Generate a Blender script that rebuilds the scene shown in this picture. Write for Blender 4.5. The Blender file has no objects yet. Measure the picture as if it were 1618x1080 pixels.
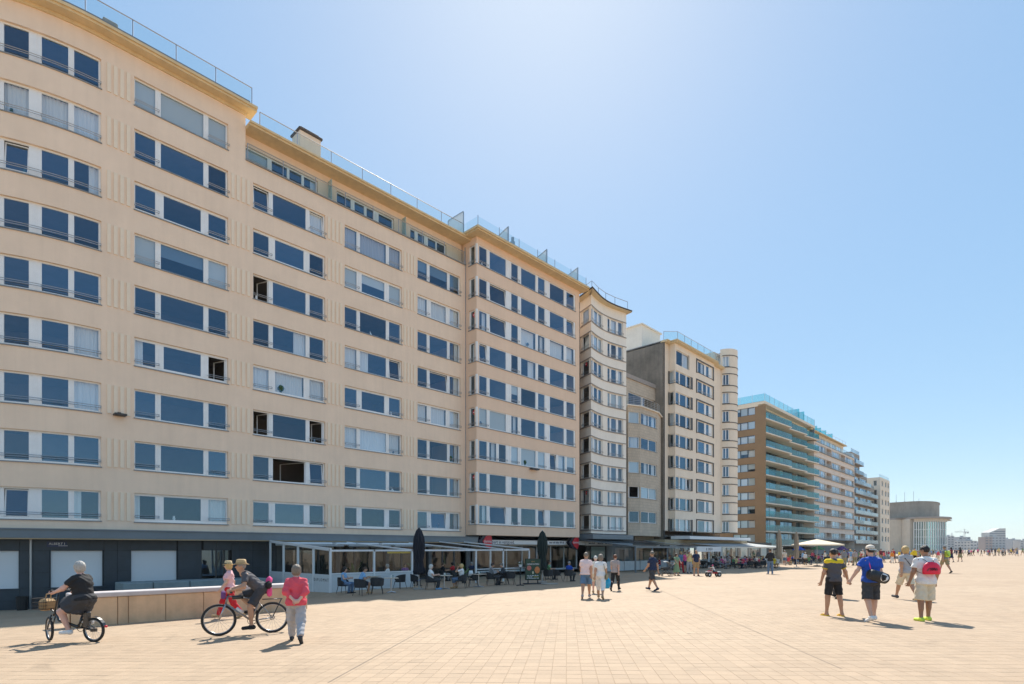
import bpy, math, random, time
import numpy as np
from mathutils import Vector, Matrix
T_START = time.time()
random.seed(7)
rng = np.random.default_rng(11)
scene = bpy.context.scene
COL = scene.collection
R = math.radians

# ------------------------------------------------------------------ camera
# world: +Y runs along the row of facades, the facades stand at X = -d, sea side is +X
CAM_H = 1.72
YAW = math.atan(857.0 / 900.0)
ST, CT = math.sin(YAW), math.cos(YAW)
cam_data = bpy.data.cameras.new('camera')
cam = bpy.data.objects.new('camera', cam_data)
COL.objects.link(cam)
cam.location = (0, 0, CAM_H)
cam.rotation_euler = (R(90), 0, YAW)
cam_data.sensor_width = 36.0
cam_data.lens = 900.0 / 1618.0 * 36.0
cam_data.shift_y = (866 - 540) / 1618.0
cam_data.clip_start = 0.1
cam_data.clip_end = 6000
scene.camera = cam

# ------------------------------------------------------------------ sky and sun
SUN_EL = R(50.5)
SUN_LEFT = YAW - R(4.0)          # angle to the left of +Y
world = bpy.data.worlds.new('World')
scene.world = world
world.use_nodes = True
wn = world.node_tree
bg = wn.nodes['Background']
sky = wn.nodes.new('ShaderNodeTexSky')
sky.sky_type = 'NISHITA'
sky.sun_disc = False
sky.sun_elevation = SUN_EL
sky.sun_rotation = -SUN_LEFT
sky.altitude = 0
sky.air_density = 0.8
sky.dust_density = 0.3
sky.ozone_density = 1.0
# the photograph's tone curve compresses the whole sky evenly
gam = wn.nodes.new('ShaderNodeGamma'); gam.inputs['Gamma'].default_value = 0.3
wn.links.new(sky.outputs[0], gam.inputs['Color'])
mul = wn.nodes.new('ShaderNodeVectorMath'); mul.operation = 'MULTIPLY'; mul.inputs[1].default_value = (1.80, 2.02, 2.09)
hsv = wn.nodes.new('ShaderNodeHueSaturation'); hsv.inputs['Saturation'].default_value = 2.15
wn.links.new(gam.outputs[0], hsv.inputs['Color']); wn.links.new(hsv.outputs[0], mul.inputs[0])
wn.links.new(mul.outputs[0], bg.inputs['Color'])
bg.inputs['Strength'].default_value = 0.102
sun_data = bpy.data.lights.new('sun', 'SUN')
sun_data.energy = 2.8
sun_data.angle = R(0.53)
sun_data.color = (1.0, 0.95, 0.86)
sun = bpy.data.objects.new('sun', sun_data)
COL.objects.link(sun)
sd = Vector((-math.sin(SUN_LEFT) * math.cos(SUN_EL), math.cos(SUN_LEFT) * math.cos(SUN_EL), math.sin(SUN_EL)))
sun.rotation_euler = sd.to_track_quat('Z', 'Y').to_euler()
sun.location = sd * 300
scene.view_settings.view_transform = 'Standard'
scene.view_settings.look = 'None'
scene.view_settings.gamma = 1.0
scene.view_settings.use_curve_mapping = False
scene.view_settings.exposure = 1.38
scene.cycles.max_bounces = 8
scene.cycles.diffuse_bounces = 4
scene.cycles.glossy_bounces = 4
scene.cycles.transparent_max_bounces = 12
scene.cycles.caustics_reflective = False
scene.cycles.caustics_refractive = False

# ------------------------------------------------------------------ where things stand
def ray(x, y):
    u = (x - 809.0) / 900.0
    return (u * CT - ST, u * ST + CT, (866.0 - y) / 900.0)
def at(x, y, d):
    """point of the plane X = -d seen at photo position x, y"""
    r = ray(x, y); k = -d / r[0]
    return Vector((-d, k * r[1], CAM_H + k * r[2]))
def yat(x, d): return at(x, 866, d).y
def zat(x, y, d): return at(x, y, d).z
SLOPE = 0.02
def ground_z(X, Y):
    d = max(0.0, -X)
    z = -SLOPE * min(d, 60.0)
    # the walkway in front of the dark plinth dips behind the concrete platform
    a = min(1, max(0, (d - 20.0) / 12.0)); a = a * a * (3 - 2 * a)
    b = min(1, max(0, (15.5 - Y) / 2.0)); b = b * b * (3 - 2 * b)
    return z - 0.52 * a * b
def gp(x, y):
    """point of the promenade seen at photo position x, y"""
    r = ray(x, y)
    k = CAM_H / (-r[2] - SLOPE * max(0.0, -r[0]))
    X, Y = k * r[0], k * r[1]
    return Vector((X, Y, ground_z(X, Y)))
def px_per_m(p):
    return 900.0 / (-p[0] * ST + p[1] * CT)

# ------------------------------------------------------------------ materials
MATS = {}
def _nodes(m):
    m.use_nodes = True
    nt = m.node_tree
    return nt, nt.nodes['Principled BSDF']
def mat(name, col, rough=0.6, var=0.0, scale=3.0, bump=0.0, bscale=40.0, metal=0.0, spec=0.5, streak=0.0, coat=0.0, sheen=0.0, emit=None):
    """plain surface with procedural tone variation, vertical streaks and fine relief"""
    if name in MATS: return MATS[name]
    m = bpy.data.materials.new(name); MATS[name] = m
    nt, b = _nodes(m)
    b.inputs['Base Color'].default_value = (*col, 1)
    b.inputs['Roughness'].default_value = rough
    b.inputs['Metallic'].default_value = metal
    b.inputs['Specular IOR Level'].default_value = spec
    if coat: b.inputs['Coat Weight'].default_value = coat
    if sheen: b.inputs['Sheen Weight'].default_value = sheen
    if emit:
        b.inputs['Emission Color'].default_value = (*col, 1); b.inputs['Emission Strength'].default_value = emit
    if var or bump or streak:
        geo = nt.nodes.new('ShaderNodeNewGeometry')
    cur = None
    if var:
        n = nt.nodes.new('ShaderNodeTexNoise'); n.inputs['Scale'].default_value = scale; n.inputs['Detail'].default_value = 5
        n.inputs['Roughness'].default_value = 0.65
        nt.links.new(geo.outputs['Position'], n.inputs['Vector'])
        mr = nt.nodes.new('ShaderNodeMapRange')
        mr.inputs['From Min'].default_value = 0.25; mr.inputs['From Max'].default_value = 0.75
        mr.inputs['To Min'].default_value = 1 - var; mr.inputs['To Max'].default_value = 1 + var
        nt.links.new(n.outputs['Fac'], mr.inputs['Value'])
        cur = mr.outputs['Result']
    if streak:
        mp = nt.nodes.new('ShaderNodeMapping'); mp.inputs['Scale'].default_value = (2.2, 2.2, 0.12)
        nt.links.new(geo.outputs['Position'], mp.inputs['Vector'])
        n2 = nt.nodes.new('ShaderNodeTexNoise'); n2.inputs['Scale'].default_value = 1.6; n2.inputs['Detail'].default_value = 6
        nt.links.new(mp.outputs[0], n2.inputs['Vector'])
        mr2 = nt.nodes.new('ShaderNodeMapRange')
        mr2.inputs['From Min'].default_value = 0.3; mr2.inputs['From Max'].default_value = 0.7
        mr2.inputs['To Min'].default_value = 1 - streak; mr2.inputs['To Max'].default_value = 1 + streak * 0.5
        nt.links.new(n2.outputs['Fac'], mr2.inputs['Value'])
        if cur is None: cur = mr2.outputs['Result']
        else:
            mu = nt.nodes.new('ShaderNodeMath'); mu.operation = 'MULTIPLY'
            nt.links.new(cur, mu.inputs[0]); nt.links.new(mr2.outputs['Result'], mu.inputs[1]); cur = mu.outputs[0]
    if cur is not None:
        vm = nt.nodes.new('ShaderNodeVectorMath'); vm.operation = 'SCALE'
        vm.inputs[0].default_value = col
        nt.links.new(cur, vm.inputs['Scale'])
        nt.links.new(vm.outputs['Vector'], b.inputs['Base Color'])
    if bump:
        n3 = nt.nodes.new('ShaderNodeTexNoise'); n3.inputs['Scale'].default_value = bscale; n3.inputs['Detail'].default_value = 3
        nt.links.new(geo.outputs['Position'], n3.inputs['Vector'])
        bp = nt.nodes.new('ShaderNodeBump'); bp.inputs['Strength'].default_value = bump; bp.inputs['Distance'].default_value = 0.02
        nt.links.new(n3.outputs['Fac'], bp.inputs['Height'])
        nt.links.new(bp.outputs['Normal'], b.inputs['Normal'])
    return m
def glass(name, tint, ior=1.5, rough=0.0, haze=0.0, hazecol=(0.6, 0.75, 0.75), film=(0.96, 0.98, 1)):
    """thin pane: tinted see-through with a mirror-like film that follows the Fresnel law"""
    if name in MATS: return MATS[name]
    m = bpy.data.materials.new(name); MATS[name] = m
    m.use_nodes = True; nt = m.node_tree; nt.nodes.clear()
    out = nt.nodes.new('ShaderNodeOutputMaterial')
    tr = nt.nodes.new('ShaderNodeBsdfTransparent'); tr.inputs['Color'].default_value = (*tint, 1)
    gl = nt.nodes.new('ShaderNodeBsdfGlossy'); gl.inputs['Roughness'].default_value = rough
    oi = nt.nodes.new('ShaderNodeObjectInfo')          # each pane has its own coating and age
    fm_ = nt.nodes.new('ShaderNodeMath'); fm_.operation = 'MULTIPLY_ADD'; fm_.inputs[1].default_value = 0.55; fm_.inputs[2].default_value = 0.62
    nt.links.new(oi.outputs['Random'], fm_.inputs[0])
    fv_ = nt.nodes.new('ShaderNodeVectorMath'); fv_.operation = 'SCALE'; fv_.inputs[0].default_value = film
    nt.links.new(fm_.outputs[0], fv_.inputs['Scale']); nt.links.new(fv_.outputs[0], gl.inputs['Color'])
    # Schlick's law on |N.I|, so that it does not matter which side of the pane is seen
    g0 = nt.nodes.new('ShaderNodeNewGeometry')
    dt = nt.nodes.new('ShaderNodeVectorMath'); dt.operation = 'DOT_PRODUCT'
    nt.links.new(g0.outputs['Normal'], dt.inputs[0]); nt.links.new(g0.outputs['Incoming'], dt.inputs[1])
    r0 = ((ior - 1) / (ior + 1)) ** 2
    def mth(op, a, b):
        n_ = nt.nodes.new('ShaderNodeMath'); n_.operation = op; n_.use_clamp = op != 'POWER'
        for i_, v_ in enumerate((a, b)):
            if isinstance(v_, (int, float)): n_.inputs[i_].default_value = v_
            elif v_ is not None: nt.links.new(v_, n_.inputs[i_])
        return n_.outputs[0]
    ab = mth('ABSOLUTE', dt.outputs['Value'], None)
    fr = mth('ADD', mth('MULTIPLY', mth('POWER', mth('SUBTRACT', 1.0, ab), 5.0), 1 - r0), r0)
    # very slight waviness so that no two panes mirror alike
    geo = nt.nodes.new('ShaderNodeNewGeometry')
    no = nt.nodes.new('ShaderNodeTexNoise'); no.inputs['Scale'].default_value = 0.9; no.inputs['Detail'].default_value = 1
    nt.links.new(geo.outputs['Position'], no.inputs['Vector'])
    bp = nt.nodes.new('ShaderNodeBump'); bp.inputs['Strength'].default_value = 0.25; bp.inputs['Distance'].default_value = 0.02
    nt.links.new(no.outputs['Fac'], bp.inputs['Height']); nt.links.new(bp.outputs['Normal'], gl.inputs['Normal'])
    mx = nt.nodes.new('ShaderNodeMixShader')
    nt.links.new(fr, mx.inputs[0])
    base = tr.outputs[0]
    if haze:
        di = nt.nodes.new('ShaderNodeBsdfDiffuse'); di.inputs['Color'].default_value = (*hazecol, 1)
        m2 = nt.nodes.new('ShaderNodeMixShader'); m2.inputs[0].default_value = haze
        nt.links.new(tr.outputs[0], m2.inputs[1]); nt.links.new(di.outputs[0], m2.inputs[2]); base = m2.outputs[0]
    nt.links.new(base, mx.inputs[1]); nt.links.new(gl.outputs[0], mx.inputs[2])
    nt.links.new(mx.outputs[0], out.inputs['Surface'])
    return m

# ------------------------------------------------------------------ mesh building
class MB:
    """collects shapes, then links them as ONE mesh object"""
    def __init__(self): self.v = []; self.f = []; self.m = []
    def add(self, vs, fs, mi=0):
        o = len(self.v); self.v.extend(vs)
        for f in fs: self.f.append(tuple(i + o for i in f)); self.m.append(mi)
    def box(self, x0, x1, y0, y1, z0, z1, mi=0):
        vs = [(x0, y0, z0), (x1, y0, z0), (x1, y1, z0), (x0, y1, z0), (x0, y0, z1), (x1, y0, z1), (x1, y1, z1), (x0, y1, z1)]
        self.add(vs, [(0, 3, 2, 1), (4, 5, 6, 7), (0, 1, 5, 4), (1, 2, 6, 5), (2, 3, 7, 6), (3, 0, 4, 7)], mi)
    def bbox(self, x0, x1, y0, y1, z0, z1, b=0.02, mi=0):
        """box with chamfered edges"""
        vs = []; idx = {}
        for ix, (xa, sx) in enumerate(((x0, 1), (x1, -1))):
            for iy, (ya, sy) in enumerate(((y0, 1), (y1, -1))):
                for iz, (za, sz) in enumerate(((z0, 1), (z1, -1))):
                    for ax in range(3):
                        p = [xa + (0 if ax == 0 else sx * b), ya + (0 if ax == 1 else sy * b), za + (0 if ax == 2 else sz * b)]
                        idx[(ix, iy, iz, ax)] = len(vs); vs.append(tuple(p))
        g = lambda a, b_, c, ax: idx[(a, b_, c, ax)]
        fs = []
        for i in (0, 1):
            q = [g(i, 0, 0, 0), g(i, 1, 0, 0), g(i, 1, 1, 0), g(i, 0, 1, 0)]; fs.append(q if i else q[::-1])
            q = [g(0, i, 0, 1), g(1, i, 0, 1), g(1, i, 1, 1), g(0, i, 1, 1)]; fs.append(q[::-1] if i else q)
            q = [g(0, 0, i, 2), g(1, 0, i, 2), g(1, 1, i, 2), g(0, 1, i, 2)]; fs.append(q if i else q[::-1])
        for a in (0, 1):
            for c in (0, 1):
                fs.append([g(a, c, 0, 0), g(a, c, 1, 0), g(a, c, 1, 1), g(a, c, 0, 1)])
                fs.append([g(a, 0, c, 0), g(a, 1, c, 0), g(a, 1, c, 2), g(a, 0, c, 2)])
                fs.append([g(0, a, c, 1), g(1, a, c, 1), g(1, a, c, 2), g(0, a, c, 2)])
                for e in (0, 1): fs.append([g(a, c, e, 0), g(a, c, e, 1), g(a, c, e, 2)])
        self.add(vs, fs, mi)
    def tube(self, pts, r, n=8, mi=0, cap=True, r1=None):
        """round bar along a polyline; r may be a list"""
        pts = [Vector(p) for p in pts]
        k = len(pts)
        rs = r if isinstance(r, (list, tuple)) else [r + ((r1 if r1 is not None else r) - r) * i / max(1, k - 1) for i in range(k)]
        o = len(self.v); up = None
        for i, p in enumerate(pts):
            t = (pts[min(i + 1, k - 1)] - pts[max(i - 1, 0)])
            if t.length < 1e-9: t = Vector((0, 0, 1))
            t.normalize()
            if up is None:
                up = t.cross(Vector((0, 0, 1)))
                if up.length < 1e-3: up = t.cross(Vector((1, 0, 0)))
            up = (up - t * up.dot(t)).normalized()
            w = t.cross(up)
            for j in range(n):
                a = 2 * math.pi * j / n
                self.v.append(tuple(p + (up * math.cos(a) + w * math.sin(a)) * rs[i]))
        for i in range(k - 1):
            for j in range(n):
                j2 = (j + 1) % n
                self.f.append((o + i * n + j, o + i * n + j2, o + (i + 1) * n + j2, o + (i + 1) * n + j)); self.m.append(mi)
        if cap:
            self.f.append(tuple(o + j for j in range(n))[::-1]); self.m.append(mi)
            self.f.append(tuple(o + (k - 1) * n + j for j in range(n))); self.m.append(mi)
    def lathe(self, prof, c=(0, 0, 0), n=16, mi=0, fold=None):
        """profile [(r, z)] turned round the vertical through c; fold(a, i) scales the radius"""
        o = len(self.v); k = len(prof)
        for i, (r, z) in enumerate(prof):
            for j in range(n):
                a = 2 * math.pi * j / n; q = r * (fold(a, i) if fold else 1)
                self.v.append((c[0] + q * math.cos(a), c[1] + q * math.sin(a), c[2] + z))
        for i in range(k - 1):
            for j in range(n):
                j2 = (j + 1) % n
                self.f.append((o + i * n + j, o + i * n + j2, o + (i + 1) * n + j2, o + (i + 1) * n + j)); self.m.append(mi)
        self.f.append(tuple(o + j for j in range(n))[::-1]); self.m.append(mi)
        self.f.append(tuple(o + (k - 1) * n + j for j in range(n))); self.m.append(mi)
    def torus(self, c, R_, r, axis='y', n=28, k=8, mi=0):
        o = len(self.v)
        for i in range(n):
            a = 2 * math.pi * i / n
            for j in range(k):
                b = 2 * math.pi * j / k; q = R_ + r * math.cos(b); h = r * math.sin(b)
                p = {'y': (q * math.cos(a), h, q * math.sin(a)), 'z': (q * math.cos(a), q * math.sin(a), h), 'x': (h, q * math.cos(a), q * math.sin(a))}[axis]
                self.v.append((c[0] + p[0], c[1] + p[1], c[2] + p[2]))
        for i in range(n):
            for j in range(k):
                i2, j2 = (i + 1) % n, (j + 1) % k
                self.f.append((o + i * k + j, o + i2 * k + j, o + i2 * k + j2, o + i * k + j2)); self.m.append(mi)
    def mesh(self, name, mats):
        me = bpy.data.meshes.new(name)
        me.from_pydata(self.v, [], self.f)
        for m in (mats if isinstance(mats, (list, tuple)) else [mats]): me.materials.append(m)
        if len(me.polygons): me.polygons.foreach_set('material_index', self.m)
        return me
    def build(self, name, mats, parent=None, smooth=False, loc=None):
        me = self.mesh(name, mats)
        if smooth: me.shade_smooth()
        return link(name, me, parent, loc)
def link(name, me, parent=None, loc=None, rz=0.0):
    o = bpy.data.objects.new(name, me); COL.objects.link(o)
    if parent is not None: o.parent = parent
    if loc is not None: o.location = loc
    if rz: o.rotation_euler = (0, 0, rz)
    return o
def tag(o, label=None, cat=None, group=None, kind=None):
    if label: o['label'] = label
    if cat: o['category'] = cat
    if group: o['group'] = group
    if kind: o['kind'] = kind
    return o
def empty(name, loc=(0, 0, 0), rz=0.0, label=None, cat=None, group=None):
    o = link(name, None, None, loc, rz); o.empty_display_size = 0.2
    return tag(o, label, cat, group)
def copy_tree(o, parent=None):
    c = o.copy(); COL.objects.link(c); c.parent = parent
    for ch in o.children: copy_tree(ch, c)
    return c
def text_mesh(name, s, size, m, parent, M, extrude=0.004, align='CENTER'):
    cu = bpy.data.curves.new(name, 'FONT'); cu.body = s; cu.size = size; cu.extrude = extrude; cu.align_x = align; cu.align_y = 'CENTER'
    cu.resolution_u = 2
    tmp = bpy.data.objects.new(name, cu); COL.objects.link(tmp)
    dg = bpy.context.evaluated_depsgraph_get(); dg.update()
    me = bpy.data.meshes.new_from_object(tmp.evaluated_get(dg))
    bpy.data.objects.remove(tmp); bpy.data.curves.remove(cu)
    me.name = name; me.materials.clear(); me.materials.append(m)
    o = link(name, me, parent); o.matrix_local = M
    return o
def small_print(name, width, size, m, parent, M, seed=0):
    """print too small to read: a row of letter-sized strokes"""
    rr_ = random.Random(seed); mb = MB(); x = -width / 2
    while x < width / 2 - size * .3:
        w = size * rr_.uniform(.18, .5); h_ = size * rr_.choice([.5, .5, .72])
        mb.box(x, x + w, -size * .25, -size * .25 + h_, 0, .003); x += w + size * (.14 if rr_.random() < .82 else .5)
    o = mb.build(name, m, parent); o.matrix_local = M; return o
def face_x(p):   # text upright, read from +X, running along +Y
    return Matrix.Translation(p) @ Matrix(((0, 0, 1, 0), (1, 0, 0, 0), (0, 1, 0, 0), (0, 0, 0, 1)))
# ------------------------------------------------------------------ ground first, then the facade kit
class Path:
    """plan line of a facade; s runs along it, o is the distance in front of it"""
    def __init__(self, pts, s0=0.0):
        self.p = [Vector((q[0], q[1])) for q in pts]
        self.s = [s0]
        for a, b in zip(self.p, self.p[1:]): self.s.append(self.s[-1] + (b - a).length)
        ns = []
        for a, b in zip(self.p, self.p[1:]):
            t = (b - a).normalized(); ns.append(Vector((t.y, -t.x)))
        self.m = []
        for i in range(len(self.p)):
            a = ns[max(0, i - 1)]; b = ns[min(i, len(ns) - 1)]
            h = (a + b).normalized(); self.m.append(h / max(0.3, h.dot(b)))
    def pos(self, s, o, z):
        i = 0
        while i < len(self.s) - 2 and s > self.s[i + 1]: i += 1
        t = (s - self.s[i]) / (self.s[i + 1] - self.s[i])
        q = (self.p[i] + self.m[i] * o).lerp(self.p[i + 1] + self.m[i + 1] * o, t)
        return (q.x, q.y, z)
    def cuts(self, a, b):
        return [a] + [s for s in self.s[1:-1] if a + 1e-4 < s < b - 1e-4] + [b]
    def s_at(self, x):
        """the s whose point shows at photo column x"""
        def col(s):
            q = self.pos(s, 0, 0); return 809 + 900 * (q[0] * CT + q[1] * ST) / (-q[0] * ST + q[1] * CT)
        lo, hi = self.s[0], self.s[-1]
        f = col(hi) > col(lo)
        for _ in range(40):
            mid = (lo + hi) / 2
            if (col(mid) < x) == f: lo = mid
            else: hi = mid
        return (lo + hi) / 2
def flat(d, ya, yb): return Path([(-d, ya), (-d, yb)], ya)
def sbox(mb, pa, s0, s1, o0, o1, z0, z1, mi=0, lean=0.0):
    """box in facade coordinates, following the plan line; lean pushes its top outwards"""
    cs = pa.cuts(s0, s1); o = len(mb.v)
    for s in cs:
        mb.v += [pa.pos(s, o0, z0), pa.pos(s, o1, z0), pa.pos(s, o1 + lean, z1), pa.pos(s, o0 + lean, z1)]
    fs = []
    for i in range(len(cs) - 1):
        a, b = o + 4 * i, o + 4 * i + 4
        for j in range(4):
            k = (j + 1) % 4; fs.append((a + j, a + k, b + k, b + j))
    fs.append((o + 3, o + 2, o + 1, o)); e = o + 4 * (len(cs) - 1); fs.append((e, e + 1, e + 2, e + 3))
    mb.f += fs; mb.m += [mi] * len(fs)
def wall(mb, pa, s0, s1, z0, z1, openings, thick=0.3, mi=0, mr=None):
    """front skin with real openings and their reveals"""
    ss = sorted({round(v, 4) for v in [s0, s1] + [x for q in openings for x in q[:2]] if s0 - 1e-6 <= v <= s1 + 1e-6})
    zs = sorted({round(v, 4) for v in [z0, z1] + [x for q in openings for x in q[2:4]] if z0 - 1e-6 <= v <= z1 + 1e-6})
    mr = mi if mr is None else mr
    def inside(s, z): return any(q[0] < s < q[1] and q[2] < z < q[3] for q in openings)
    for za, zb in zip(zs, zs[1:]):
        for sa, sb in zip(ss, ss[1:]):
            if inside((sa + sb) / 2, (za + zb) / 2): continue
            c = pa.cuts(sa, sb)
            for a, b in zip(c, c[1:]):
                mb.add([pa.pos(a, 0, za), pa.pos(b, 0, za), pa.pos(b, 0, zb), pa.pos(a, 0, zb)], [(0, 1, 2, 3)], mi)
    for (a, b, za, zb) in [q[:4] for q in openings]:
        for s in (a, b):
            mb.add([pa.pos(s, 0, za), pa.pos(s, -thick, za), pa.pos(s, -thick, zb), pa.pos(s, 0, zb)], [(0, 1, 2, 3)], mr)
        c = pa.cuts(a, b)
        for p, q in zip(c, c[1:]):
            for z in (za, zb):
                mb.add([pa.pos(p, 0, z), pa.pos(q, 0, z), pa.pos(q, -thick, z), pa.pos(p, -thick, z)], [(0, 1, 2, 3)], mr)
def curtain_mb(pa, s0, s1, z0, z1, o=-0.34, amp=0.03, seed=0):
    mb = MB(); rr = random.Random(seed); n = max(6, int((s1 - s0) / 0.045)); ph = rr.random() * 6
    sw = rr.uniform(-0.06, 0.06)
    for i in range(n + 1):
        s = s0 + (s1 - s0) * i / n
        w = amp * math.sin(s * 38 + ph + 1.3 * math.sin(s * 9 + ph))
        mb.v += [pa.pos(s, o + w * 1.3, z0), pa.pos(s + sw * 0.3 * math.sin(i), o + w, z1)]
        if i: mb.f.append((2 * i - 2, 2 * i, 2 * i + 1, 2 * i - 1)); mb.m.append(0)
    return mb
MW = mat('white_window_frame', (0.88, 0.88, 0.87), 0.35, var=0.05, scale=2)
MDARKFRAME = mat('dark_window_frame', (0.035, 0.037, 0.04), 0.4)
MRAIL = mat('galvanised_rail', (0.42, 0.43, 0.44), 0.35, metal=0.7)
MSILL = mat('bluestone_sill', (0.26, 0.27, 0.28), 0.6, var=0.15, scale=6)
MGLASS = glass('window_glass', (0.93, 0.96, 0.97), ior=2.45, film=(0.50, 0.80, 1.08))
MCURT = mat('white_net_curtain', (0.86, 0.86, 0.84), 0.9)
MCURT2 = mat('grey_curtain', (0.50, 0.49, 0.50), 0.9)
MBLIND = mat('pale_roller_blind', (0.62, 0.66, 0.64), 0.8)
MBLIND2 = mat('blue_grey_blind', (0.16, 0.24, 0.32), 0.8)
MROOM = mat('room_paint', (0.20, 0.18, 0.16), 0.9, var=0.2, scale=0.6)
MPLANT = mat('sill_plant', (.04, .09, .03), .7, var=.3, scale=20)
WCOUNT = [0]
def window(parent, pa, s0, s1, z0, z1, lights, fb=0.09, rec=0.15, rail=None, sill=True, frame=None, gl=None, zf=None, rail_h=0.34, sillmat=None, orn=False):
    """one window: lights = [(sa, sb, kind)]; the frame fills what is left of the opening"""
    WCOUNT[0] += 1; seed = WCOUNT[0]; rr = random.Random(seed * 31)
    frame = frame or MW; gl = gl or MGLASS
    mb = MB(); f0, f1 = -rec - 0.07, -rec
    za, zb = z0 + fb, z1 - fb * 0.8
    e = 0.004
    sbox(mb, pa, s0, s1, f0, f1, z0, za, 0); sbox(mb, pa, s0, s1, f0, f1, zb, z1, 0)
    xs = [s0] + [v for l in lights for v in l[:2]] + [s1]
    for a, b in zip(xs[0::2], xs[1::2]):
        if b - a > 0.01: sbox(mb, pa, a, b, f0, f1, za + e, zb - e, 0)
        if b - a > 0.2:      # joint between two sashes
            m_ = (a + b) / 2; sbox(mb, pa, m_ - 0.035, m_ + 0.035, f1, f1 + 0.02, za + e, zb - e, 0)
    win = mb.build('window', frame, parent)
    for (a, b, k) in lights:
        zt = zb
        if 'o' in k:                               # casement swung open into the room
            sm = MB(); t = 0.05; w = b - a
            q = pa.pos(a, f0, 0); n = Vector(pa.pos(a, f0 - 1, 0)) - Vector(q)
            tdir = (Vector(pa.pos(b, f0, 0)) - Vector(q)).normalized()
            hinge = Vector(pa.pos(b, f0, 0)); dirn = (n * 0.93 - tdir * 0.35).normalized()
            for (wa, wb, ha, hb) in ((0, w, za, za + t), (0, w, zt - t, zt), (0, t, za + t, zt - t), (w - t, w, za + t, zt - t)):
                p0 = hinge + dirn * wa; p1 = hinge + dirn * wb; side = tdir * 0.04
                vs = [(*(v_.xy), zz) for zz in (ha, hb) for v_ in (p0, p1, p1 - side, p0 - side)]
                sm.add(vs, [(0, 1, 2, 3), (7, 6, 5, 4), (0, 4, 5, 1), (1, 5, 6, 2), (2, 6, 7, 3), (3, 7, 4, 0)])
            sm.build('sash', frame, win)
        else:
            lean = -0.13 if 't' in k else 0.0
            pm = MB()
            if 't' in k:                           # sash tilted inwards at the top
                fm = MB(); t = 0.05
                sbox(fm, pa, a + .01, b - .01, f1 - 0.05, f1 + 0.005, za + .01, za + t, 0)
                sbox(fm, pa, a + .01, b - .01, f1 - 0.05 + lean, f1 + 0.005 + lean, zt - t - .02, zt - .02, 0)
                for (p, q) in ((a + .01, a + t + .01), (b - t - .01, b - .01)): sbox(fm, pa, p, q, f1 - 0.05, f1 + 0.005, za + .01, zt - .02, 0, lean)
                fm.build('sash', frame, win)
            cs = pa.cuts(a, b); og = f1 - 0.03
            for i, s in enumerate(cs):
                pm.v += [pa.pos(s, og, za), pa.pos(s, og + lean, zt)]
                if i: pm.f.append((2 * i - 2, 2 * i, 2 * i + 1, 2 * i - 1)); pm.m.append(0)
            pm.build('pane', gl, win)
        if 'c' in k:
            w = b - a; A, B = a - 0.03, b + 0.03
            if 'l' in k: B = a + w * rr.uniform(0.28, 0.42)
            if 'r' in k: A = b - w * rr.uniform(0.28, 0.45)
            curtain_mb(pa, A, B, za - 0.05, zt + 0.05, seed=seed).build('curtain', MCURT2 if 'g' in k else MCURT, win, smooth=True)
        if 'b' in k or 'h' in k:
            q = za - 0.02 if 'b' in k else zt - (zt - za) * rr.uniform(0.3, 0.75)
            bm_ = MB(); sbox(bm_, pa, a - 0.02, b + 0.02, f0 - 0.05, f0 - 0.04, q, zt + 0.02)
            if 'h' in k: sbox(bm_, pa, a - 0.02, b + 0.02, f0 - 0.055, f0 - 0.035, q - 0.03, q)
            bm_.build('blind', MBLIND2 if 'n' in k else MBLIND, win)
    if orn and rr.random() < .4:                   # something standing on the inner sill
        l = rr.choice(lights); s_ = l[0] + (l[1] - l[0]) * rr.uniform(.2, .8); c_ = pa.pos(s_, f0 - .06, za - .02)
        om = MB(); t_ = rr.randrange(4)
        if t_ == 0: om.lathe([(.05, 0), (.08, .10), (.05, .2), (.06, .26)], c_, 10)
        elif t_ == 1: om.lathe([(.06, 0), (.07, .12), (.16, .2), (.2, .36), (.12, .5), (.01, .56)], c_, 9, fold=lambda a, i: 1 + .25 * math.sin(3 * a + i))
        elif t_ == 2: om.lathe([(.07, 0), (.02, .03), (.02, .25), (.14, .25), (.08, .45)], c_, 10)
        else: om.tube([c_, (c_[0], c_[1], c_[2] + .32)], .012, 5); om.add([(c_[0], c_[1] - .02, c_[2] + .06), (c_[0], c_[1] + .18, c_[2] + .06), (c_[0], c_[1] - .02, c_[2] + .32)], [(0, 1, 2)]); om.box(c_[0] - .03, c_[0] + .03, c_[1] - .15, c_[1] + .18, c_[2], c_[2] + .05)
        om.build('sill_ornament', (MCURT, MPLANT, MBLIND2, MCURT)[(t_ * 0 + (t_ if t_ else rr.randrange(3))) % 4], win)
    if sill:
        sm = MB(); sbox(sm, pa, s0 - 0.03, s1 + 0.03, -rec + 0.002, 0.06, z0 - 0.05, z0 - 0.004)
        sm.build('sill', sillmat or MSILL, win)
    if rail:
        groups = [(s0, s1)] if rail == 'full' else [(l[0] - 0.06, l[1] + 0.16) for l in lights if (l[1] - l[0]) < 1.5]
        for (a, b) in groups:
            rm = MB()
            for h in (rail_h, rail_h - 0.10):
                rm.tube([pa.pos(s, 0.05, z0 + h) for s in pa.cuts(a, b)], 0.016, 6)
            for s in ([a + 0.02, b - 0.02] if rail != 'full' else [a + (b - a) * i / 4 for i in range(5)]):
                s = min(max(s, a + 0.02), b - 0.02)
                rm.tube([pa.pos(s, 0.05, z0 + rail_h + 0.01), pa.pos(s, 0.05, z0 + rail_h - 0.12)], 0.012, 6)
                rm.tube([pa.pos(s, 0.05, z0 + rail_h - 0.05), pa.pos(s, -rec, z0 + rail_h - 0.05)], 0.012, 6)
            rm.build('guard_rail', MRAIL, win)
    return win
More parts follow.
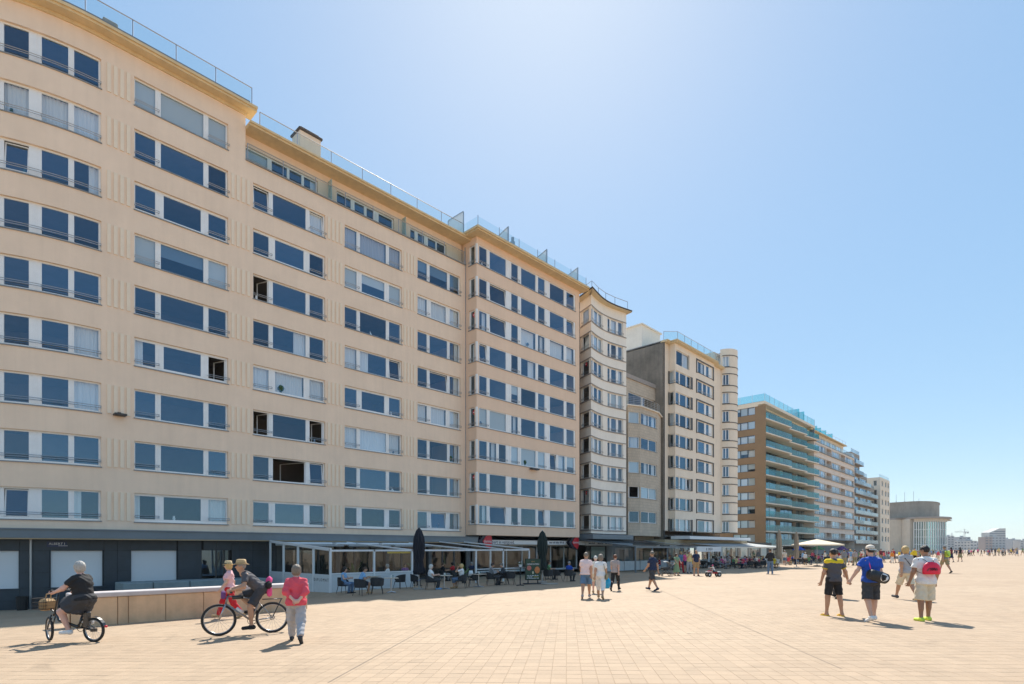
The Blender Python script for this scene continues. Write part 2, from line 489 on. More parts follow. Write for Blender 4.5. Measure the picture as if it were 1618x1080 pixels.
def floors(mb, pa, s0, s1, zs, o0=-0.32, o1=-4.5, mi=0, walls=()):
    """slabs, a back wall and party walls: rooms seen through the glass"""
    for z in zs: sbox(mb, pa, s0, s1, o1, o0, z - 0.12, z + 0.12, mi)
    sbox(mb, pa, s0, s1, o1 - 0.1, o1, zs[0], zs[-1], mi)
    for w in walls: sbox(mb, pa, w - 0.08, w + 0.08, o1, o0, zs[0], zs[-1], mi)
def roof_rail(parent, pts, h=1.0, step=2.0, gl=None, post=None, top=True, panels=True, name='roof_railing'):
    """posts, handrail and one glass panel per bay along plan points at height z"""
    post = post or MRAIL
    pts = [Vector(p) for p in pts]
    rm = MB(); rail = None
    spots = []
    for a, b in zip(pts, pts[1:]):
        n = max(1, round((b - a).length / step))
        for i in range(n): spots.append((a.lerp(b, i / n), a.lerp(b, (i + 1) / n)))
    for (p, q) in spots: rm.tube([p, p + Vector((0, 0, h))], 0.03, 6)
    rm.tube([pts[-1], pts[-1] + Vector((0, 0, h))], 0.03, 6)
    if top: rm.tube([p + Vector((0, 0, h)) for p in pts], 0.028, 6)
    rail = rm.build(name, post, parent)
    if panels:
        for (p, q) in spots:
            t = (q - p).normalized() * 0.06; g = MB()
            g.add([tuple(p + t + Vector((0, 0, .08))), tuple(q - t + Vector((0, 0, .08))), tuple(q - t + Vector((0, 0, h - .06))), tuple(p + t + Vector((0, 0, h - .06)))], [(0, 1, 2, 3)])
            g.build('glass_panel', gl or MATS['rail_glass'], rail)
    return rail
glass('rail_glass', (0.80, 0.90, 0.92), ior=1.6)
# ------------------------------------------------------------------ promenade
PAVE_A = math.atan((895 - 809) / 900.0) - YAW      # bearing of the paving courses, from +Y clockwise
PU = Vector((math.cos(PAVE_A), -math.sin(PAVE_A)))  # across the courses
PV = Vector((math.sin(PAVE_A), math.cos(PAVE_A)))   # along the courses
TW, TL, GAP = 0.215, 0.285, 0.0055
def paving_material():
    m = bpy.data.materials.new('sand_coloured_paving'); MATS['paving'] = m
    nt, b = _nodes(m); N = nt.nodes; L = nt.links
    geo = N.new('ShaderNodeNewGeometry')
    def dot(v):
        d = N.new('ShaderNodeVectorMath'); d.operation = 'DOT_PRODUCT'; d.inputs[1].default_value = v
        L.new(geo.outputs['Position'], d.inputs[0]); return d.outputs['Value']
    def math_(op, a, b_=None, c=None):
        n = N.new('ShaderNodeMath'); n.operation = op
        for i, v in enumerate((a, b_, c)):
            if v is None: continue
            if isinstance(v, (int, float)): n.inputs[i].default_value = v
            else: L.new(v, n.inputs[i])
        return n.outputs[0]
    us, vs = math_('DIVIDE', dot((PU.x, PU.y, 0)), TW), math_('DIVIDE', dot((PV.x, PV.y, 0)), TL)
    cu, cv = math_('FLOOR', us), math_('FLOOR', vs)
    fu, fv = math_('SUBTRACT', us, cu), math_('SUBTRACT', vs, cv)
    eu = math_('MULTIPLY', math_('MINIMUM', fu, math_('SUBTRACT', 1.0, fu)), TW)
    ev = math_('MULTIPLY', math_('MINIMUM', fv, math_('SUBTRACT', 1.0, fv)), TL)
    joint = math_('LESS_THAN', math_('MINIMUM', eu, ev), GAP * 0.5)
    cell = N.new('ShaderNodeCombineXYZ'); L.new(cu, cell.inputs[0]); L.new(cv, cell.inputs[1])
    wnz = N.new('ShaderNodeTexWhiteNoise'); wnz.noise_dimensions = '2D'; L.new(cell.outputs[0], wnz.inputs['Vector'])
    ns = N.new('ShaderNodeTexNoise'); ns.inputs['Scale'].default_value = 0.22; ns.inputs['Detail'].default_value = 6; ns.inputs['Roughness'].default_value = 0.6
    L.new(geo.outputs['Position'], ns.inputs['Vector'])
    nf = N.new('ShaderNodeTexNoise'); nf.inputs['Scale'].default_value = 55; nf.inputs['Detail'].default_value = 4
    L.new(geo.outputs['Position'], nf.inputs['Vector'])
    sp = N.new('ShaderNodeTexNoise'); sp.inputs['Scale'].default_value = 3.2; sp.inputs['Detail'].default_value = 8; sp.inputs['Roughness'].default_value = 0.75
    L.new(geo.outputs['Position'], sp.inputs['Vector'])
    tone = math_('ADD', 0.86, math_('MULTIPLY', wnz.outputs['Value'], 0.11))
    tone = math_('MULTIPLY', tone, math_('ADD', 0.84, math_('MULTIPLY', ns.outputs['Fac'], 0.34)))
    tone = math_('MULTIPLY', tone, math_('ADD', 0.88, math_('MULTIPLY', nf.outputs['Fac'], 0.24)))
    tone = math_('MULTIPLY', tone, math_('ADD', 0.90, math_('MULTIPLY', sp.outputs['Fac'], 0.20)))
    vo = N.new('ShaderNodeTexVoronoi'); vo.inputs['Scale'].default_value = 0.9; L.new(geo.outputs['Position'], vo.inputs['Vector'])     # trodden gum and drips
    gum = math_('SUBTRACT', 1.0, math_('MULTIPLY', math_('LESS_THAN', vo.outputs['Distance'], 0.035), 0.35))
    tone = math_('MULTIPLY', tone, gum)
    bl = N.new('ShaderNodeTexNoise'); bl.inputs['Scale'].default_value = 0.75; bl.inputs['Detail'].default_value = 7; bl.inputs['Roughness'].default_value = 0.7; bl.inputs['Distortion'].default_value = 1.2
    L.new(geo.outputs['Position'], bl.inputs['Vector'])
    mrb = N.new('ShaderNodeMapRange'); mrb.inputs['From Min'].default_value = 0.56; mrb.inputs['From Max'].default_value = 0.72; mrb.inputs['To Min'].default_value = 1.0; mrb.inputs['To Max'].default_value = 0.80
    L.new(bl.outputs['Fac'], mrb.inputs['Value']); tone = math_('MULTIPLY', tone, mrb.outputs[0])
    hue = N.new('ShaderNodeMix'); hue.data_type = 'RGBA'
    hue.inputs[6].default_value = (0.43, 0.30, 0.195, 1); hue.inputs[7].default_value = (0.42, 0.315, 0.215, 1)
    L.new(ns.outputs['Fac'], hue.inputs[0])
    jm = N.new('ShaderNodeMix'); jm.data_type = 'RGBA'; jm.inputs[7].default_value = (0.32, 0.235, 0.155, 1)
    L.new(joint, jm.inputs[0])
    sc = N.new('ShaderNodeVectorMath'); sc.operation = 'SCALE'
    L.new(hue.outputs[2], sc.inputs[0]); L.new(tone, sc.inputs['Scale'])
    L.new(sc.outputs['Vector'], jm.inputs[6])
    L.new(jm.outputs[2], b.inputs['Base Color'])
    b.inputs['Roughness'].default_value = 0.75
    b.inputs['Specular IOR Level'].default_value = 0.35
    bp = N.new('ShaderNodeBump'); bp.inputs['Strength'].default_value = 0.25; bp.inputs['Distance'].default_value = 0.004
    L.new(nf.outputs['Fac'], bp.inputs['Height']); L.new(bp.outputs['Normal'], b.inputs['Normal'])
    return m
MPAVE = paving_material()
xs = [-400, -200, -100] + [-60 + 2 * i for i in range(12)] + [-37 + 1.0 * i for i in range(38)] + [3, 20, 60, 200, 1200]
ys = [-400, -60, -20, -10] + [-6 + i for i in range(30)] + [26, 30, 40, 60, 90, 130, 200, 300, 500, 900, 1600, 3200]
gm = MB()
for y in ys:
    for x in xs: gm.v.append((x, y, ground_z(x, y)))
W_ = len(xs)
for j in range(len(ys) - 1):
    for i in range(W_ - 1):
        gm.f.append((j * W_ + i, j * W_ + i + 1, (j + 1) * W_ + i + 1, (j + 1) * W_ + i)); gm.m.append(0)
ground = gm.build('ground', MPAVE)
tag(ground, 'wide sand coloured paved sea promenade in sunlight', 'promenade', kind='structure')
# paving slabs in front of the camera: the nearest 300 as pieces, the rest joined
fwd = Vector((-ST, CT)); rgt = Vector((CT, ST))
cells = []
for iu in range(-150, 150):
    for iv in range(10, 75):
        c = PU * ((iu + .5) * TW) + PV * ((iv + .5) * TL)
        Z = c.dot(fwd); X = c.dot(rgt)
        if 6.6 < Z < 17.5 and abs(X) < Z * 0.93 + 0.4: cells.append((Z + abs(X) * 0.02, c.x, c.y))
cells.sort()
hw, hl = TW / 2 - GAP / 2, TL / 2 - GAP / 2
def slab(mb, cx, cy, r, lift=0.0):
    z0 = -0.003
    h = 0.0035 + lift; b = 0.004
    vs = []
    for (w, l, hh) in ((hw, hl, 0.0005), (hw - b, hl - b, h)):
        for (a, q) in ((-1, -1), (1, -1), (1, 1), (-1, 1)):
            p = PU * (a * w) + PV * (q * l)
            X, Y = cx + p.x, cy + p.y
            vs.append((X, Y, ground_z(X, Y) + hh + (r[0] * a + r[1] * q if hh > 0.001 else 0)))
    mb.add(vs, [(4, 5, 6, 7), (0, 1, 5, 4), (1, 2, 6, 5), (2, 3, 7, 6), (3, 0, 4, 7)])
rs = random.Random(3)
tile_proto = MB(); slab(tile_proto, 0, 0, (0, 0))
# alike slabs share one mesh; each sits a hair differently
pm = MB()
vs = []
for (w, l, hh) in ((hw, hl, 0.0005), (hw - .004, hl - .004, 0.0038)):
    for (a, q) in ((-1, -1), (1, -1), (1, 1), (-1, 1)):
        p = PU * (a * w) + PV * (q * l); vs.append((p.x, p.y, hh + p.x * SLOPE))
pm.add(vs, [(4, 5, 6, 7), (0, 1, 5, 4), (1, 2, 6, 5), (2, 3, 7, 6), (3, 0, 4, 7)])
tile_me = pm.mesh('paving_slab', MPAVE)
rest = MB()
for k, (Z, cx, cy) in enumerate(cells):
    if k < 300:
        t = link('paving_slab', tile_me, ground, (cx, cy, ground_z(cx, cy) + rs.uniform(-.0003, .0008)))
        t.rotation_euler = (rs.uniform(-.003, .003), rs.uniform(-.003, .003), 0)
    else:
        slab(rest, cx, cy, (rs.uniform(-.0005, .0005), rs.uniform(-.0005, .0005)), rs.uniform(-.0004, .0008))
tag(rest.build('paving_slabs', MPAVE, ground), kind='stuff')
# dark sealed movement joints
MJOINT = mat('dark_joint_sealant', (0.10, 0.08, 0.065), 0.8, var=0.3, scale=4)
def joint_line(p, q, w=0.014):
    a, b = gp(*p), gp(*q); n = 24; mb = MB()
    t = (b - a).normalized(); s = Vector((-t.y, t.x, 0)) * w / 2
    for i in range(n + 1):
        c = a.lerp(b, i / n); c.z = ground_z(c.x, c.y) + 0.0062
        mb.v += [tuple(c - s), tuple(c + s)]
        if i: mb.f.append((2 * i - 2, 2 * i, 2 * i + 1, 2 * i - 1)); mb.m.append(0)
    mb.build('movement_joint', MJOINT, ground)
joint_line((518, 1079), (785, 931)); joint_line((1045, 933), (1330, 1057), 0.010)
joint_line((505, 1018), (828, 1015), 0.012); joint_line((880, 1010), (1180, 1010), 0.006); joint_line((205, 1008), (480, 1001), 0.006)
# ------------------------------------------------------------------ the long apartment block with the rounded end
MPLA = mat('peach_render', (0.93, 0.715, 0.535), 0.85, var=0.06, scale=0.6, bump=0.15, bscale=60, streak=0.035)
MRIB = mat('cream_rib_paint', (0.92, 0.76, 0.58), 0.85, var=0.04)
MCORN = mat('ochre_cornice', (0.76, 0.58, 0.33), 0.8, var=0.10, scale=0.8, streak=0.08)
MFASC = mat('grey_metal_fascia', (0.17, 0.20, 0.22), 0.45, var=0.1, scale=1.0)
MSTONE = mat('dark_slate_cladding', (0.030, 0.044, 0.058), 0.4, var=0.30, scale=1.3)
MSHUT = mat('white_roller_shutter', (0.78, 0.80, 0.82), 0.4)
MZINC = mat('zinc_roofing', (0.20, 0.21, 0.22), 0.5, var=0.2, scale=0.7)
DA = 35.8
Yc, RA = 6.9, 11.0
pts = []
for i in range(26):
    a = 1.15 * (1 - i / 25.0)
    pts.append((-DA - RA + RA * math.cos(a), Yc - RA * math.sin(a)))
Y_END = yat(735, DA)
Y_STEP = yat(388, DA)
pts.append((-DA, Y_END))
RC = 0.45
PA = Path(pts, Yc - RA * 1.15)
HZ = CAM_H
ROWT = [HZ + 2.98 + 2.8 * k for k in range(9)]
WH = 1.55
A = empty('apartment_building', (-DA, 18, ground_z(-DA, 18)), label='long peach rendered apartment block with fluted panels and a rounded end', cat='building')
A_MOVE = A.location.copy()
class Sub:   # parts are built in world space, the empty sits at the base
    pass
def settle(root):
    """children were built in world coordinates: keep them there under the moved empty"""
    inv = Matrix.Translation(root.location).inverted() if root.rotation_euler.z == 0 else root.matrix_basis.inverted()
    for c in root.children: c.matrix_parent_inverse = inv
cols = [8.17 + 6.265 * j for j in range(4)]
opens = []
specs = []
tabA = {  # storey -> kinds of the three lights, per column; storeys counted from the bottom
 1: ['c ct d', 'ddd', 'ddd', 'd d cr', 'c d c', 'c d c', 'd d d', 'd d d', 'd d d'],
}
c2 = ['cl d c', 'd d d', 'd d d', 'cl d o', 'd d d', 'b hn b', 'd d d', 'd d d', 'b b b']
c3 = ['d d d', 'd o t', 'o d o', 'c c c', 'd cr d', 'o d d', 'd d d', 't d ct']
c4 = ['d d d', 'd d d', 'c c c', 'd d d', 'c cl t', 'd d d', 'b h b', 'cg cg cg']
c5 = ['d t cr', 'd d cr', 'd d cr', 'c c c', 'd t cr', 'd d cr', 'c c c', 'hn hn hn']
for j, tab in enumerate((c2, c3, c4, c5)):
    w = 4.8 if j < 3 else 4.42
    for k, sp in enumerate(tab):
        s0 = cols[j]; z1 = ROWT[k]; z0 = z1 - WH
        kk = sp.split()
        fat = 0.17 if (k * 7 + j * 3) % 3 == 0 else 0.03
        a1, b1 = s0 + 0.07, s0 + 1.02
        a3, b3 = s0 + w - 1.05, s0 + w - 0.09
        m1, m2 = b1 + 0.24 + fat, a3 - 0.24 - fat
        specs.append((s0, s0 + w, z0, z1, [(a1, b1, kk[0]), (m1, m2, kk[1]), (a3, b3, kk[2])], 'sides', 0.09 if fat < .1 else 0.16))
c1 = ['t d cl', 'd d d', 'd d c', 'd d c', 'd d d', 'd d d', 't d cr', 'c c c', 'd d d']
for k, sp in enumerate(c1):
    z1 = ROWT[k]; z0 = z1 - WH; kk = sp.split()
    s1 = 6.70; ls = []
    p = s1 - 0.09
    lay = [(1.02, kk[2]), (0.24, 0), (1.05, kk[1]), (0.5, 0), (0.95, kk[0]), (0.46, 0), (1.0, 'd'), (0.24, 0), (1.0, 'd'), (0.5, 0), (1.0, 'c'), (0.46, 0), (1.0, 'd')]
    for (w, kd) in lay:
        if kd: ls.append((p - w, p, kd))
        p -= w
    specs.append((p - 0.09, s1, z0, z1, ls[::-1], 'full', 0.10))
opens = [s[:4] for s in specs]
Z_SL = HZ + 23.72
zb = HZ + 0.75
wm = MB()
wall(wm, PA, PA.s[0], Y_STEP, zb, HZ + 26.6, [o for o in opens if o[0] < Y_STEP], 0.3)
wall(wm, PA, Y_STEP, Y_END, zb, Z_SL, [o for o in opens if o[0] > Y_STEP], 0.3)
# return wall at the step and the set-back top storey
ph = flat(DA + RC, Y_STEP, Y_END)
pw = []
for (x0, x1, kinds) in ((389, 424, 'b'), (431, 455, 'd'), (459, 478, 'd'), (482, 500, 'cr'), (534, 556, 'd'), (562, 577, 'd'), (581, 592, 'd'), (600, 621, 'd'), (650, 657, 'd'), (662, 672, 'd'), (678, 690, 'd'), (692, 704, 'd')):
    a, b = yat(x0, DA + RC), yat(x1, DA + RC)
    pw.append((max(a, Y_STEP + 0.15), b, Z_SL + 0.05, Z_SL + 1.18, kinds))
merged = []
grp = [pw[0:4], pw[4:8], pw[8:12]]
po = [(g[0][0] - 0.1, g[-1][1] + 0.1, Z_SL + 0.02, Z_SL + 1.25) for g in grp]
wall(wm, ph, Y_STEP, Y_END, Z_SL, HZ + 25.65, po, 0.2)
wm.add([(-DA, Y_STEP, Z_SL), (-DA - RC, Y_STEP, Z_SL), (-DA - RC, Y_STEP, HZ + 26.6), (-DA, Y_STEP, HZ + 26.6)], [(0, 1, 2, 3)])
wm.add([(-DA, Y_END, zb), (-DA - 14, Y_END, zb), (-DA - 14, Y_END, HZ + 25.6), (-DA - RC, Y_END, HZ + 25.6), (-DA - RC, Y_END, Z_SL), (-DA, Y_END, Z_SL)], [(0, 1, 2, 3, 4, 5)])
wm.build('wall', MPLA, A)
for sp in specs:
    window(A, PA, sp[0], sp[1], sp[2], sp[3], sp[4], fb=sp[6], rail=sp[5], orn=True)
for g, o in zip(grp, po):
    window(A, ph, o[0], o[1], o[2], o[3], [(q[0], q[1], q[4]) for q in g], sill=False)
# fluted panels between the window columns
for gi, g0 in enumerate([6.78] + [c + 4.8 for c in cols[:3]]):
    g1 = cols[gi]
    for k in range(9 if gi == 0 else 8):
        z1 = ROWT[k] - 0.02; z0 = z1 - WH + 0.05; span = g1 - g0; w = 0.17; st = (span - 0.24) / 4
        for i in range(4):
            rb = MB(); s = g0 + 0.17 + st * i
            sbox(rb, PA, s, s + w, -0.02, 0.05, z0, z1); rb.build('rib', MRIB, A)
# slab edge of the top balcony with glass balustrade and dividing screens
sl = MB(); sbox(sl, PA, Y_STEP + .01, Y_END, -RC, 0.12, Z_SL, Z_SL + 0.06); sl.build('balcony_slab', MSILL, A)
roof_rail(A, [(-DA + 0.06, Y_STEP + 0.1, Z_SL + .06), (-DA + 0.06, Y_END - 0.1, Z_SL + .06)], 1.0, 2.2, name='balcony_railing')
MSCREEN = glass('frosted_screen', (0.6, 0.7, 0.7), 1.5, haze=0.55)
for x in (524, 641):
    y = yat(x, DA); sc_ = MB(); sc_.box(-DA - .43, -DA + 0.02, y - .02, y + .02, Z_SL + .06, Z_SL + 1.55); sc_.build('divider_screen', MSCREEN, A)
# cornices
cm = MB(); sbox(cm, PA, PA.s[0], Y_STEP + 0.45, -0.4, 0.62, HZ + 26.6, HZ + 26.72); sbox(cm, PA, PA.s[0], Y_STEP + 0.45, -0.4, 0.72, HZ + 26.72, HZ + 26.86)
cm.build('cornice', MCORN, A)
cm = MB(); sbox(cm, ph, Y_STEP + 0.02, Y_END + 0.1, -0.4, RC + 0.62, HZ + 25.6, HZ + 25.72); sbox(cm, ph, Y_STEP + 0.02, Y_END + 0.1, -0.4, RC + 0.72, HZ + 25.72, HZ + 25.84)
cm.build('cornice', MCORN, A)
# a shallow moulding where wall meets cornice
mm = MB(); sbox(mm, PA, PA.s[0], Y_STEP + 0.06, 0, 0.10, HZ + 26.44, HZ + 26.6); mm.build('moulding', MCORN, A)
rf = MB(); sbox(rf, PA, PA.s[0], Y_STEP, -14, 0.70, HZ + 26.86, HZ + 26.95); sbox(rf, PA, Y_STEP, Y_END, -14, -0.35, HZ + 25.84, HZ + 25.93)
sbox(rf, PA, PA.s[0], Y_END, -14, -13.8, -1, HZ + 25.84)
rf.build('roof', MZINC, A)
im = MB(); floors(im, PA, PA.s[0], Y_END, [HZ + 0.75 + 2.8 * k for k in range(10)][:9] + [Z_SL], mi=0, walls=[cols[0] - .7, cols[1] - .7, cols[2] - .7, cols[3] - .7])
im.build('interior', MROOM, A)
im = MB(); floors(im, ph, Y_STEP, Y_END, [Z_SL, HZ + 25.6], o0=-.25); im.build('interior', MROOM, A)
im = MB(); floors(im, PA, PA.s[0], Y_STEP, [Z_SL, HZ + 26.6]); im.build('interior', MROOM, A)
# roof terraces: glass railing, chimney, plant boxes
ra = [PA.pos(s, 0.45, HZ + 26.95) for s in (PA.s[0] + 2, -2.0, 0.0, 2.0, 4.0, 6.0, 8.0, Y_STEP + 0.2)]
roof_rail(A, ra, 1.05, 2.1)
roof_rail(A, [(-DA - 0.05 + 0.45, Y_STEP + 0.7, HZ + 25.84), (-DA - 0.05 + 0.45, Y_END - 0.5, HZ + 25.84)], 1.0, 2.3)
MCONC = mat('weathered_concrete', (0.36, 0.33, 0.29), 0.85, var=0.25, scale=1.5, bump=0.2)
MBRD = mat('dark_brick', (0.10, 0.075, 0.06), 0.85, var=0.3, scale=6)
def chimney(parent, x0, x1, yt, yb, d, depth=1.2, pots=0, m=None):
    a, b = yat(x0, d), yat(x1, d); zt = zat((x0 + x1) / 2, yt, d); z0 = zat((x0 + x1) / 2, yb, d) - 1.2
    mb = MB(); mb.bbox(-d - depth, -d, a, b, z0, zt - 0.35, 0.02); c = mb.build('chimney', m or MPLA, parent)
    mb = MB(); mb.bbox(-d - depth - .1, -d + .1, a - .1, b + .1, zt - 0.35, zt - .2, 0.02); mb.bbox(-d - depth + .1, -d - .1, a + .1, b - .1, zt - .2, zt, .02); mb.build('chimney_cap', MBRD, c)
    return c
chimney(A, 474, 507, 205, 250, DA + 2.5)
for (x0, x1, y0, y1) in ((140, 160, 18, 38), (163, 187, 24, 44)):
    d = DA + 1.5; mb = MB(); a, b = yat(x0, d), yat(x1, d); z = HZ + 26.95
    mb.bbox(-d - 1, -d, a, b, z, zat(x0, y0, d), .05)
    for q in range(4): mb.box(-d, -d + .02, a + .1, b - .1, z + .4 + q * .25, z + .48 + q * .25)
    mb.build('roof_unit', MCONC, A)
# white wind screen on the roof end
ws = MB(); y = Y_END - .5; ws.box(-DA - 1.6, -DA + .3, y, y + .05, HZ + 25.9, HZ + 27.9); w_ = ws.build('wind_screen', glass('white_screen', (0.85, 0.9, 0.92), 1.5, haze=0.65, hazecol=(.9, .92, .93)), A)
fr = MB()
for (x0, x1, z0, z1) in ((-DA + .3, -DA + .36, 25.9, 27.9), (-DA - 1.66, -DA - 1.6, 25.9, 27.9), (-DA - 1.6, -DA + .3, 27.9, 27.96)): fr.box(x0, x1, y - .01, y + .06, HZ + z0, HZ + z1)
fr.build('frame', MRAIL, w_)
# rain pipe at the joint with the neighbour
rp = MB(); y = Y_END + .12
rp.tube([(-DA - 0.1, y, HZ + 0.6), (-DA - 0.1, y, HZ + 25.3)], 0.07, 8)
for k in range(10): rp.tube([(-DA - 0.1, y, HZ + 1.5 + 2.6 * k), (-DA - 0.1, y, HZ + 1.58 + 2.6 * k)], 0.095, 8)
rp.build('rain_pipe', MRAIL, A)
# ---- ground floor: canopy fascia, dark cladding, white shutters, glazed door
fm = MB(); sbox(fm, PA, PA.s[0], Y_END + 0.6, -0.1, 0.95, HZ + 0.50, HZ + 0.90); sbox(fm, PA, PA.s[0], Y_END + 0.6, -.1, 1.0, HZ + .90, HZ + .96)
fas = fm.build('canopy_fascia', MFASC, A)
sf = MB(); sbox(sf, PA, PA.s[0], Y_END + 0.6, -0.3, 0.92, HZ + 0.44, HZ + 0.495); sf.build('soffit', mat('tan_soffit', (0.50, 0.38, 0.24), .8, var=.1), fas)
sh = []
for (x0, x1) in ((-40, 31), (78, 164), (206, 281)):
    sh.append((PA.s_at(x0) if x0 > 0 else PA.s_at(31) - 2.2, PA.s_at(x1), HZ - 1.95, HZ - 0.12))
door = (PA.s_at(318), PA.s_at(366), HZ - 3.2, HZ - 0.05)
gz = HZ - 3.35
stm = MB(); wall(stm, PA, PA.s[0], yat(437, DA), gz, HZ + .44, sh + [door], 0.25, 0)
stm.build('plinth_wall', mat('black_joint', (0.012, 0.014, 0.016), .8), A)
# cladding panels, each its own slab
zc = [gz, HZ - 2.55, HZ - 1.95, HZ - 1.2, HZ - 0.12, HZ + 0.44]
sc = sorted([PA.s[0] + 6, 0.2, 1.2, 2.6] + [v for q in sh + [door] for v in q[:2]] + [5.0, 6.2, 7.4, 9.4, 10.2, 11.6, 12.3, 13.6, 14.4, 15.2, yat(437, DA) - .02])
for za, zb_ in zip(zc, zc[1:]):
    for a, b in zip(sc, sc[1:]):
        if b - a < 0.12: continue
        m_ = ((a + b) / 2, (za + zb_) / 2)
        if any(q[0] < m_[0] < q[1] and q[2] < m_[1] < q[3] for q in sh + [door]): continue
        pn = MB(); sbox(pn, PA, a + .006, b - .006, 0.004, 0.034, za + .006, zb_ - .006); pn.build('cladding_panel', MSTONE, A)
for q in sh:
    mb = MB(); n = 20; dz = (q[3] - q[2]) / n
    for i in range(n):
        sbox(mb, PA, q[0] + .05, q[1] - .05, -0.15, -0.11, q[2] + dz * i, q[2] + dz * (i + .82)); sbox(mb, PA, q[0] + .05, q[1] - .05, -0.16, -0.13, q[2] + dz * (i + .82), q[2] + dz * (i + 1))
    s_ = mb.build('roller_shutter', MSHUT, A)
    fr = MB(); sbox(fr, PA, q[0], q[0] + .05, -.2, -.05, q[2], q[3]); sbox(fr, PA, q[1] - .05, q[1], -.2, -.05, q[2], q[3]); sbox(fr, PA, q[0] - .1, q[1] + .1, -.2, .08, q[2] - .07, q[2] - .004); fr.build('frame', MSTONE, s_)
window(A, PA, door[0], door[1], door[2], door[3], [(door[0] + .1, door[0] + .85, 'd'), (door[0] + .95, door[0] + 1.3, 'd'), (door[0] + 1.4, door[1] - .1, 'd')], frame=MDARKFRAME, sill=False, rec=.24).name = 'entrance_door'
pipe = MB(); s = PA.s_at(49); pipe.tube([PA.pos(s, .08, gz), PA.pos(s, .08, HZ + .44)], .05, 8); pipe.build('rain_pipe', MRAIL, A)
sg = MB(); sbox(sg, PA, PA.s_at(74), PA.s_at(106), .036, .06, HZ + .06, HZ + .34); sgo = sg.build('name_plate', mat('navy_enamel', (.015, .03, .10), .3), A)
s = (PA.s_at(74) + PA.s_at(106)) / 2; q = Vector(PA.pos(s, .062, HZ + .22)); q2 = Vector(PA.pos(s + .1, .062, HZ + .22)) - q; ang = math.atan2(q2.y, q2.x)
text_mesh('lettering', 'ALBERT I', .16, mat('white_paint', (.8, .8, .8), .5), sgo, Matrix.Translation(q) @ Matrix.Rotation(ang, 4, 'Z') @ Matrix.Rotation(R(90), 4, 'X'))
ul = MB(); ul.box(.05, .42, -.105, -.085, 0, .004); uo = ul.build('underline', MATS['white_paint'], sgo); uo.matrix_local = Matrix.Translation(q) @ Matrix.Rotation(ang, 4, 'Z') @ Matrix.Rotation(R(90), 4, 'X')
lm = MB(); sm_ = PA.s_at(188); z = zat(188, 656, DA)
lm.bbox(-DA + .05, -DA + .45, sm_ - .28, sm_ + .28, z - .06, z + .05, .02); lm.box(-DA, -DA + .1, sm_ - .08, sm_ + .08, z - .02, z + .15)
lm.build('floodlight', mat('lamp_housing', (.06, .055, .05), .5), A)
settle(A)
# ------------------------------------------------------------------ the neighbours
def zpix(p, y): return CAM_H + (866.0 - y) / px_per_m(p)
def kinds(n, rr, w=(5, 3, 1, 1)):
    out = []
    for _ in range(n): out.append(rr.choices(['d', 'c', 'b', 'cr'], w)[0])
    return out
def fill(parent, pa, s0, s1, z0, z1, xs, rr, **kw):
    """a window whose lights are given as photo columns of this facade"""
    same = rr.random() < 0.55; k0 = rr.choices(['d', 'c', 'b'], (6, 3, 1))[0]
    ls = []
    for (xa, xb) in xs:
        k = k0 if same else rr.choices(['d', 'c', 'h', 'cr', 't'], (6, 2, 1, 2, 1))[0]
        ls.append((pa.s_at(xa), pa.s_at(xb), k))
    return window(parent, pa, s0, s1, z0, z1, ls, **kw)
def root_at(d, y, label, cat='building', name='apartment_building'):
    return empty(name, (-d, y, ground_z(-d, y)), label=label, cat=cat)
MRED = mat('red_sign_face', (0.62, 0.02, 0.035), 0.4)
MNAVY = mat('navy_sign_side', (0.012, 0.014, 0.035), 0.4)
MWHITE = mat('white_paint', (.8, .8, .8), .5)
def heart_sign(parent, pa, s, z, r=.17, o=-.1):
    """small faceted red plaque stuck on a side pane"""
    c = Vector(pa.pos(s, o, z)); t = (Vector(pa.pos(s + .1, o, z)) - c).normalized(); mb = MB()
    ring = [(-1, .1), (-.75, .75), (.3, 1), (1, .55), (.85, -.5), (.0, -1.05)]
    n = Vector((t.y, -t.x, 0))
    vs = [tuple(c + t * (a * r) + Vector((0, 0, b * r * 1.25))) for a, b in ring] + [tuple(c + n * .03 + t * (a * r * .8) + Vector((0, 0, b * r))) for a, b in ring]
    mb.add(vs, [(0, 1, 2, 3, 4, 5)[::-1], (6, 7, 8, 9, 10, 11)] + [(i, (i + 1) % 6, 6 + (i + 1) % 6, 6 + i) for i in range(6)])
    q = mb.build('sale_plaque', MRED, parent)
    lm = MB(); lm.add([tuple(c + n * .034 + t * (a * r) + Vector((0, 0, b * r))) for a, b in ((-.5, -.1), (.6, -.1), (.6, .2), (-.5, .2))], [(0, 1, 2, 3)])
    lm.build('lettering', MWHITE, q)

# ---- B: ribbon windows, projecting, ochre eaves
MPLB = mat('apricot_render', (0.88, 0.64, 0.465), 0.85, var=0.05, scale=0.6, bump=0.15, streak=0.025)
MPLBs = MPLB
DB = 34.5
YB0, YB1 = yat(753, DB), yat(915.5, DB)
PB = flat(DB, YB0, YB1); SB = Path([(-DB - 7, YB0), (-DB, YB0)])
B = root_at(DB, (YB0 + YB1) / 2, 'apricot apartment block with ribbon windows and glass screens along its roof')
zb0 = zat(757, 797, DB); FB = 2.695; HB = 1.62
rowsB = [zb0 + FB * k for k in range(9)]
sb_end = PB.s_at(909.5)
wm = MB()
wall(wm, PB, YB0, YB1, zat(755, 845, DB), HZ + 25.75, [(YB0, sb_end, z - HB, z) for z in rowsB], .25)
ss0, ss1 = SB.s_at(740.5), SB.s[-1]
wall(wm, SB, 0, SB.s[-1], zat(755, 845, DB), HZ + 25.75, [(ss0, ss1, z - HB, z) for z in rowsB], .25)
yb = zat(755, 845, DB)
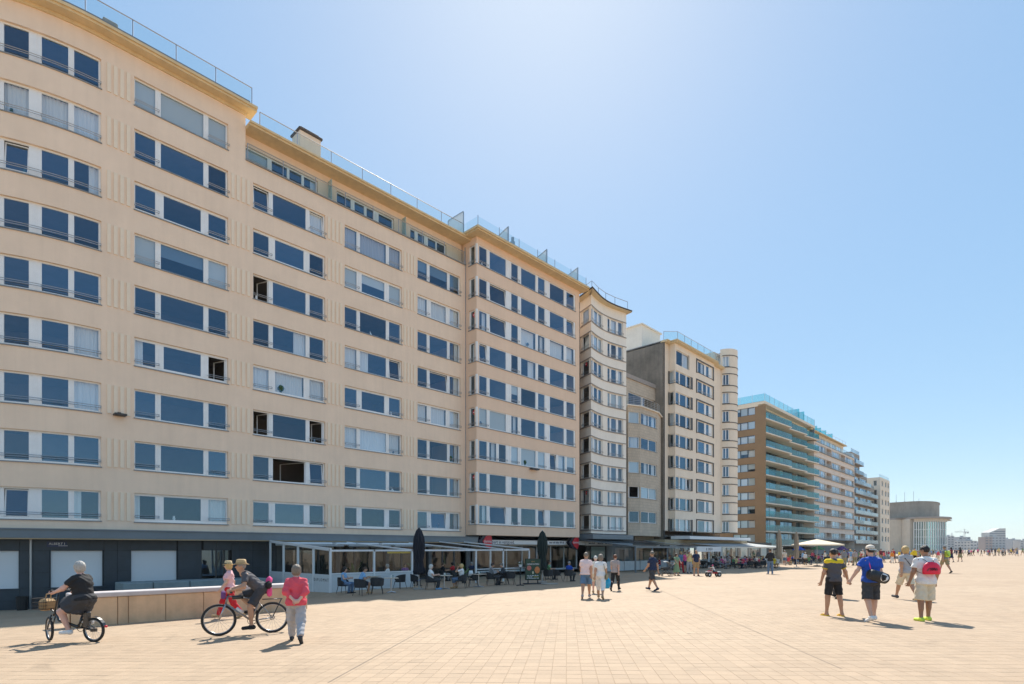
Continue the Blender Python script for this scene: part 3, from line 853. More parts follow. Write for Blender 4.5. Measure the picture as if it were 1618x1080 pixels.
wm.add([(-DB, YB0, yb), (-DB, YB1, yb), (-DB - 3, YB1, yb), (-DB - 3, YB0, yb)], [(0, 1, 2, 3)])
wm.add([(-DB, YB1, yb), (-DB - 14, YB1, yb), (-DB - 14, YB1, HZ + 25.75), (-DB, YB1, HZ + 25.75)], [(0, 1, 2, 3)])
wm.build('wall', MPLB, B)
rr = random.Random(5)
for k, z in enumerate(rowsB):
    g1 = [(758, 769.8), (774.5, 800)]; g2 = [(808.7, 819), (824.2, 847), (851, 861.3)]; g3 = [(869.6, 891.6), (895.8, 907.2)]
    if k == 2: g1 = [(758, 770), (774, 785), (789, 800)]; g3 = [(869.6, 879.5), (883, 893), (896.5, 907.2)]
    m1, m2 = PB.s_at(804.3), PB.s_at(865.4)
    kw = dict(fb=.08 if k < 8 else .09, rec=.06, rail='sides', rail_h=.3, orn=True)
    fill(B, PB, YB0 + .02, m1, z - HB, z, g1, rr, **kw)
    fill(B, PB, m1, m2, z - HB, z, g2, rr, **kw)
    fill(B, PB, m2, sb_end, z - HB, z, g3, rr, **kw)
    wdw = window(B, SB, ss0, ss1 - .02, z - HB, z, [(SB.s_at(742.5), SB.s_at(751), 'd' if k in (1, 3, 6) else 'c' if k == 5 else 'd')], rec=.10, rail='full', rail_h=.3)
    mb = MB(); mb.box(-DB - .14, -DB + .004, YB0 - .004, YB0 + .14, z - HB + .001, z - .001); mb.build('corner_post', MW, B)
    if k in (1, 3, 6): heart_sign(wdw, SB, SB.s_at(747.5), z - .42)
cm = MB()
for (z0, z1, o) in ((25.75, 25.86, .85), (25.86, 26.02, .98)):
    cm.box(-DB - 14, -DB + o, YB0 - o * .8, YB1 + .5, HZ + z0, HZ + z1)
cm.build('cornice', MCORN, B)
mb = MB(); mb.box(-DB - 14, -DB + .9, YB0 - .7, YB1 + .4, HZ + 26.02, HZ + 26.1); mb.box(-DB - 14, -DB - 13.8, YB0, YB1, -1, HZ + 25.75); mb.build('roof', MZINC, B)
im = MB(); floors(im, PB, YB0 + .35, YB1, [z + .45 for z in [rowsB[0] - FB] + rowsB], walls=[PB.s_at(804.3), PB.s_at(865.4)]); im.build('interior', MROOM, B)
roof_rail(B, [(-DB - 4, YB0 - .4, HZ + 26.1), (-DB + .6, YB0 - .4, HZ + 26.1), (-DB + .6, YB1 + .3, HZ + 26.1)], .95, 2.3, top=False)
for x in (801, 862, 911):
    y = yat(x, DB - .5); mb = MB(); mb.add([(-DB + .6, y, HZ + 26.1), (-DB - 2.2, y, HZ + 26.1), (-DB - 2.2, y, HZ + 26.7), (-DB + .6, y, HZ + 27.5)], [(0, 1, 2, 3)]); mb.add([(-DB + .6, y + .03, HZ + 26.1), (-DB - 2.2, y + .03, HZ + 26.1), (-DB - 2.2, y + .03, HZ + 26.7), (-DB + .6, y + .03, HZ + 27.5)], [(0, 1, 2, 3)])
    s_ = mb.build('wind_screen', MATS['white_screen'], B)
    fr = MB(); fr.box(-DB + .6, -DB + .68, y - .03, y + .06, HZ + 26.1, HZ + 27.55); fr.tube([(-DB - 2.2, y, HZ + 26.72), (-DB + .64, y, HZ + 27.53)], .035, 6); fr.build('frame', MRAIL, s_)
mb = MB(); y = yat(810, DB + .6); mb.tube([(-DB - .6, y, HZ + 26), (-DB - .6, y, HZ + 27.4)], .22, 12); mb.tube([(-DB - .6, y, HZ + 27.4), (-DB - .6, y, HZ + 27.8)], .14, 10); mb.build('flue', MRAIL, B)
lm = MB(); p = at(842, 741, DB); lm.bbox(-DB + .05, -DB + .4, p.y - .5, p.y + .5, p.z - .08, p.z + .05, .02); lm.build('floodlight', MATS['lamp_housing'], B)
# shop front below
DS = 35.9
ys0, ys1 = yat(746, DS), yat(926, DS)
sgz = (zat(740, 859.5, 35.2), zat(740, 852, 35.2))
mb = MB(); mb.bbox(-35.6, -35.2, yat(744, 35.2), yat(926, 35.2), sgz[0], sgz[1], .02); sb_ = mb.build('sign_band', mat('white_sign_panel', (.78, .79, .80), .35), B)
text_mesh('lettering', 'expert in vastgoed.', .42, mat('dark_blue_lettering', (.02, .03, .09), .5), sb_, face_x(Vector((-35.195, yat(793, 35.2), (sgz[0] + sgz[1]) / 2))))
small_print('small_print', 2.3, .26, MATS['dark_blue_lettering'], sb_, face_x(Vector((-35.195, yat(880, 35.2), (sgz[0] + sgz[1]) / 2))))
for x in (767, 906.5):
    y = yat(x, 34.9); zc_ = (sgz[0] + sgz[1]) / 2 + .05; mb = MB()
    ring = [(-.95, 0), (-.35, .55), (.45, .72), (.6, .3), (.6, -.35), (.42, -.72), (-.35, -.55)]
    n = len(ring)
    vs = [(-35.1, y + a, zc_ + b) for a, b in ring] + [(-34.75, y + a * .98, zc_ + b) for a, b in ring]
    mb.add(vs, [tuple(range(n))[::-1], tuple(range(n, 2 * n))] + [(i, (i + 1) % n, n + (i + 1) % n, n + i) for i in range(n)])
    q = mb.build('sign_box', MNAVY, B)
    mb = MB(); rg = [(-.5, 0), (-.12, .42), (.45, .70), (.6, .3), (.6, -.35), (.42, -.70), (-.12, -.42)]
    mb.add([(-34.74, y + a, zc_ + b) for a, b in rg] + [(-34.71, y + a * .97, zc_ + b * .97) for a, b in rg], [tuple(range(n, 2 * n))] + [(i, (i + 1) % n, n + (i + 1) % n, n + i) for i in range(n)])
    q2 = mb.build('sign_face', MRED, q)
    text_mesh('lettering', 'dorma', .34, MWHITE, q, face_x(Vector((-34.70, y + .08, zc_))))
MTRIM = mat('pale_grey_trim', (.55, .56, .56), .5, var=.1)
sf = flat(DS, ys0, ys1)
gzB = ground_z(-DS, ys0); sw_ = (yat(914, DS) - ys0 - .35) / 7
window(B, sf, ys0 + .1, yat(914, DS), gzB + .35, sgz[0] - .02, [(ys0 + .25 + i * sw_, ys0 + .15 + (i + 1) * sw_, 'd') for i in range(7)] , fb=.12, frame=MTRIM, gl=glass('shop_glass', (.8, .9, .9), 1.7)).name = 'shop_window'
mb = MB(); mb.box(-DS - .3, -DS - .02, ys0, ys1, gzB - .2, gzB + .33); mb.box(-DS - .3, -DS - .02, yat(914, DS), ys1, gzB + .33, sgz[1]); mb.box(-DS - .4, -DS - .02, ys0 - 1.2, ys0 + .08, gzB - .2, yb); mb.box(-DS - 4, -DS - 3.9, ys0, ys1, gzB, yb); mb.box(-DS - .3, -DS, ys0, ys1, sgz[1], yb)
mb.build('shop_wall', mat('grey_green_render', (.33, .36, .35), .8, var=.1), B)
# listing sheets hung in the window
for i in range(13):
    for j in range(4):
        x = 772 + i * 7.2 + (22 if i > 3 else 0)
        if x > 908: continue; p = at(x, 879 + j * 6.0, DS + .35); mb = MB()
        mb.box(-DS - .35, -DS - .34, p.y - .19, p.y + .19, p.z - .12, p.z + .12); mb.build('listing_sheet', MATS['white_paint'] if (i + j) % 3 else MBLIND, B)
settle(B)

# ---- C: concave front, cream, stone-edged spandrels
MPLC = mat('cream_stone_render', (0.93, 0.85, 0.74), 0.85, var=0.06, scale=0.8, bump=0.1, streak=0.025)
MLINE = mat('dark_stone_course', (0.34, 0.30, 0.27), 0.8, var=0.15)
DC = 34.0
yc0, yc1 = yat(934, DC), yat(989.5, DC)
pl = [(-36.0, yat(914, 36.0) + .25)]
nC = 14
for i in range(nC + 1):
    t = i / nC; pl.append((-DC - .55 * math.sin(math.pi * t) * (1 - .25 * t), yc0 + (yc1 - yc0) * t))
PC = Path(pl)
PCs = Path([pl[0], pl[1]]); PCf = Path(pl[1:])
C = root_at(DC, (yc0 + yc1) / 2, 'cream apartment block with a concave front under a curved eave')
FC = 2.65; HC = 1.47
zc0 = zat(934, 812.8, DC); rowsC = [zc0 + FC * k for k in range(9)]
wm = MB(); zbC = zat(934, 842, DC)
ca, cb, cc, cd = PCf.s_at(934.6), PCf.s_at(952), PCf.s_at(960), PCf.s_at(984.5)
sa_, sb2 = PCs.s_at(918.5), PCs.s_at(930.5)
wall(wm, PCf, 0, PCf.s[-1], zbC, HZ + 25.75, [q for z in rowsC for q in ((ca, cb, z - HC, z), (cc, cd, z - HC, z))], .25)
wall(wm, PCs, 0, PCs.s[-1], zbC, HZ + 25.75, [(sa_, sb2, z - HC, z) for z in rowsC], .25)
wm.add([(-DC, yc1, zbC), (-DC - 14, yc1, zbC), (-DC - 14, yc1, HZ + 25.75), (-DC, yc1, HZ + 25.75)], [(0, 1, 2, 3)])
vs = [(x, y, zbC) for x, y in pl] + [(-37.5, yc1, zbC), (-37.5, pl[0][1], zbC)]
wm.add(vs, [tuple(range(len(vs)))])
wm.build('wall', MPLC, C)
rr = random.Random(9)
for k, z in enumerate(rowsC):
    kw = dict(fb=.07, rec=.12, rail='sides', rail_h=.3, sillmat=MLINE)
    fill(C, PCf, ca, cb, z - HC, z, [(935.5, 938), (940, 945.2), (947, 951.3)], rr, **kw)
    fill(C, PCf, cc, cd, z - HC, z, [(961, 964.5), (967, 974.5), (978, 983.5)], rr, **kw)
    w_ = fill(C, PCs, sa_, sb2, z - HC, z, [(920, 929.3)], rr, **kw)
    if k in (1, 6): heart_sign(w_, PCs, PCs.s_at(925), z - .35)
    for zz in (z + .03, z - HC - .14):
        mb = MB(); sbox(mb, PCf, 0, PCf.s[-1], 0.002, .06, zz, zz + .08); sbox(mb, PCs, 0, PCs.s[-1] - .0, 0.002, .06, zz, zz + .08); mb.build('string_course', MLINE, C)
mb = MB(); sbox(mb, PC, 0, PC.s[-1] + .3, -.5, .55, HZ + 25.75, HZ + 25.83); mb.build('cornice', mat('cream_cornice', (.72, .58, .36), .8, var=.08), C)
mb = MB(); sbox(mb, PC, 0, PC.s[-1] + .3, -.5, .62, HZ + 25.83, HZ + 25.95)
vs = [(x - .2, y, HZ + 25.94) for x, y in pl] + [(-48, yc1, HZ + 25.94), (-48, pl[0][1], HZ + 25.94)]; mb.add(vs, [tuple(range(len(vs)))]); mb.box(-48, -47.8, yc0 - 3, yc1, -1, HZ + 25.75); mb.build('roof', MBRD, C)
im = MB(); floors(im, PCf, 1.3, PCf.s[-1], [z + .45 for z in [rowsC[0] - FC] + rowsC], walls=[(cb + cc) / 2]); im.build('interior', MROOM, C)
roof_rail(C, [PC.pos(s, .2, HZ + 25.95) for s in (.4, 2.2, 3.6, 5.2, 6.8, PC.s[-1])], 1.0, 1.6, panels=False)
# ground floor of C with grey canopy
cz = (zat(950, 851.5, 33.4), zat(950, 844, 33.4))
mb = MB(); mb.bbox(-37, -33.4, yat(937, 33.4), yat(1001, 33.4), cz[0], cz[1], .03); mb.build('canopy_fascia', MFASC, C)
gzC = ground_z(-36, yc0)
y926, yC1 = ys1, yat(1003, 36)
mb = MB(); mb.bbox(-35.6, -35.2, yat(927, 35.2), yat(968, 35.2), sgz[0] - .04, sgz[1] - .02, .02); sg2 = mb.build('sign_band', MATS['white_sign_panel'], C)
for x in (935, 949, 961): small_print('small_print', 1.1, .22, MATS['dark_blue_lettering'], sg2, face_x(Vector((-35.195, yat(x, 35.2), (sgz[0] + sgz[1]) / 2 - .03))))
pg = flat(36.2, y926, yC1)
oc = [(y926 + .2, y926 + 4.4, gzC + .1, gzC + 2.7), (yC1 - 3.0, yC1 - 1.9, gzC, gzC + 2.3)]
mb = MB(); wall(mb, pg, y926, yC1, gzC - .2, zbC + .1, oc, .3); mb.build('shop_wall', mat('grey_stone_shop', (.30, .31, .32), .7, var=.15), C)
window(C, pg, oc[0][0], oc[0][1], oc[0][2], oc[0][3], [(oc[0][0] + .1, oc[0][0] + 1.2, 'd'), (oc[0][0] + 1.35, oc[0][1] - .1, 'h')], frame=MDARKFRAME, sill=False, gl=MATS['shop_glass']).name = 'shop_window'
mb = MB(); q = oc[1]; mb.box(-36.45, -36.35, q[0], q[1], q[2], q[3]); mb.box(-36.34, -36.3, q[1] - .2, q[1] - .14, q[2] + .9, q[2] + 1.2); mb.build('door', mat('grey_door', (.12, .15, .16), .5), C)
mb = MB(); mb.box(-40, -39.9, y926, yC1, gzC, zbC); mb.build('interior', MROOM, C)
settle(C)

# ---- D: lower block with faceted bay, tiled in beige ceramic
def tile_mat(name, col, joint, sx, sz):
    m = bpy.data.materials.new(name); MATS[name] = m
    nt, b = _nodes(m); N = nt.nodes; L = nt.links
    tc = N.new('ShaderNodeNewGeometry'); sp = N.new('ShaderNodeSeparateXYZ'); L.new(tc.outputs['Position'], sp.inputs[0])
    ad = N.new('ShaderNodeMath'); ad.operation = 'ADD'; L.new(sp.outputs[0], ad.inputs[0]); L.new(sp.outputs[1], ad.inputs[1])
    cb_ = N.new('ShaderNodeCombineXYZ'); L.new(ad.outputs[0], cb_.inputs[0]); L.new(sp.outputs[2], cb_.inputs[1])
    br = N.new('ShaderNodeTexBrick'); L.new(cb_.outputs[0], br.inputs['Vector'])
    br.inputs['Color1'].default_value = (*col, 1); br.inputs['Color2'].default_value = (*[c * .9 for c in col], 1); br.inputs['Mortar'].default_value = (*joint, 1)
    br.inputs['Scale'].default_value = 1; br.inputs['Brick Width'].default_value = sx; br.inputs['Row Height'].default_value = sz; br.inputs['Mortar Size'].default_value = .012
    n = N.new('ShaderNodeTexNoise'); n.inputs['Scale'].default_value = .7; n.inputs['Detail'].default_value = 5; L.new(tc.outputs['Position'], n.inputs['Vector'])
    mr = N.new('ShaderNodeMapRange'); mr.inputs['To Min'].default_value = .82; mr.inputs['To Max'].default_value = 1.15; L.new(n.outputs['Fac'], mr.inputs['Value'])
    vm = N.new('ShaderNodeVectorMath'); vm.operation = 'SCALE'; L.new(br.outputs['Color'], vm.inputs[0]); L.new(mr.outputs[0], vm.inputs['Scale'])
    L.new(vm.outputs[0], b.inputs['Base Color']); b.inputs['Roughness'].default_value = .7
    return m
MTILE = tile_mat('beige_wall_tile', (.60, .50, .385), (.38, .32, .25), .32, .32)
D = root_at(35, yat(1015, 35), 'lower beige tiled apartment block with a faceted bay')
dp = [(-35.5, yat(990, 35.5)), (-35.0, yat(991.5, 35.0) + .1), (-34.3, yat(1012, 34.3)), (-34.4, yat(1039, 34.4)), (-35.4, yat(1041, 35.4) + .6), (-35.4, yat(1048, 35.4))]
PD = Path(dp)
FD = 2.83; HD = 1.3
zd0 = zat(993, 806.7, 34.9); rowsD = [zd0 + FD * k for k in range(5)]
sD = PD.s
bay0, bay1 = sD[1], sD[3]
zbD = zat(993, 846, 34.9); ztD = HZ + 20.2
opD = [(PD.s_at(992) + .05, sD[2] - .12, z - HD, z) for z in rowsD] + [(sD[2] + .12, sD[3] - .15, z - HD, z) for z in rowsD]
zbal = rowsD[4] + .62
wm = MB(); wall(wm, PD, 0, sD[-1], zbD, zbal, opD, .2)
pD2 = flat(36.1, yat(988, 36.1), yat(1049, 36.1)); yd0, yd1 = pD2.s[0], pD2.s[-1]
opT = [(yat(993, 36.1), yat(1038, 36.1), zbal + .1, zbal + 2.2)]
wall(wm, pD2, yd0, yd1, zbal - .5, ztD, opT, .25)
wm.add([(-35.5, dp[0][1], zbal), (-36.1, yd0, zbal), (-36.1, yd1, zbal), (-35.4, dp[-1][1], zbal), (-34.4, dp[3][1], zbal), (-34.3, dp[2][1], zbal)], [(0, 1, 2, 3, 4, 5)])
wm.add([(-37, yd0, zbD), (-37, yd1, zbD)] + [(x, y, zbD) for x, y in dp[::-1]], [tuple(range(8))])
wm.build('wall', MTILE, D)
rr = random.Random(21)
for i, q in enumerate(opD):
    a, b = q[:2]; k = rr.choice(['d', 'd', 'c', 'b', 'cr'])
    if i < 5: ls = [(a + .08, b - .08, 'o' if i == 1 else k)]
    else: m_ = (a + b) / 2; ls = [(a + .08, m_ - .06, k), (m_ + .06, b - .08, k)]
    window(D, PD, q[0], q[1], q[2], q[3], ls, fb=.07, rec=.1)
q = opT[0]; m_ = (q[0] + q[1]) / 2
window(D, pD2, q[0], q[1], q[2], q[3], [(q[0] + .1, m_ - .1, 'd'), (m_ + .1, q[1] - .1, 'd')], sill=False)
mb = MB(); sbox(mb, PD, sD[1], sD[4], -1.2, .22, zbal + .002, zbal + .1); mb.build('balcony_slab', MPLC, D)
mb = MB()
for h in (.15, .35, .55, .75, .95): mb.tube([PD.pos(s, .1, zbal + .1 + h) for s in (sD[1], sD[2], sD[3], sD[3] + .6)], .02, 5)
for i in range(9): s = sD[1] + (sD[3] + .6 - sD[1]) * i / 8; mb.tube([PD.pos(s, .1, zbal + .1), PD.pos(s, .1, zbal + 1.07)], .02, 5)
mb.build('balcony_railing', MRAIL, D)
mb = MB(); mb.box(-50, -36.0, yd0, yd1, ztD, ztD + .12); mb.box(-36.05, -35.95, yd0, yd1, ztD - .3, ztD + .18); mb.box(-50, -49.8, yd0, yd1, -1, ztD); mb.build('roof', MLINE, D)
im = MB(); floors(im, flat(36.0, yd0, yd1), yd0, yd1, [z + .5 for z in [rowsD[0] - FD] + rowsD] + [ztD], o0=-.3); im.build('interior', MROOM, D)
pg = flat(36.3, yat(1003, 36.3), yat(1050, 36.3)); gzD = ground_z(-36, 50)
oc = [(pg.s[0] + .9, pg.s[0] + 2.1, gzD, gzD + 2.2)]
mb = MB(); wall(mb, pg, pg.s[0], pg.s[-1], gzD - .2, zbD + .05, oc, .3); mb.build('plinth_wall', MTILE, D)
q = oc[0]; mb = MB(); mb.box(-36.55, -36.5, q[0], q[1], q[2], q[3]); mb.box(-36.49, -36.45, q[0] + .15, q[0] + .2, q[2] + .9, q[2] + 1.2); mb.build('door', MATS['grey_door'], D)
settle(D)

# ---- E: cream block with side bays, slate-edged windows and a round corner tower
MPLE = mat('buff_render', (0.89, 0.76, 0.61), 0.85, var=0.06, scale=0.7, bump=0.1, streak=0.03)
MSLATE = mat('slate_edging', (0.075, 0.068, 0.065), 0.6, var=0.2, scale=5)
MPARTY = mat('weathered_party_wall', (0.23, 0.20, 0.165), 0.9, var=0.45, scale=0.45, bump=0.2, streak=0.15)
DE = 34.1
E = root_at(DE, yat(1100, DE), 'buff apartment block with a round corner tower and slate edged windows')
ye0, ye1 = yat(1048, 35.0), yat(1157, 34.0)
ep = [(-35.0, ye0), (-35.0, yat(1057, 35.0)), (-DE, yat(1067, DE)), (-DE, yat(1128, DE)), (-34.5, yat(1128.5, 34.5) + .1), (-34.5, yat(1139, 34.5))]
cx, cy, rt = -34.6, yat(1139, 34.5) + 1.75, 1.75
tw = []
for i in range(15):
    a = math.pi * (1.0 - i / 14.0 * 1.05); tw.append((cx + rt * math.sin(a) * 0.95, cy + rt * math.cos(a)))
PE = Path(ep); PT = Path(tw)
FE = 2.64; HE = 1.55
ze0 = zat(1067, 819, DE); rowsE = [ze0 + FE * k for k in range(9)]
sE = PE.s; zbE = zat(1067, 838, DE); ztE = HZ + 25.5
b0, b1 = PE.s_at(1058) + .0, PE.s_at(1066)
f0_, f1_ = sE[2] + .05, PE.s_at(1091.5)
w0, w1 = PE.s_at(1101.5), PE.s_at(1126)
op = []
for k, z in enumerate(rowsE):
    if k < 8: op += [(b0, b1, z - HE, z), (f0_, f1_, z - HE, z)]
    else: op += [(f0_ + .2, f1_ - .4, z - HE - .3, z)]
    op.append((w0, w1, z - HE, z))
wm = MB(); wall(wm, PE, 0, sE[-1], zbE, ztE, op, .3)
zt0 = zat(1148, 823, 33.2); rowsT = [zt0 + 2.62 * k for k in range(10)]
tA, tB = PT.s_at(1141), PT.s_at(1152.5)
ztT = zat(1148, 545, 33.2)
wall(wm, PT, 0, PT.s[-1], zbE, ztT, [(tA, tB, z - 1.5, z) for z in rowsT], .3)
wm.add([(-DE, cy + rt, zbE), (-DE - 14, cy + rt, zbE), (-DE - 14, cy + rt, ztE), (-DE, cy + rt, ztE)], [(0, 1, 2, 3)])
wm.add([(x, y, zbE) for x, y in ep] + [(-37, ep[-1][1] + 3, zbE), (-37, ye0, zbE)], [tuple(range(8))])
wm.add([(x, y, ztT) for x, y in tw], [tuple(range(15))])
wm.add([(x, y, zbE) for x, y in tw], [tuple(range(15))])
wm.build('wall', MPLE, E)
rr = random.Random(33)
for k, z in enumerate(rowsE):
    kw = dict(fb=.07, rec=.12, rail='sides', rail_h=.3, sillmat=MSLATE)
    if k < 8:
        fill(E, PE, b0, b1, z - HE, z, [(1059.5, 1064.8)], rr, **kw)
        wn_ = fill(E, PE, f0_, f1_, z - HE, z, [(1068.3, 1073), (1075, 1084), (1086, 1090.5)], rr, **kw)
        sl = MB(); sbox(sl, PE, f1_ + .01, f1_ + .5, .004, .05, z - HE, z); sbox(sl, PE, b0 - .28, b0 - .01, .004, .05, z - HE, z); sl.build('slate_panel', MSLATE, E)
    else:
        window(E, PE, f0_ + .2, f1_ - .4, z - HE - .3, z, [(f0_ + .3, (f0_ + f1_) / 2 - .15, 'd'), ((f0_ + f1_) / 2 - .05, f1_ - .5, 'c')], sill=False)
    fill(E, PE, w0, w1, z - HE, z, [(1104, 1114), (1117, 1121)] if k != 7 else [(1104, 1110), (1112, 1117), (1119, 1123)], rr, **kw)
    sl = MB()
    for q in ((w0 - .28, w0 - .01, z - HE - .16, z + .16), (w1 + .01, w1 + .3, z - HE - .16, z + .16), (w0 - .01, w1 + .01, z + .01, z + .16)): sbox(sl, PE, q[0], q[1], .004, .06, q[2], q[3])
    sl.build('slate_edging', MSLATE, E)
for z in rowsT:
    fill(E, PT, tA, tB, z - 1.5, z, [(1142.5, 1146), (1147.5, 1151)], rr, fb=.07, rec=.1, sillmat=MSLATE)
    for zz in (z + .01, z - 1.66): mb = MB(); sbox(mb, PT, .3, PT.s[-1], .004, .05, zz, zz + .1); mb.build('string_course', MSLATE, E)
# party wall, roof, cornice, penthouse, chimneys
mb = MB(); mb.box(-52, -35.05, ye0 - .02, ye0 + .3, -1, ztE - .1); mb.build('party_wall', MPARTY, E)
mb = MB(); sbox(mb, PE, 0, sE[-1], -.4, .5, ztE, ztE + .12); sbox(mb, PE, 0, sE[-1], -.4, .6, ztE + .12, ztE + .25); mb.build('cornice', MATS['cream_cornice'], E)
mb = MB(); mb.box(-52, -35.3, ye0, cy + rt, ztE + .1, ztE + .2); mb.box(-52, -51.8, ye0, cy + rt, -1, ztE); mb.build('roof', MZINC, E)
roof_rail(E, [(-35, ye0 + .1, ztE + .25), (-DE + .3, yat(1067, DE), ztE + .25), (-DE + .3, yat(1128, DE), ztE + .25), (-34.3, yat(1138, 34.3), ztE + .25)], 1.1, 1.8, gl=glass('pale_aqua_glass', (.74, .90, .92), 1.6, haze=.06))
glass('aqua_glass', (.50, .82, .84), 1.6, haze=.10, hazecol=(.25, .65, .7))
zz = ztE + .2
mb = MB(); mb.box(-47, -38.2, ye0 + .3, ye0 + 5, zz, zz + 2.9); mb.box(-47.2, -38.0, ye0 + .1, ye0 + 5.2, zz + 2.9, zz + 3.05); mb.box(-46, -39.5, ye0 + 9, ye0 + 15, zz, zz + 2.6); mb.build('penthouse', MPLC, E)
mb = MB(); mb.box(-46.0, -43, ye0 + .3, ye0 + 1.2, zz + 3.05, zz + 3.6)
for i in range(5): mb.tube([(-45.6 + i * .55, ye0 + .7, zz + 3.6), (-45.6 + i * .55, ye0 + .7, zz + 4.1)], .2, 8)
mb.build('chimney', MBRD, E)
mb = MB(); yy = yat(1130, 37); mb.box(-38.2, -36.0, yy - 1.5, yy + 1.2, zz, zz + 3.1); c_ = mb.build('chimney', MPLE, E)
mb = MB()
for i in range(6): mb.tube([(-38 + i * .36, yy, zz + 3.1), (-38 + i * .36, yy, zz + 3.5)], .14, 8)
mb.build('chimney_pots', MBRD, c_)
mb = MB(); mb.box(-41, -35.3, yat(1121, 36), cy + .6, zz, ztT - .25); mb.build('stair_head', MPLE, E)
im = MB(); floors(im, PE, 0, sE[-1], [z + .5 for z in [rowsE[0] - FE] + rowsE], walls=[(f1_ + w0) / 2]); floors(im, PT, 0.2, PT.s[-1] - .4, [z + .5 for z in rowsT], o0=-.31, o1=-1.3); im.build('interior', MROOM, E)
pp = MB(); pp.tube([(-34.95, ye0 + .12, HZ), (-34.95, ye0 + .12, ztE)], .09, 8); pp.build('rain_pipe', MSLATE, E)
# ground floor and the white canopy
gzE = ground_z(-37, ye0)
pg = flat(37, ye0 - 1, cy + rt + 2); mb = MB(); wall(mb, pg, pg.s[0], pg.s[-1], gzE - .2, zbE, [(ye0 + 1 + i * 4.2, ye0 + 4.6 + i * 4.2, gzE + .05, gzE + 2.8) for i in range(6)], .3)
mb.build('plinth_wall', mat('brown_plinth', (.16, .12, .085), .8, var=.2), E)
for i in range(6): window(E, pg, ye0 + 1 + i * 4.2, ye0 + 4.6 + i * 4.2, gzE + .05, gzE + 2.8, [(ye0 + 1.1 + i * 4.2, ye0 + 2.7 + i * 4.2, 'd'), (ye0 + 2.9 + i * 4.2, ye0 + 4.5 + i * 4.2, 'd')], frame=MDARKFRAME, sill=False)
mb = MB(); mb.box(-41, -40.9, ye0, cy + rt, gzE, zbE); mb.build('interior', MROOM, E)
q0, q1 = at(1048, 853, 33), at(1182, 853, 31.5)
mb = MB(); mb.bbox(-37, -32.8, q0.y, yat(1181, 32.8), zat(1090, 860, 32.8), zat(1090, 853, 32.8), .03); mb.build('canopy_soffit', mat('tan_canopy', (.42, .32, .19), .7, var=.1), E)
mb = MB(); mb.bbox(-34, -31.5, yat(1090, 31.5), yat(1186, 31.5), zat(1090, 851.5, 31.5), zat(1090, 846.5, 31.5), .03); mb.build('canopy_fascia', MATS['white_sign_panel'], E)
settle(E)
# ------------------------------------------------------------------ F: brown brick with turquoise balconies
MBRICK = tile_mat('brown_brick', (.33, .205, .10), (.25, .17, .10), .22, .075)
MCREAM = mat('cream_band', (.82, .72, .58), .8, var=.06)
MAQUA = glass('turquoise_balustrade', (.14, .58, .63), 1.55, haze=.24, hazecol=(.05, .42, .48))
MDGL = glass('dark_glazing', (.35, .42, .45), 2.0)
DF = 39.0
YF0, YF1 = yat(1208, DF), yat(1287, DF)
F = root_at(DF, (YF0 + YF1) / 2, 'brown brick apartment block with turquoise glass balconies')
SF_ = Path([(-DF - 12, YF0), (-DF, YF0)]); PF = flat(DF, YF0, YF1)
pref = Vector((-DF, YF0, 0))
zf = [zpix(pref, y) for y in (865 - 4 + 0 * 1,)]
FF = 22.3 / px_per_m(pref)
zF0 = zpix(pref, 838)          # top of the lowest balcony slab
ztF = zpix(pref, 633)
sA_, sB_ = SF_.s_at(1158.5), SF_.s_at(1193)
qz = Vector(SF_.pos(sB_, 0, 0)); ff = 22.4 / px_per_m(qz)
ztop = [zpix(qz, 821.5) + ff * k for k in range(-1, 9)]
ops = [(sA_, sB_, z - 1.45, z) for z in ztop if z - 1.45 > .2]
wm = MB(); wall(wm, SF_, 0, SF_.s[-1], -1.2, ztF - .8, ops, .2)
wm.box(-DF - 12, -DF, YF0 + .3, YF1, -1.2, HZ - .2)
wm.build('wall', MBRICK, F)
mb = MB(); mb.box(-DF - 12, -DF - 1.2, YF0 + .05, YF1, ztF - .8, ztF); mb.box(-DF - 1.2, -DF + .1, YF0 - .05, YF1, ztF - .5, ztF); mb.box(-DF - 12, -DF - 1.2, YF0 - .03, YF0 + .05, ztF - .8, ztF); mb.build('roof_band', MCREAM, F)
rr = random.Random(41)
for q in ops:
    w = (q[1] - q[0]) / 3
    window(F, SF_, q[0], q[1], q[2], q[3], [(q[0] + i * w + .06, q[0] + (i + 1) * w - .06, rr.choice(['c', 'b', 'h', 'b', 'c'])) for i in range(3)], frame=MDARKFRAME, rec=.1, fb=.06, sill=False)
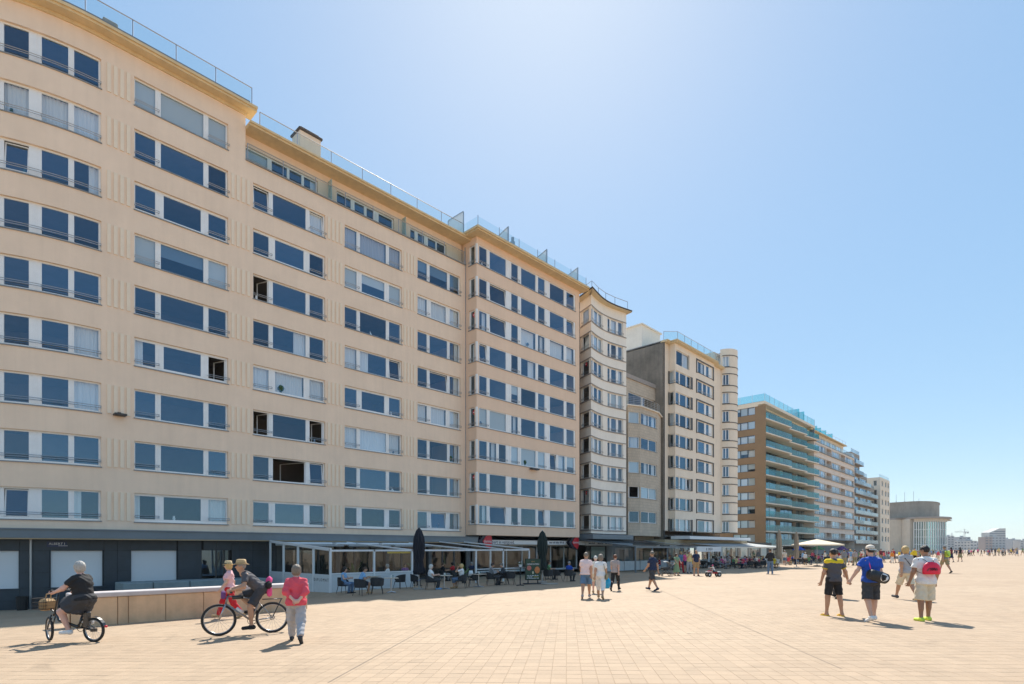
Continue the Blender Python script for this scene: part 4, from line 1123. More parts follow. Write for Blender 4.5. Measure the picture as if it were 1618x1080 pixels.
# front: recessed glazing, slabs in three canted bays, glass balustrades
pf2 = flat(DF + 1.6, YF0 + .3, YF1)
floorsF = [zF0 + FF * k for k in range(-1, 9)]
gm_ = MB()
bays = [(YF0 + .15, YF0 + (YF1 - YF0) * .40), (YF0 + (YF1 - YF0) * .42, YF0 + (YF1 - YF0) * .72), (YF0 + (YF1 - YF0) * .74, YF1 - .05)]
mb = MB(); wall(mb, pf2, YF0 + .3, YF1, floorsF[0] - .3, ztF - .3, [(a + .4, b - 1.2, z + .06, z + 2.35) for z in floorsF for a, b in bays], .2); mb.build('rear_wall', mat('umber_render', (.22, .16, .11), .8, var=.15), F)
for z in floorsF:
    for a, b in bays:
        window(F, pf2, a + .4, b - 1.2, z + .06, z + 2.35, [(a + .5 + (b - a - 1.8) / 3 * i + .04, a + .5 + (b - a - 1.8) / 3 * (i + 1) - .06, rr.choice(['d', 'd', 'c'])) for i in range(3)], frame=MDARKFRAME, sill=False, rec=.05, fb=.05)
        mb = MB(); out0, out1 = .25, 1.0
        vs = [(-DF - 1.6, a), (-DF + out0, a), (-DF + out1, b), (-DF - 1.6, b)]
        mb.add([(x, y, z - .22) for x, y in vs] + [(x, y, z) for x, y in vs], [(3, 2, 1, 0), (4, 5, 6, 7), (0, 1, 5, 4), (1, 2, 6, 5), (2, 3, 7, 6), (3, 0, 4, 7)])
        sl = mb.build('balcony', MCREAM, F)
        g = MB()
        for (p, q) in (((-DF + out0 - .03, a + .03), (-DF + out1 - .03, b - .03)), ((-DF - 1.4, a + .03), (-DF + out0 - .03, a + .03)), ((-DF - 1.4, b - .03), (-DF + out1 - .03, b - .03))):
            g.add([(*p, z + .02), (*q, z + .02), (*q, z + 1.12), (*p, z + 1.12)], [(0, 1, 2, 3)])
        g.build('glass_balustrade', MAQUA, sl)
    mb = MB(); mb.box(-DF - 1.6, -DF + .2, YF0 - .01, YF0 + .12, z - .2, z + FF - .25); mb.build('end_pier', MBRICK, F)
im = MB(); floors(im, pf2, YF0 + .3, YF1, floorsF + [ztF - .3], o0=-.3, o1=-3.5); floors(im, SF_, .3, SF_.s[-1] - 2, ztop, o0=-.3, o1=-3); im.build('interior', MROOM, F)
mb = MB(); mb.box(-DF - 12, -DF - 11.8, YF0, YF1, -1, ztF - .9); mb.box(-DF - 12, -DF - .1, YF0, YF1, ztF, ztF + .06); mb.box(-DF - 12, -DF, YF1 - .2, YF1, -1, ztF - .6); mb.build('roof', MZINC, F)
roof_rail(F, [(-DF - 11.5, YF0 + .1, ztF), (-DF, YF0 + .1, ztF), (-DF, YF1, ztF)], 1.5, 2.5, gl=MATS['aqua_glass'], top=False)
for i, x in enumerate((1262, 1270)):
    y = yat(x, DF); mb = MB(); mb.box(-DF - 4, -DF + .1, y - .04, y + .04, ztF, ztF + 2.0); mb.build('wind_screen', MATS['aqua_glass'], F)
settle(F)

# ------------------------------------------------------------------ G: long pale bands with loggias
MG = mat('pinkish_concrete_band', (.80, .68, .58), .85, var=.08, scale=1)
DG = 38.6
YG0, YG1 = yat(1286.5, DG), yat(1350, DG)
G = root_at(DG, (YG0 + YG1) / 2, 'pale banded apartment block with rows of loggias and iron railings')
PG = flat(DG, YG0, YG1)
pr = Vector((-DG, YG0, 0)); FG = 20.2 / px_per_m(pr)
zg = [zpix(pr, 840) + FG * k for k in range(8)]       # window tops
hg = FG * .56
segs = [(1287.5, 1305.5, 'w'), (1306, 1314, 'l'), (1314.5, 1328, 'w'), (1328.5, 1335.5, 'l'), (1336, 1349.5, 'w')]
op = []
for z in zg:
    for (xa, xb, k) in segs: op.append((PG.s_at(xa), PG.s_at(xb), z - hg, z))
ztG = zg[-1] + .5
wm = MB(); wall(wm, PG, YG0, YG1, zpix(pr, 852), ztG, op, 1.2); wm.add([(-DG, YG0, HZ), (-DG - 12, YG0, HZ), (-DG - 12, YG0, ztG), (-DG, YG0, ztG)], [(0, 1, 2, 3)])
wm.add([(-DG, YG1, HZ), (-DG - 12, YG1, HZ), (-DG - 12, YG1, ztG), (-DG, YG1, ztG)], [(0, 1, 2, 3)])
wm.build('wall', MG, G)
rr = random.Random(55)
for z in zg:
    for (xa, xb, k) in segs:
        a, b = PG.s_at(xa), PG.s_at(xb)
        if k == 'w':
            n = 5; w = (b - a) / n
            window(G, PG, a, b, z - hg, z, [(a + i * w + .1, a + (i + 1) * w - .1, rr.choice(['c', 'c', 'd', 'b'])) for i in range(n)], fb=.08, rec=.2, sill=False)
        else:
            window(G, PG, a, b, z - hg, z, [(a + .15, b - .15, 'd')], fb=.08, rec=1.1, frame=MDARKFRAME, sill=False)
    mb = MB(); sbox(mb, PG, YG0, YG1, .003, .25, z - hg - .12, z - hg - .02); lg = mb.build('ledge', MSILL, G)
    mb = MB(); sbox(mb, PG, YG0, YG1, .17, .2, z - hg + .5, z - hg + .56); sbox(mb, PG, YG0, YG1, .17, .2, z - hg + .2, z - hg + .24)
    for i in range(30): s = YG0 + (YG1 - YG0) * (i + .5) / 30; sbox(mb, PG, s - .02, s + .02, .17, .2, z - hg - .02, z - hg + .5)
    mb.build('iron_railing', MRAIL, lg)
pg2 = flat(DG + 1.4, YG0, yat(1342, DG)); o2 = [(pg2.s[0] + 1 + i * 4.6, pg2.s[0] + 4.6 + i * 4.6, ztG + .1, ztG + 2.0) for i in range(int((pg2.s[-1] - pg2.s[0] - 1) / 4.6))]
wm = MB(); wall(wm, pg2, pg2.s[0], pg2.s[-1], ztG, ztG + 2.6, o2, .2); wm.build('top_storey', MCREAM, G)
for q in o2: window(G, pg2, *q, [(q[0] + .1, q[0] + 1.7, 'd'), (q[0] + 1.9, q[1] - .1, 'c')], sill=False)
mb = MB(); mb.box(-DG - 1.8, -DG - .6, YG0 - .3, pg2.s[-1] + .5, ztG + 2.6, ztG + 2.8); mb.build('cornice', MCORN, G)
mb = MB(); mb.box(-DG - 12, -DG - 1.4, YG0, pg2.s[-1], ztG + 2.8, ztG + 2.9); mb.box(-DG - 12, -DG, YG0, YG1, ztG - .1, ztG); mb.box(-DG - 12, -DG - 11.8, YG0, YG1, -1, ztG); mb.build('roof', MZINC, G)
roof_rail(G, [(-DG - .1, YG0, ztG), (-DG - .1, YG1, ztG)], 1.0, 2.5); roof_rail(G, [(-DG - .9, YG0, ztG + 2.8), (-DG - .9, pg2.s[-1], ztG + 2.8)], .9, 3, panels=False)
for x in (1298, 1304, 1312, 1322): y = yat(x, DG); mb = MB(); mb.box(-DG - 4, -DG - .9, y - .05, y + .05, ztG + 2.8, ztG + 4.2); mb.build('wind_screen', MATS['aqua_glass'], G)
im = MB(); floors(im, PG, YG0, YG1, [z + .4 for z in [zg[0] - FG] + zg], o0=-1.3, o1=-4); im.build('interior', MROOM, G)
mb = MB(); mb.box(-DG - 3, -DG - 2, YG0, YG1, -1.3, zpix(pr, 852)); mb.box(-DG - 3, -DG + .3, YG0, YG1, zpix(pr, 852) - .02, zpix(pr, 850)); mb.build('plinth_wall', MATS['grey_stone_shop'], G)
settle(G)

# ------------------------------------------------------------------ H: grey glass balconies, stepping back at the top
DH = 39.5
YH0, YH1 = yat(1350.5, DH), yat(1386, DH)
H = root_at(DH, (YH0 + YH1) / 2, 'grey apartment block with smoked glass balconies stepping down at the top')
pr = Vector((-DH, YH0, 0)); FH = 2.75; PH = flat(DH, YH0, YH1)
zh0 = zpix(pr, 858); tops = [11, 10, 9]
yq = [YH0, YH0 + (YH1 - YH0) * .33, YH0 + (YH1 - YH0) * .66, YH1]
MHG = mat('grey_brown_render', (.33, .29, .25), .8, var=.1); MHB = glass('smoked_balustrade', (.45, .55, .62), 1.6, haze=.25, hazecol=(.35, .45, .52))
nf_ = [round((zpix(pr, y) - zh0) / FH) for y in (712, 742, 768)]
for bi in range(3):
    a, b = yq[bi], yq[bi + 1]
    op = [(a + .5, b - .5, zh0 + FH * k + .1, zh0 + FH * k + 2.2) for k in range(nf_[bi])]
    mb = MB(); pb_ = flat(DH + .8, a, b); wall(mb, pb_, a, b, -1.2, zh0 + FH * nf_[bi] + .3, op, .25)
    zt = zh0 + FH * nf_[bi] + .3; mb.box(-DH - 10, -DH - .85, a, b, zt - .05, zt + .1); mb.box(-DH - 10, -DH - 9.8, a, b, -1, zt)
    for yy in (a, b): mb.add([(-DH - .8, yy, -1.2), (-DH - 10, yy, -1.2), (-DH - 10, yy, zt), (-DH - .8, yy, zt)], [(0, 1, 2, 3)])
    mb.build('wall', MHG, H)
    for q in op:
        w = (q[1] - q[0]) / 4
        window(H, pb_, *q, [(q[0] + i * w + .1, q[0] + (i + 1) * w - .1, rr.choice(['d', 'c', 'd', 'b'])) for i in range(4)], sill=False, rec=.1)
        z = q[2] - .1; mb = MB(); mb.box(-DH - .79, -DH + .3, a + .05, b - .05, z - .2, z); sl = mb.build('balcony', MHG, H)
        g = MB(); g.box(-DH + .25, -DH + .28, a + .08, b - .08, z + .02, z + 1.0); g.box(-DH - .7, -DH + .25, a + .06, a + .09, z + .02, z + 1.0); g.build('glass_balustrade', MHB, sl)
    im = MB(); floors(im, pb_, a + .1, b - .1, [zh0 + FH * k for k in range(nf_[bi] + 1)], o0=-.3, o1=-3); im.build('interior', MROOM, H)
    roof_rail(H, [(-DH - .9, a, zt + .1), (-DH - .9, b, zt + .1)], 1, 2.5, gl=MHB)
settle(H)
# ------------------------------------------------------------------ I: slim beige slab at the end of the row
DI = 40.0
YI0, YI1 = yat(1385.5, DI), yat(1400.5, DI)
I_ = root_at(DI, (YI0 + YI1) / 2, 'slim beige apartment tower at the far end of the row')
PI_ = flat(DI - .9, YI0, YI1); pr = Vector((-DI + .9, YI0, 0)); SI = Path([(-DI - 9, YI0), (-DI + .9, YI0)])
ztI = zpix(pr, 754); zr = [zpix(pr, 858) + 2.9 * k for k in range(int((ztI - zpix(pr, 858)) / 2.9))]
op = [(YI0 + (YI1 - YI0) * f, YI0 + (YI1 - YI0) * f + 2.2, z + .5, z + 2.2) for z in zr for f in (.15, .5, .78)]
opsd = [(SI.s[-1] - 1.9, SI.s[-1] - .9, z + .5, z + 2.2) for z in zr]
mb = MB(); wall(mb, PI_, YI0, YI1, -1.2, ztI, op, .3); wall(mb, SI, 0, SI.s[-1], -1.2, ztI, opsd, .3)
mb.box(-DI - 9, -DI + .9, YI0 + .01, YI1, ztI, ztI + .1); mb.box(-DI - 9, -DI - 8.8, YI0, YI1, -1, ztI); mb.add([(-DI + .9, YI1, -1.2), (-DI - 9, YI1, -1.2), (-DI - 9, YI1, ztI), (-DI + .9, YI1, ztI)], [(0, 1, 2, 3)])
mb.build('wall', MCREAM, I_)
for q in op: window(I_, PI_, *q, [(q[0] + .1, (q[0] + q[1]) / 2 - .05, 'd'), ((q[0] + q[1]) / 2 + .05, q[1] - .1, 'd')], sill=False)
for q in opsd: window(I_, SI, *q, [(q[0] + .1, q[1] - .1, 'd')], sill=False)
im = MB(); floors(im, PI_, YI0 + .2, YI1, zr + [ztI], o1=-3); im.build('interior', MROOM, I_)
roof_rail(I_, [(-DI + .6, YI0 + .3, ztI + .1), (-DI + .6, YI1, ztI + .1)], 1, 3)
settle(I_)

# ------------------------------------------------------------------ the casino: pale stone drum with tall glazing, cornice and upper drum
KZ = 300.0
def kp(x, y=866, Z=KZ):
    u = (x - 809) / 900.0
    X, Y = Z * (u * CT - ST), Z * (u * ST + CT)
    return Vector((X, Y, CAM_H + Z * (866 - y) / 900.0))
MKS = mat('pale_travertine', (.62, .55, .45), .8, var=.1, scale=.3, streak=.08); MKG = mat('drum_copper_grey', (.31, .27, .22), .7, var=.2, scale=.25, streak=.1)
kb = kp(1450, 866); kb.z = ground_z(kb.x, kb.y)
K = empty('casino_hall', kb, label='pale stone casino hall with a curved window wall and flat drum above', cat='building')
def kpath(xs, Zs): return Path([(kp(x, 866, Z).x, kp(x, 866, Z).y) for x, Z in zip(xs, Zs)])
zk_t = kp(1450, 821).z; zk_b = -1.4
kw = kpath([1406, 1428, 1438], [300, 298, 294])
mb = MB(); sbox(mb, kw, 0, kw.s[-1], -6, 0, zk_b, zk_t)
kw2 = kpath([1437.5, 1444], [292, 292]); sbox(mb, kw2, 0, kw2.s[-1], -6, 0, zk_b, zk_t); mb.build('wall', MKS, K)
mb = MB(); kl = kpath([1398, 1407], [303, 303]); sbox(mb, kl, 0, kl.s[-1], -6, 0, zk_b, zk_t); mb.build('side_wing', MHG, K)
n = 14; xs_ = [1444 + (1497 - 1444) * i / n for i in range(n + 1)]; Zs_ = [292 - 7 * math.sin(math.pi * min(1, i / n * .62 + .08)) + (14 * max(0, i / n - .75)) for i in range(n + 1)]
kg = kpath(xs_, Zs_)
mb = MB(); sbox(mb, kg, 0, kg.s[-1], -3, 0, zk_t - 1.6, zk_t); mb.build('lintel', MKS, K)
mb = MB(); sbox(mb, kg, 0, kg.s[-1], -3, .2, zk_b, zk_b + 1.2); mb.build('base', MKS, K)
MKGL = glass('casino_glass', (.55, .68, .68), 1.9)
for i in range(n):
    mb = MB(); sbox(mb, kg, kg.s[i] + .12, kg.s[i + 1] - .12, -.5, -.42, zk_b + 1.2, zk_t - 1.6); mb.build('glass_bay', MKGL, K)
    mb = MB(); sbox(mb, kg, kg.s[i] - .12, kg.s[i] + .12, -.6, .15, zk_b + 1.2, zk_t - 1.6); mb.build('mullion', MW, K)
for j in range(1, 4):
    mb = MB(); z = zk_b + 1.2 + (zk_t - 1.6 - zk_b - 1.2) * j / 4; sbox(mb, kg, 0, kg.s[-1], -.45, -.3, z - .1, z + .1); mb.build('transom', MW, K)
mb = MB(); sbox(mb, kg, 0, kg.s[-1], -9, -8.8, zk_b, zk_t); mb.build('curtain_wall_lining', MCURT, K)
kr = kpath([1398, 1428, 1444] + xs_[1:] + [1499], [302, 299, 291] + Zs_[1:] + [296])
mb = MB(); sbox(mb, kr, 0, kr.s[-1], -10, 1.4, zk_t, zk_t + .9); mb.build('cornice', MLINE, K)
rb_ = [kp(x, 866, Z) for x, Z in ((1398, 303), (1440, 293), (1497, 300), (1505, 330), (1395, 345))]
mb = MB(); mb.add([(p.x, p.y, zk_t + .8) for p in rb_], [tuple(range(5))]); mb.build('roof', MZINC, K)
dr = kpath([1396, 1420, 1438, 1450, 1462, 1472, 1480, 1484, 1484.5], [318, 312, 307, 305, 305, 306.5, 310, 316, 330])
zd_ = kp(1450, 792.5, 306).z
mb = MB(); sbox(mb, dr, 0, dr.s[-1], -3, 0, zk_t + .9, zd_); mb.build('upper_drum', MKG, K)
mb = MB(); sbox(mb, dr, 0, dr.s[-1], -12, .3, zd_, zd_ + .3); mb.build('drum_roof', MKG, K)
for x, yt in ((1403.5, 781), (1416, 781), (1429.5, 777), (1443.5, 776), (1452, 787)):
    p = kp(x, 866, 312); mb = MB(); mb.tube([(p.x, p.y, zd_), (p.x, p.y, kp(x, yt, 312).z)], .09, 6); mb.tube([(p.x, p.y, zd_ + .3), (p.x, p.y, zd_ + .9)], .2, 6); mb.build('flagpole', MRAIL, K)
settle(K)

# ------------------------------------------------------------------ the far waterfront
MFAR = [mat('far_grey_facade', (.36, .37, .38), .9, var=.1, scale=.05), mat('far_brick_facade', (.36, .27, .23), .9, var=.1, scale=.05), mat('far_pale_facade', (.52, .50, .47), .9, var=.1, scale=.05)]
MFW = mat('far_window_band', (.07, .09, .11), .3)
far = [(1497, 1508, 847, 900, 0, 'dark slab block far along the waterfront, closest to the casino', 6),
       (1508, 1533, 855, 1000, 2, 'long low pale block far along the waterfront', 3),
       (1515, 1533.5, 848, 1050, 0, 'grey block with a flat top under the tallest crane', 4),
       (1533, 1544, 854, 1040, 2, 'pale block stepping down beyond the tallest crane', 3),
       (1543, 1553, 857, 1060, 0, 'low grey block beside the slim crane mast', 2),
       (1557, 1568, 848, 900, 1, 'reddish block under the angled tower roof', 5),
       (1567, 1589, 848, 940, 0, 'grey shoulder block under the angled tower roof', 5),
       (1589, 1601, 851, 1050, 2, 'pale block right after the angled tower', 4),
       (1600, 1613, 852, 1000, 0, 'grey block with stepped roof beyond the pale block', 4),
       (1612, 1640, 853, 960, 2, 'wide pale block at the very end of the waterfront', 4)]
def far_block(x0, x1, yt, Z, mi, label, nfl):
    a, b = kp(x0, 866, Z), kp(x1, 866, Z); zt = kp(x0, yt, Z).z
    t = (b - a).normalized(); nrm = Vector((t.y, -t.x, 0)); L_ = (b - a).length
    o = empty('waterfront_building', (a.x, a.y, -1.3), label=label, cat='building')
    pa = Path([(a.x, a.y), (b.x, b.y)])
    zz = [(-1.2 + (zt + 1.2) * (i + .35) / nfl, -1.2 + (zt + 1.2) * (i + .75) / nfl) for i in range(nfl)]
    nc = max(2, int(L_ / 5.5))
    op = [(L_ * (i + .18) / nc, L_ * (i + .82) / nc, q[0], q[1]) for q in zz for i in range(nc)]
    mb = MB(); wall(mb, pa, 0, L_, -1.4, zt, op, .6); sbox(mb, pa, 0, L_, -14, -.6, zt - .4, zt); sbox(mb, pa, 0, .3, -14, -.6, -1.4, zt - .4); sbox(mb, pa, L_ - .3, L_, -14, -.6, -1.4, zt - .4); mb.build('wall', MFAR[mi], o)
    mb = MB(); sbox(mb, pa, L_ * .3, L_ * .5, -6, -3, zt, zt + 2.2); mb.build('roof_unit', MFAR[0], o)
    for q in op: mb = MB(); sbox(mb, pa, q[0], q[1], -.6, -.5, q[2], q[3]); mb.build('window', MFW, o)
    settle(o)
for f in far: far_block(*f)
# tower with a slanting roof
a, b = kp(1563, 866, 960), kp(1589, 866, 960); pa = Path([(a.x, a.y), (b.x, b.y)]); L_ = pa.s[-1]
o = empty('waterfront_tower', (a.x, a.y, -1.3), label='tall grey waterfront tower whose roof slants up to one side', cat='building')
z1, z2 = kp(1563, 841, 960).z, kp(1579, 834.5, 960).z
mb = MB()
for dpt in (0, -16):
    mb.add([pa.pos(0, dpt, -1.4), pa.pos(L_, dpt, -1.4), pa.pos(L_, dpt, z2), pa.pos(L_ * .62, dpt, z2), pa.pos(0, dpt, z1)], [(0, 1, 2, 3, 4)])
q = [(0, -1.4), (L_, -1.4), (L_, z2), (L_ * .62, z2), (0, z1)]
for i in range(5):
    s, z = q[i]; s2, zz2 = q[(i + 1) % 5]; mb.add([pa.pos(s, 0, z), pa.pos(s, -16, z), pa.pos(s2, -16, zz2), pa.pos(s2, 0, zz2)], [(0, 1, 2, 3)])
mb.build('wall', MFAR[2], o)
for i in range(8):
    z = 4 + i * 3.6; lim = 0 if z + 1.6 < z1 else L_ * .62 * (z + 2.2 - z1) / (z2 - z1)
    if lim < L_ - 3: mb = MB(); sbox(mb, pa, lim + .8, L_ - .8, 0.02, .25, z, z + 1.5); mb.build('window', MFW, o)
settle(o)
MCRANE = mat('crane_steel', (.45, .45, .44), .6)
def crane(x, yt, Z, jib, label, back):
    p = kp(x, 866, Z); zt = kp(x, yt, Z).z; t = rgt; o = empty('tower_crane', (p.x, p.y, -1.3), label=label, cat='crane', group='cranes over the waterfront')
    w = .9; mb = MB()
    for (sx, sy) in ((-1, -1), (1, -1), (1, 1), (-1, 1)): mb.tube([(p.x + sx * w, p.y + sy * w, -1.3), (p.x + sx * w, p.y + sy * w, zt)], .18, 5)
    k = int(zt / 2.2)
    for i in range(k):
        s = 1 if i % 2 else -1
        for sy in (-1, 1): mb.tube([(p.x - s * w, p.y + sy * w, i * 2.2), (p.x + s * w, p.y + sy * w, i * 2.2 + 2.2)], .1, 4)
    mb.build('mast', MCRANE, o)
    P0 = Vector((p.x, p.y, zt)); dv = Vector((t.x, t.y, 0)); mb = MB()
    for off, hz in ((-.6, 0), (.6, 0), (0, 1.6)):
        mb.tube([P0 - dv * jib + Vector((0, off, hz)), P0 + dv * back + Vector((0, off, hz))], .2, 4)
    for i in range(int((jib + back) / 3)): q = P0 - dv * (jib - 3 * i); mb.tube([q, q + dv * 1.5 + Vector((0, 0, 1.6)), q + dv * 3], .12, 4)
    mb.build('jib', MCRANE, o)
    mb = MB(); mb.tube([P0, P0 + Vector((0, 0, 6))], .5, 5); mb.tube([P0 + Vector((0, 0, 6)), P0 - dv * jib * .7 + Vector((0, 0, 1.6))], .1, 4); mb.tube([P0 + Vector((0, 0, 6)), P0 + dv * back + Vector((0, 0, 1))], .1, 4); mb.build('apex', MCRANE, o)
    mb = MB(); q = P0 + dv * (back - 2); mb.box(q.x - 1.5, q.x + 1.5, q.y - 1, q.y + 1, zt - 2.2, zt + .2); mb.build('counterweight', MFAR[0], o)
    mb = MB(); q = P0 + dv * 1.6; mb.bbox(q.x - 1, q.x + 1, q.y - 1, q.y + 1, zt - 2.4, zt - .1, .2); mb.build('cab', MFAR[0], o)
    settle(o)
crane(1524, 840.5, 1040, 18, 'tallest tower crane with long jib over the flat topped grey block', 8)
crane(1555, 845, 1080, 7, 'slim tower crane beside the reddish block', 3)
crane(1504, 846.3, 1100, 5, 'small tower crane behind the dark slab block near the casino', 3)
# ------------------------------------------------------------------ ground floor behind the terraces (belongs to the long block)
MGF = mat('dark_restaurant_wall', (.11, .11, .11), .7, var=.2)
ya_, yb_ = yat(437, DA), Y_END + .6
gzA = ground_z(-DA, 24) - .1
PGF = flat(DA, ya_, yb_); oo = []
n = 4; w = (yb_ - ya_ - .6) / n
for i in range(n): oo.append((ya_ + .3 + i * w + .15, ya_ + .3 + (i + 1) * w - .15, gzA + .15, HZ + .2))
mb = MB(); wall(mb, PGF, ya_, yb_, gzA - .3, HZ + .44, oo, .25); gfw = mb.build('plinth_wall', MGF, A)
new = [gfw]
for q in oo:
    k = (q[1] - q[0]) / 3
    new.append(window(A, PGF, *q, [(q[0] + i * k + .08, q[0] + (i + 1) * k - .08, 'd') for i in range(3)], frame=MDARKFRAME, sill=False, gl=MATS['shop_glass']))
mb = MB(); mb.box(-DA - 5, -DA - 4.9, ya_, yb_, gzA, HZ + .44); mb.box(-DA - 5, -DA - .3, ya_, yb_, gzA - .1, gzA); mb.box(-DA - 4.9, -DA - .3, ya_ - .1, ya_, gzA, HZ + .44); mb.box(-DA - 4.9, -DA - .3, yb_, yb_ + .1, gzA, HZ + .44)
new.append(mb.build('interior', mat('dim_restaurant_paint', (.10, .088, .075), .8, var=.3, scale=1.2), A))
settle(A)
# ------------------------------------------------------------------ concrete platform in front of the dark plinth
MWALLC = mat('tan_board_marked_concrete', (.68, .46, .28), .85, var=.16, scale=2.0, bump=.35, bscale=14, streak=.12)
MCOPE = mat('pale_coping', (.52, .47, .46), .7, var=.12, scale=2)
dw0, dw1 = 18.7, 26.0
w0_, w1_ = yat(112, dw0), yat(486, dw0)
zt = zat(260, 931, dw0)
PWL = empty('platform_wall', (-dw0, (w0_ + w1_) / 2, ground_z(-dw0, 0)), label='low tan concrete platform wall with pale coping in front of the dark plinth', cat='wall')
js = [w0_, yat(186, dw0), yat(203, dw0), yat(262, dw0), yat(322, dw0), yat(392, dw0), w1_]
for a, b in zip(js, js[1:]):
    mb = MB(); mb.bbox(-dw0 - .3, -dw0, a + .006, b - .006, -1.2, zt - .14, .012); mb.build('wall_panel', MWALLC, PWL)
mb = MB(); mb.bbox(-dw0 - .55, -dw0 + .05, w0_ - .03, w1_ + .03, zt - .135, zt, .02); mb.build('coping', MCOPE, PWL)
mb = MB()
mb.bbox(-dw0 - .285, -dw0 - .05, w0_ - .04, w0_ - .008, -1, zt - .3, .01)
mb.build('end_plate', MWALLC, PWL)
settle(PWL)
# pale stone ledge under the shutters
LG = empty('stone_ledge', (-33.0, yat(310, 33), -1.5), label='grey stone ledge running under the white shutters of the dark plinth', cat='ledge')
MLEDGE = mat('grey_green_stone', (.22, .27, .28), .6, var=.15)
zl = zat(220, 920.5, 32.5)
for xa, xb in ((195, 242), (243, 300), (301, 360), (361, 422)):
    mb = MB(); mb.bbox(-34.2, -32.5, yat(xa, 32.5) + .006, yat(xb, 32.5) - .006, -1.9, zl, .03); mb.build('ledge_block', MLEDGE, LG)
settle(LG)
# ------------------------------------------------------------------ glazed terrace of the corner restaurant
MALU = mat('white_aluminium', (.74, .76, .77), .35); MPAN = mat('pale_grey_panel', (.60, .63, .64), .5, var=.05)
MTG = glass('terrace_glass', (.88, .93, .93), 1.55)
MAWN = mat('awning_canvas', (.36, .37, .37), .8, var=.06)
DT = 27.5
YT0 = yat(522, DT); gT = ground_z(-DT, YT0)
T1 = empty('terrace_enclosure', (-DT, YT0, gT), label='white framed glass terrace with a lettered side panel beside the dark plinth', cat='terrace')
def post(mb, x, y, z0, z1, r=.05): mb.box(x - r, x + r, y - r, y + r, z0, z1)
zf_, zb_ = HZ - .07, HZ + .42
xs_p = [-DT - (DA - 1.0 - DT) * i / 4 for i in range(5)]
fr = MB()
for i, x in enumerate(xs_p): post(fr, x, YT0, gT - .3, zf_ + (zb_ - zf_) * i / 4, .05)
fr.add([(xs_p[0] + .06, YT0 - .05, zf_ - .06), (xs_p[-1], YT0 - .05, zb_ - .06), (xs_p[-1], YT0 - .05, zb_ + .08), (xs_p[0] + .06, YT0 - .05, zf_ + .08),
        (xs_p[0] + .06, YT0 + .05, zf_ - .06), (xs_p[-1], YT0 + .05, zb_ - .06), (xs_p[-1], YT0 + .05, zb_ + .08), (xs_p[0] + .06, YT0 + .05, zf_ + .08)], [(0, 1, 2, 3), (7, 6, 5, 4), (0, 4, 5, 1), (1, 5, 6, 2), (2, 6, 7, 3), (3, 7, 4, 0)])
side = fr.build('side_frame', MALU, T1)
for i in range(4):
    xa, xb = xs_p[i] - .05, xs_p[i + 1] + .05
    mb = MB(); mb.bbox(xb, xa, YT0 - .03, YT0 + .03, gT - .25, gT + .92, .01); mb.build('lower_panel', MPAN, T1)
    za, zb2 = zf_ + (zb_ - zf_) * i / 4 - .06, zf_ + (zb_ - zf_) * (i + 1) / 4 - .06
    mb = MB(); mb.add([(xa, YT0, gT + .93), (xb, YT0, gT + .93), (xb, YT0, zb2), (xa, YT0, za)], [(0, 1, 2, 3)]); mb.build('glass_panel', MTG, T1)
text_mesh('lettering', 'D I P L O M A T', .235, mat('dark_grey_lettering', (.08, .08, .08), .6), T1, Matrix.Translation((xs_p[0] - .92, YT0 - .035, gT + .62)) @ Matrix.Rotation(R(90), 4, 'X'))
yp = [YT0, yat(591, DT), yat(651, DT), yat(752, DT), yat(795, DT), yat(836, DT)]
fr = MB()
for y in yp[1:4]: post(fr, -DT, y, gT - .1, zf_, .05)
fr.box(-DT - .05, -DT + .05, YT0 + .05, yp[3] - .05, zf_ - .1, zf_ - .002); fr.box(-DT - .04, -DT + .04, YT0 + .05, yp[2] - .05, gT + .93, gT + 1.0)
fr.build('front_frame', MALU, T1)
for a, b in ((yp[0], yp[1]), (yp[1], yp[2])):
    mb = MB(); mb.bbox(-DT - .03, -DT + .03, a + .05, b - .05, gT - .1, gT + .92, .01); mb.build('lower_panel', MPAN, T1)
    mb = MB(); mb.add([(-DT, a + .05, gT + 1.0), (-DT, b - .05, gT + 1.0), (-DT, b - .05, zf_ - .1), (-DT, a + .05, zf_ - .1)], [(0, 1, 2, 3)]); mb.build('glass_panel', MTG, T1)
mb = MB(); mb.box(-DT - .2, -DT - .17, yat(612, DT + .2), yat(648, DT + .2), zf_ - .22, zf_ - .12); mb.build('banner', mat('yellow_banner', (.75, .55, .08), .7), T1)
# folded awnings: cassettes along the facade and arms out to the front beam
for i in range(3):
    a = YT0 + .3 + i * (yp[3] - YT0) / 3; b = a + (yp[3] - YT0) / 3 - .25
    mb = MB(); mb.bbox(-DA + 1.0, -DA + 2.2, a, b, HZ + .16, HZ + .38, .04); aw = mb.build('awning_cassette', MALU, T1)
    mb = MB(); mb.add([(-DA + 2.2, a + .1, HZ + .28), (-DA + 2.2, b - .1, HZ + .28), (-DA + 3.6, b - .1, HZ + .2), (-DA + 3.6, a + .1, HZ + .2)], [(0, 1, 2, 3)]); mb.box(-DA + 3.55, -DA + 3.68, a + .05, b - .05, HZ + .12, HZ + .22); mb.build('canvas', MAWN, aw)
for y in (yp[0] + .02, yp[2], yp[3]):
    mb = MB(); mb.tube([(-DA + 1.0, y, HZ + .40), (-DT, y, zf_ - .04)], .06, 6); mb.build('roof_arm', MALU, T1)
fr = MB()
for y in yp[4:]: post(fr, -DT, y, gT - .1, zf_, .045)
fr.box(-DT - .045, -DT + .045, yp[3] + .05, yp[5] + .045, zf_ - .09, zf_ - .003); fr.box(-DT - .04, -DT + .04, yp[3] + .05, yp[5] - .045, gT + .9, gT + .96)
